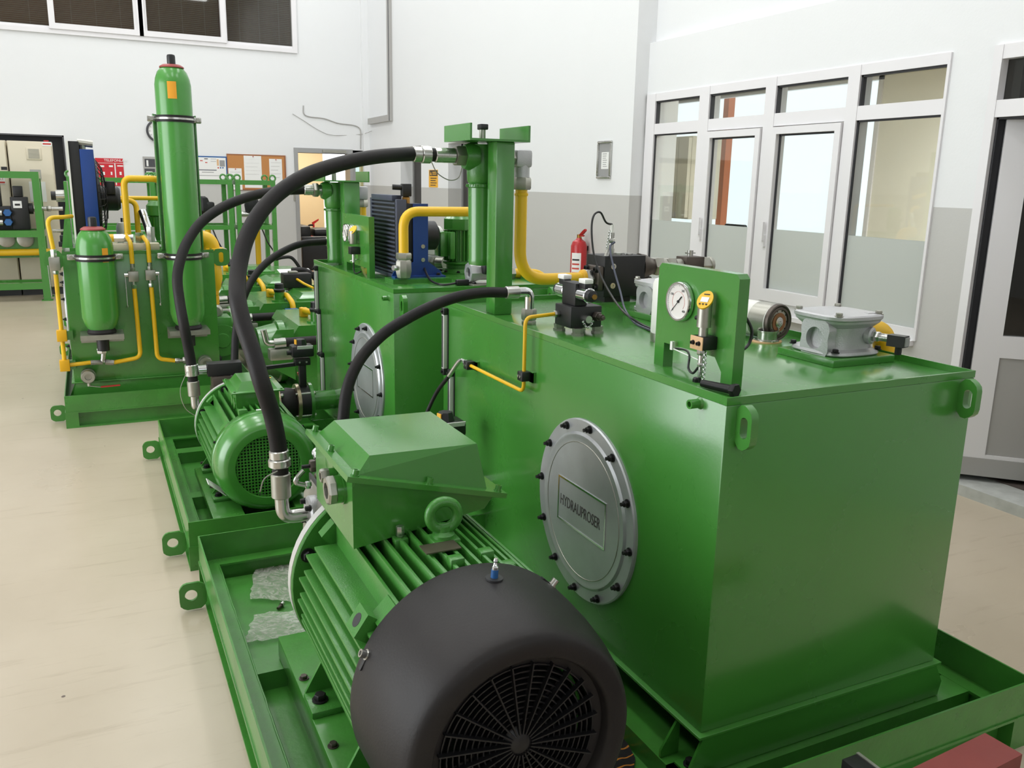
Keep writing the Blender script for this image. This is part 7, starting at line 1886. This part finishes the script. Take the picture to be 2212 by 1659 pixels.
# wires and conduit
wr = M().tube(catmull([P(655, 228, y=y-.01), P(656, 245, y=y-.01), P(668, 252, y=y-.01), P(700, 256, y=y-.01), P(730, 266, y=y-.01), P(765, 271, y=y-.01), P(778, 280, y=y-.01), P(779, 300, y=y-.01), P(779, 322, y=y-.01)], 8), .008, 6).obj('wall_cable', 'grey_panel'); tag(wr, 'thick grey cable sagging along the back wall above the lobby door', 'cable')
wr = M().tube(catmull([P(632, 246, y=y-.01), P(655, 260, y=y-.01), P(690, 282, y=y-.01), P(720, 292, y=y-.01), P(779, 290, y=y-.01), P(803, 283, x=XF-.01)], 8), .004, 6).obj('wall_cable', 'grey_panel'); tag(wr, 'thin grey wire drooping below the thick cable on the back wall', 'cable')
cd = thing('cable_conduit', 'grey vertical cable tray on the white side wall near the back corner', 'cable tray', P(845, 265, x=XF))
ya = P(848, 200, x=XF).y; yb_ = P(801, 262, x=XF).y; zc_ = P(843, 262, x=XF).z
M().box(XF-.052, XF-.002, ya, ya+.10, zc_, ZC).obj('vertical_tray', 'grey_panel', cd)
M().box(XF-.054, XF-.05, ya, ya+.025, zc_, ZC).obj('slotted_strip', 'dark_grey', cd)
M().box(XF-.052, XF-.002, ya+.1, yb_, zc_-.0, zc_+.09).obj('horizontal_tray', 'grey_panel', cd)
# yellow safety sign on the far side wall
sg = thing('safety_sign', 'yellow and black safety notice on the far side wall', 'sign', P(936, 405, x=XF))
sa_, sb_ = P(927, 366, x=XF), P(946, 405, x=XF)
def sface(q, u0, v0, u1, v1, x, t=.004):
    a = P(u0, v0, x=x); b = P(u1, v1, x=x)
    return q.box(x-t, x, min(a.y, b.y), max(a.y, b.y), min(a.z, b.z), max(a.z, b.z))
sface(M(), 927, 367, 946, 405, XF, .005).obj('plate', 'sign_yellow', sg)
sface(M(), 928, 368, 945, 380, XF-.005, .001).obj('black_header', 'ink', sg)
M().prism([P(929, 378, x=XF-.006), P(932.5, 378, x=XF-.006), P(930.7, 370, x=XF-.006)], (-.001, 0, 0)).obj('warning_triangle', 'sign_yellow', sg)
for k in range(2):
    sface(M(), 934, 371+4*k, 943, 373+4*k, XF-.006, .001).obj('header_line', 'sign_yellow', sg)
for k in range(4):
    sface(M(), 930, 384+5*k, 943-(k % 2)*2, 386+5*k, XF-.005, .001).obj('text_line', 'ink', sg)
# framed notice on the column
nt_ = thing('wall_notice', 'silver snap frame with a small white label on the column', 'notice', P(1306, 386, x=XC))
ua, ub, va, vb_ = 1290, 1323, 302, 387
a = P(1292, 345, x=XC); b = P(1322, 345, x=XC); zt_ = P(1310, 304, x=XC).z; zb_ = P(1305, 386, x=XC).z
yl_, yr_ = a.y, b.y
w_ = .022
M().box(XC-.018, XC, yr_, yl_, zt_-w_, zt_, .006).obj('frame_bar', 'zinc', nt_)
M().box(XC-.018, XC, yr_, yl_, zb_, zb_+w_, .006).obj('frame_bar', 'zinc', nt_)
M().box(XC-.018, XC, yr_, yr_+w_, zb_+w_, zt_-w_, .006).obj('frame_bar', 'zinc', nt_)
M().box(XC-.018, XC, yl_-w_, yl_, zb_+w_, zt_-w_, .006).obj('frame_bar', 'zinc', nt_)
M().box(XC-.006, XC, yr_+w_, yl_-w_, zb_+w_, zt_-w_).obj('backing', 'grey_label', nt_)
lb2 = sface(M(), 1300, 329, 1314, 365, XC-.006, .001).obj('label', 'paper', nt_)
for k in range(7):
    sface(M(), 1302, 332+4.5*k, 1311-(k % 3), 333.2+4.5*k, XC-.007, .0006).obj('text_line', 'grey_label', lb2)
# fire extinguisher beside the column
fe = P(1250, 548, x=4.06)
ex = thing('fire_extinguisher', 'red fire extinguisher hanging on the wall beside the column', 'extinguisher', (4.06, fe.y, fe.z-.3))
r_ = .075
ztop = P(1250, 517, x=4.06).z; zb_ = ztop-.42
M().lathe((4.06, fe.y, zb_), (0, 0, 1), [(.06, 0), (r_, .012), (r_, ztop-zb_-.06), (.06, ztop-zb_-.02), (.03, ztop-zb_), (.022, ztop-zb_+.015)], 28).obj('bottle', 'red_paint', ex)
M().cyl((4.06, fe.y, ztop+.01), (4.06, fe.y, ztop+.045), .022, 14).obj('valve', 'brass', ex)
M().prism([(4.04, fe.y-.02, ztop+.04), (4.06, fe.y-.05, ztop+.08), (4.06, fe.y-.09, ztop+.1), (4.06, fe.y-.1, ztop+.085), (4.06, fe.y-.05, ztop+.05), (4.06, fe.y-.01, ztop+.03)], (.02, 0, 0)).obj('handle', 'red_paint', ex)
M().prism([(4.05, fe.y+.01, ztop+.03), (4.05, fe.y-.08, ztop+.045), (4.05, fe.y-.075, ztop+.03)], (.02, 0, 0)).obj('grip', 'red_paint', ex)
M().box(4.13, XF, fe.y-.02, fe.y+.02, ztop-.1, ztop-.06).obj('wall_hook', 'dark_bolt', ex)
q = M(); vs = []; fs = []
for i in range(9):
    a = math.radians(185+i*9)
    for z_ in (zb_+.08, zb_+.30): vs.append(V((4.06+(r_+.001)*math.cos(a), fe.y+(r_+.001)*math.sin(a), z_)))
for i in range(8): fs.append((2*i, 2*i+2, 2*i+3, 2*i+1))
q.add(vs, fs).obj('label', 'paper', ex)
for k in range(4):
    q = M(); vs = []; fs = []
    for i in range(7):
        a = math.radians(192+i*9)
        for z_ in (zb_+.11+k*.04, zb_+.125+k*.04): vs.append(V((4.06+(r_+.0016)*math.cos(a), fe.y+(r_+.0016)*math.sin(a), z_)))
    for i in range(6): fs.append((2*i, 2*i+2, 2*i+3, 2*i+1))
    q.add(vs, fs).obj('label_print', 'ink_red' if k < 3 else 'ink', ex)
# sofa and extinguisher in the lobby
sx0 = P(652, 540, y=14.6).x
so_ = thing('sofa', 'black leather sofa seen through the lobby door', 'sofa', (sx0+.6, 15.0, 0))
zs_ = P(690, 510, y=14.7).z
M().box(sx0, sx0+1.3, 14.7, 15.35, .14, zs_-.04, .03).obj('seat_base', 'leather', so_)
M().box(sx0, sx0+1.3, 14.6, 14.72, .14, zs_, .03).obj('back', 'leather', so_)
M().box(sx0, sx0+.2, 14.72, 15.35, zs_-.1, zs_+.17, .05).obj('armrest', 'leather', so_)
M().box(sx0+.25, sx0+.8, 14.74, 15.2, zs_-.02, zs_+.12, .05).obj('cushion', 'leather', so_)
for x_ in (sx0+.06, sx0+1.2):
    for y__ in (14.68, 15.25):
        M().cyl((x_, y__, 0), (x_, y__, .14), .03, 12).obj('leg', 'chrome', so_)
fx = P(678, 500, y=16.9)
e2 = thing('fire_extinguisher', 'small red fire extinguisher behind the black sofa in the lobby', 'extinguisher', (fx.x, 16.9, 0))
zt2 = P(676, 492, y=16.9).z
M().lathe((fx.x, 16.9, 0), (0, 0, 1), [(.08, 0), (.09, .02), (.09, zt2-.1), (.06, zt2-.03), (.03, zt2)], 20).obj('bottle', 'red_paint', e2)
M().cyl((fx.x, 16.9, zt2), (fx.x, 16.9, zt2+.07), .02, 10).obj('valve', 'red_paint', e2)
M().prism([(fx.x-.02, 16.9, zt2+.05), (fx.x+.1, 16.9, zt2+.14), (fx.x+.1, 16.9, zt2+.17), (fx.x-.03, 16.9, zt2+.1)], (0, .03, 0)).obj('handle', 'red_paint', e2)
M().tube(catmull([V((fx.x, 16.9, zt2+.05)), V((fx.x-.1, 16.88, zt2+.04)), V((fx.x-.15, 16.88, zt2-.08)), V((fx.x-.15, 16.88, zt2-.3))], 6), .018, 8).obj('discharge_hose', 'rubber', e2)

# ---- office behind the glazing
ycb = 9.6
oa = P(1474, 297, x=6.9)
oc_ = thing('office_cabinet', 'tall cream office cupboard seen through the first pane of the glazing', 'cupboard', (7.0, oa.y-.4, 0))
z_t = oa.z
M().box(6.75, 7.2, oa.y-.42, oa.y+.0, 1.25, z_t, .01).obj('wall_unit', 'office_wall', oc_)
M().box(6.7, 6.748, oa.y-.41, oa.y-.215, 1.27, z_t-.02).obj('door', 'office_wall', oc_)
M().box(6.7, 6.748, oa.y-.205, oa.y-.01, 1.27, z_t-.02).obj('door', 'office_wall', oc_)
M().box(6.72, 7.2, oa.y-.42, oa.y, 0, .85, .01).obj('base_unit', 'office_wall', oc_)
M().box(6.7, 7.2, oa.y-.422, oa.y+.02, .85, .89).obj('worktop', 'tile', oc_)
dr_ = thing('dish_rack', 'dark slatted rack standing on the office worktop under the cream cupboard', 'rack', (6.95, oa.y-.4, .89))
for k in range(10):
    M().box(6.8, 7.1, oa.y-.4, oa.y-.05, .92+k*.028, .932+k*.028).obj('slat', 'dark_grey', dr_)
M().box(6.8, 6.82, oa.y-.4, oa.y-.38, .89, 1.2).obj('rack_leg', 'dark_grey', dr_)
M().box(6.8, 6.82, oa.y-.07, oa.y-.05, .89, 1.2).obj('rack_leg', 'dark_grey', dr_)
op = P(1568, 240, x=9.0)
po2 = M().box(9.0, 9.12, op.y-.06, op.y+.06, 0, 3.2).obj('orange_post', 'orange_post'); tag(po2, 'orange post standing outside the office window', 'post')
ch = thing('office_chair', 'dark office chair seen through the second pane of the glazing', 'chair', (7.4, 9.2, 0))
ccx = P(1560, 440, x=7.4)
ORG[ch] = V((7.4, ccx.y, 0)); ch.location = ORG[ch]
M().box(7.2, 7.65, ccx.y-.22, ccx.y+.22, .45, .53, .03).obj('seat', 'black_plastic', ch)
M().box(7.62, 7.68, ccx.y-.2, ccx.y+.2, .6, 1.18, .02).obj('backrest', 'black_plastic', ch)
M().cyl((7.42, ccx.y, .08), (7.42, ccx.y, .45), .03, 12).obj('stem', 'zinc_dull', ch)
for i in range(5):
    a = i*2*math.pi/5
    M().bar((7.42, ccx.y, .08), (7.42+.26*math.cos(a), ccx.y+.26*math.sin(a), .05), .04, .03).obj('leg', 'black_plastic', ch)
    M().cyl((7.42+.26*math.cos(a), ccx.y+.26*math.sin(a)-.015, .025), (7.42+.26*math.cos(a), ccx.y+.26*math.sin(a)+.015, .025), .025, 12).obj('caster', 'black_plastic', ch)
# bottle-shaped silhouettes on the sill behind the frosted glass
bt_ = thing('glass_bottle', 'bottle silhouette behind the frosted lower pane of the third light', 'bottle', (XW+.14, P(1690, 640, x=XW+.12).y, ZS))
yb3 = P(1688, 640, x=XW+.13).y
ORG[bt_] = V((XW+.16, yb3, ZS)); bt_.location = ORG[bt_]
M().lathe((XW+.17, yb3, ZS), (0, 0, 1), [(.045, 0), (.05, .01), (.05, .1), (.018, .15), (.016, .2)], 20).obj('bottle', 'dark_grey', bt_)
M().box(4.3, 4.5, y_w0+.02, y_w1-.02, ZS-.01, ZS-.0005).obj('inner_sill', 'upvc', w1)
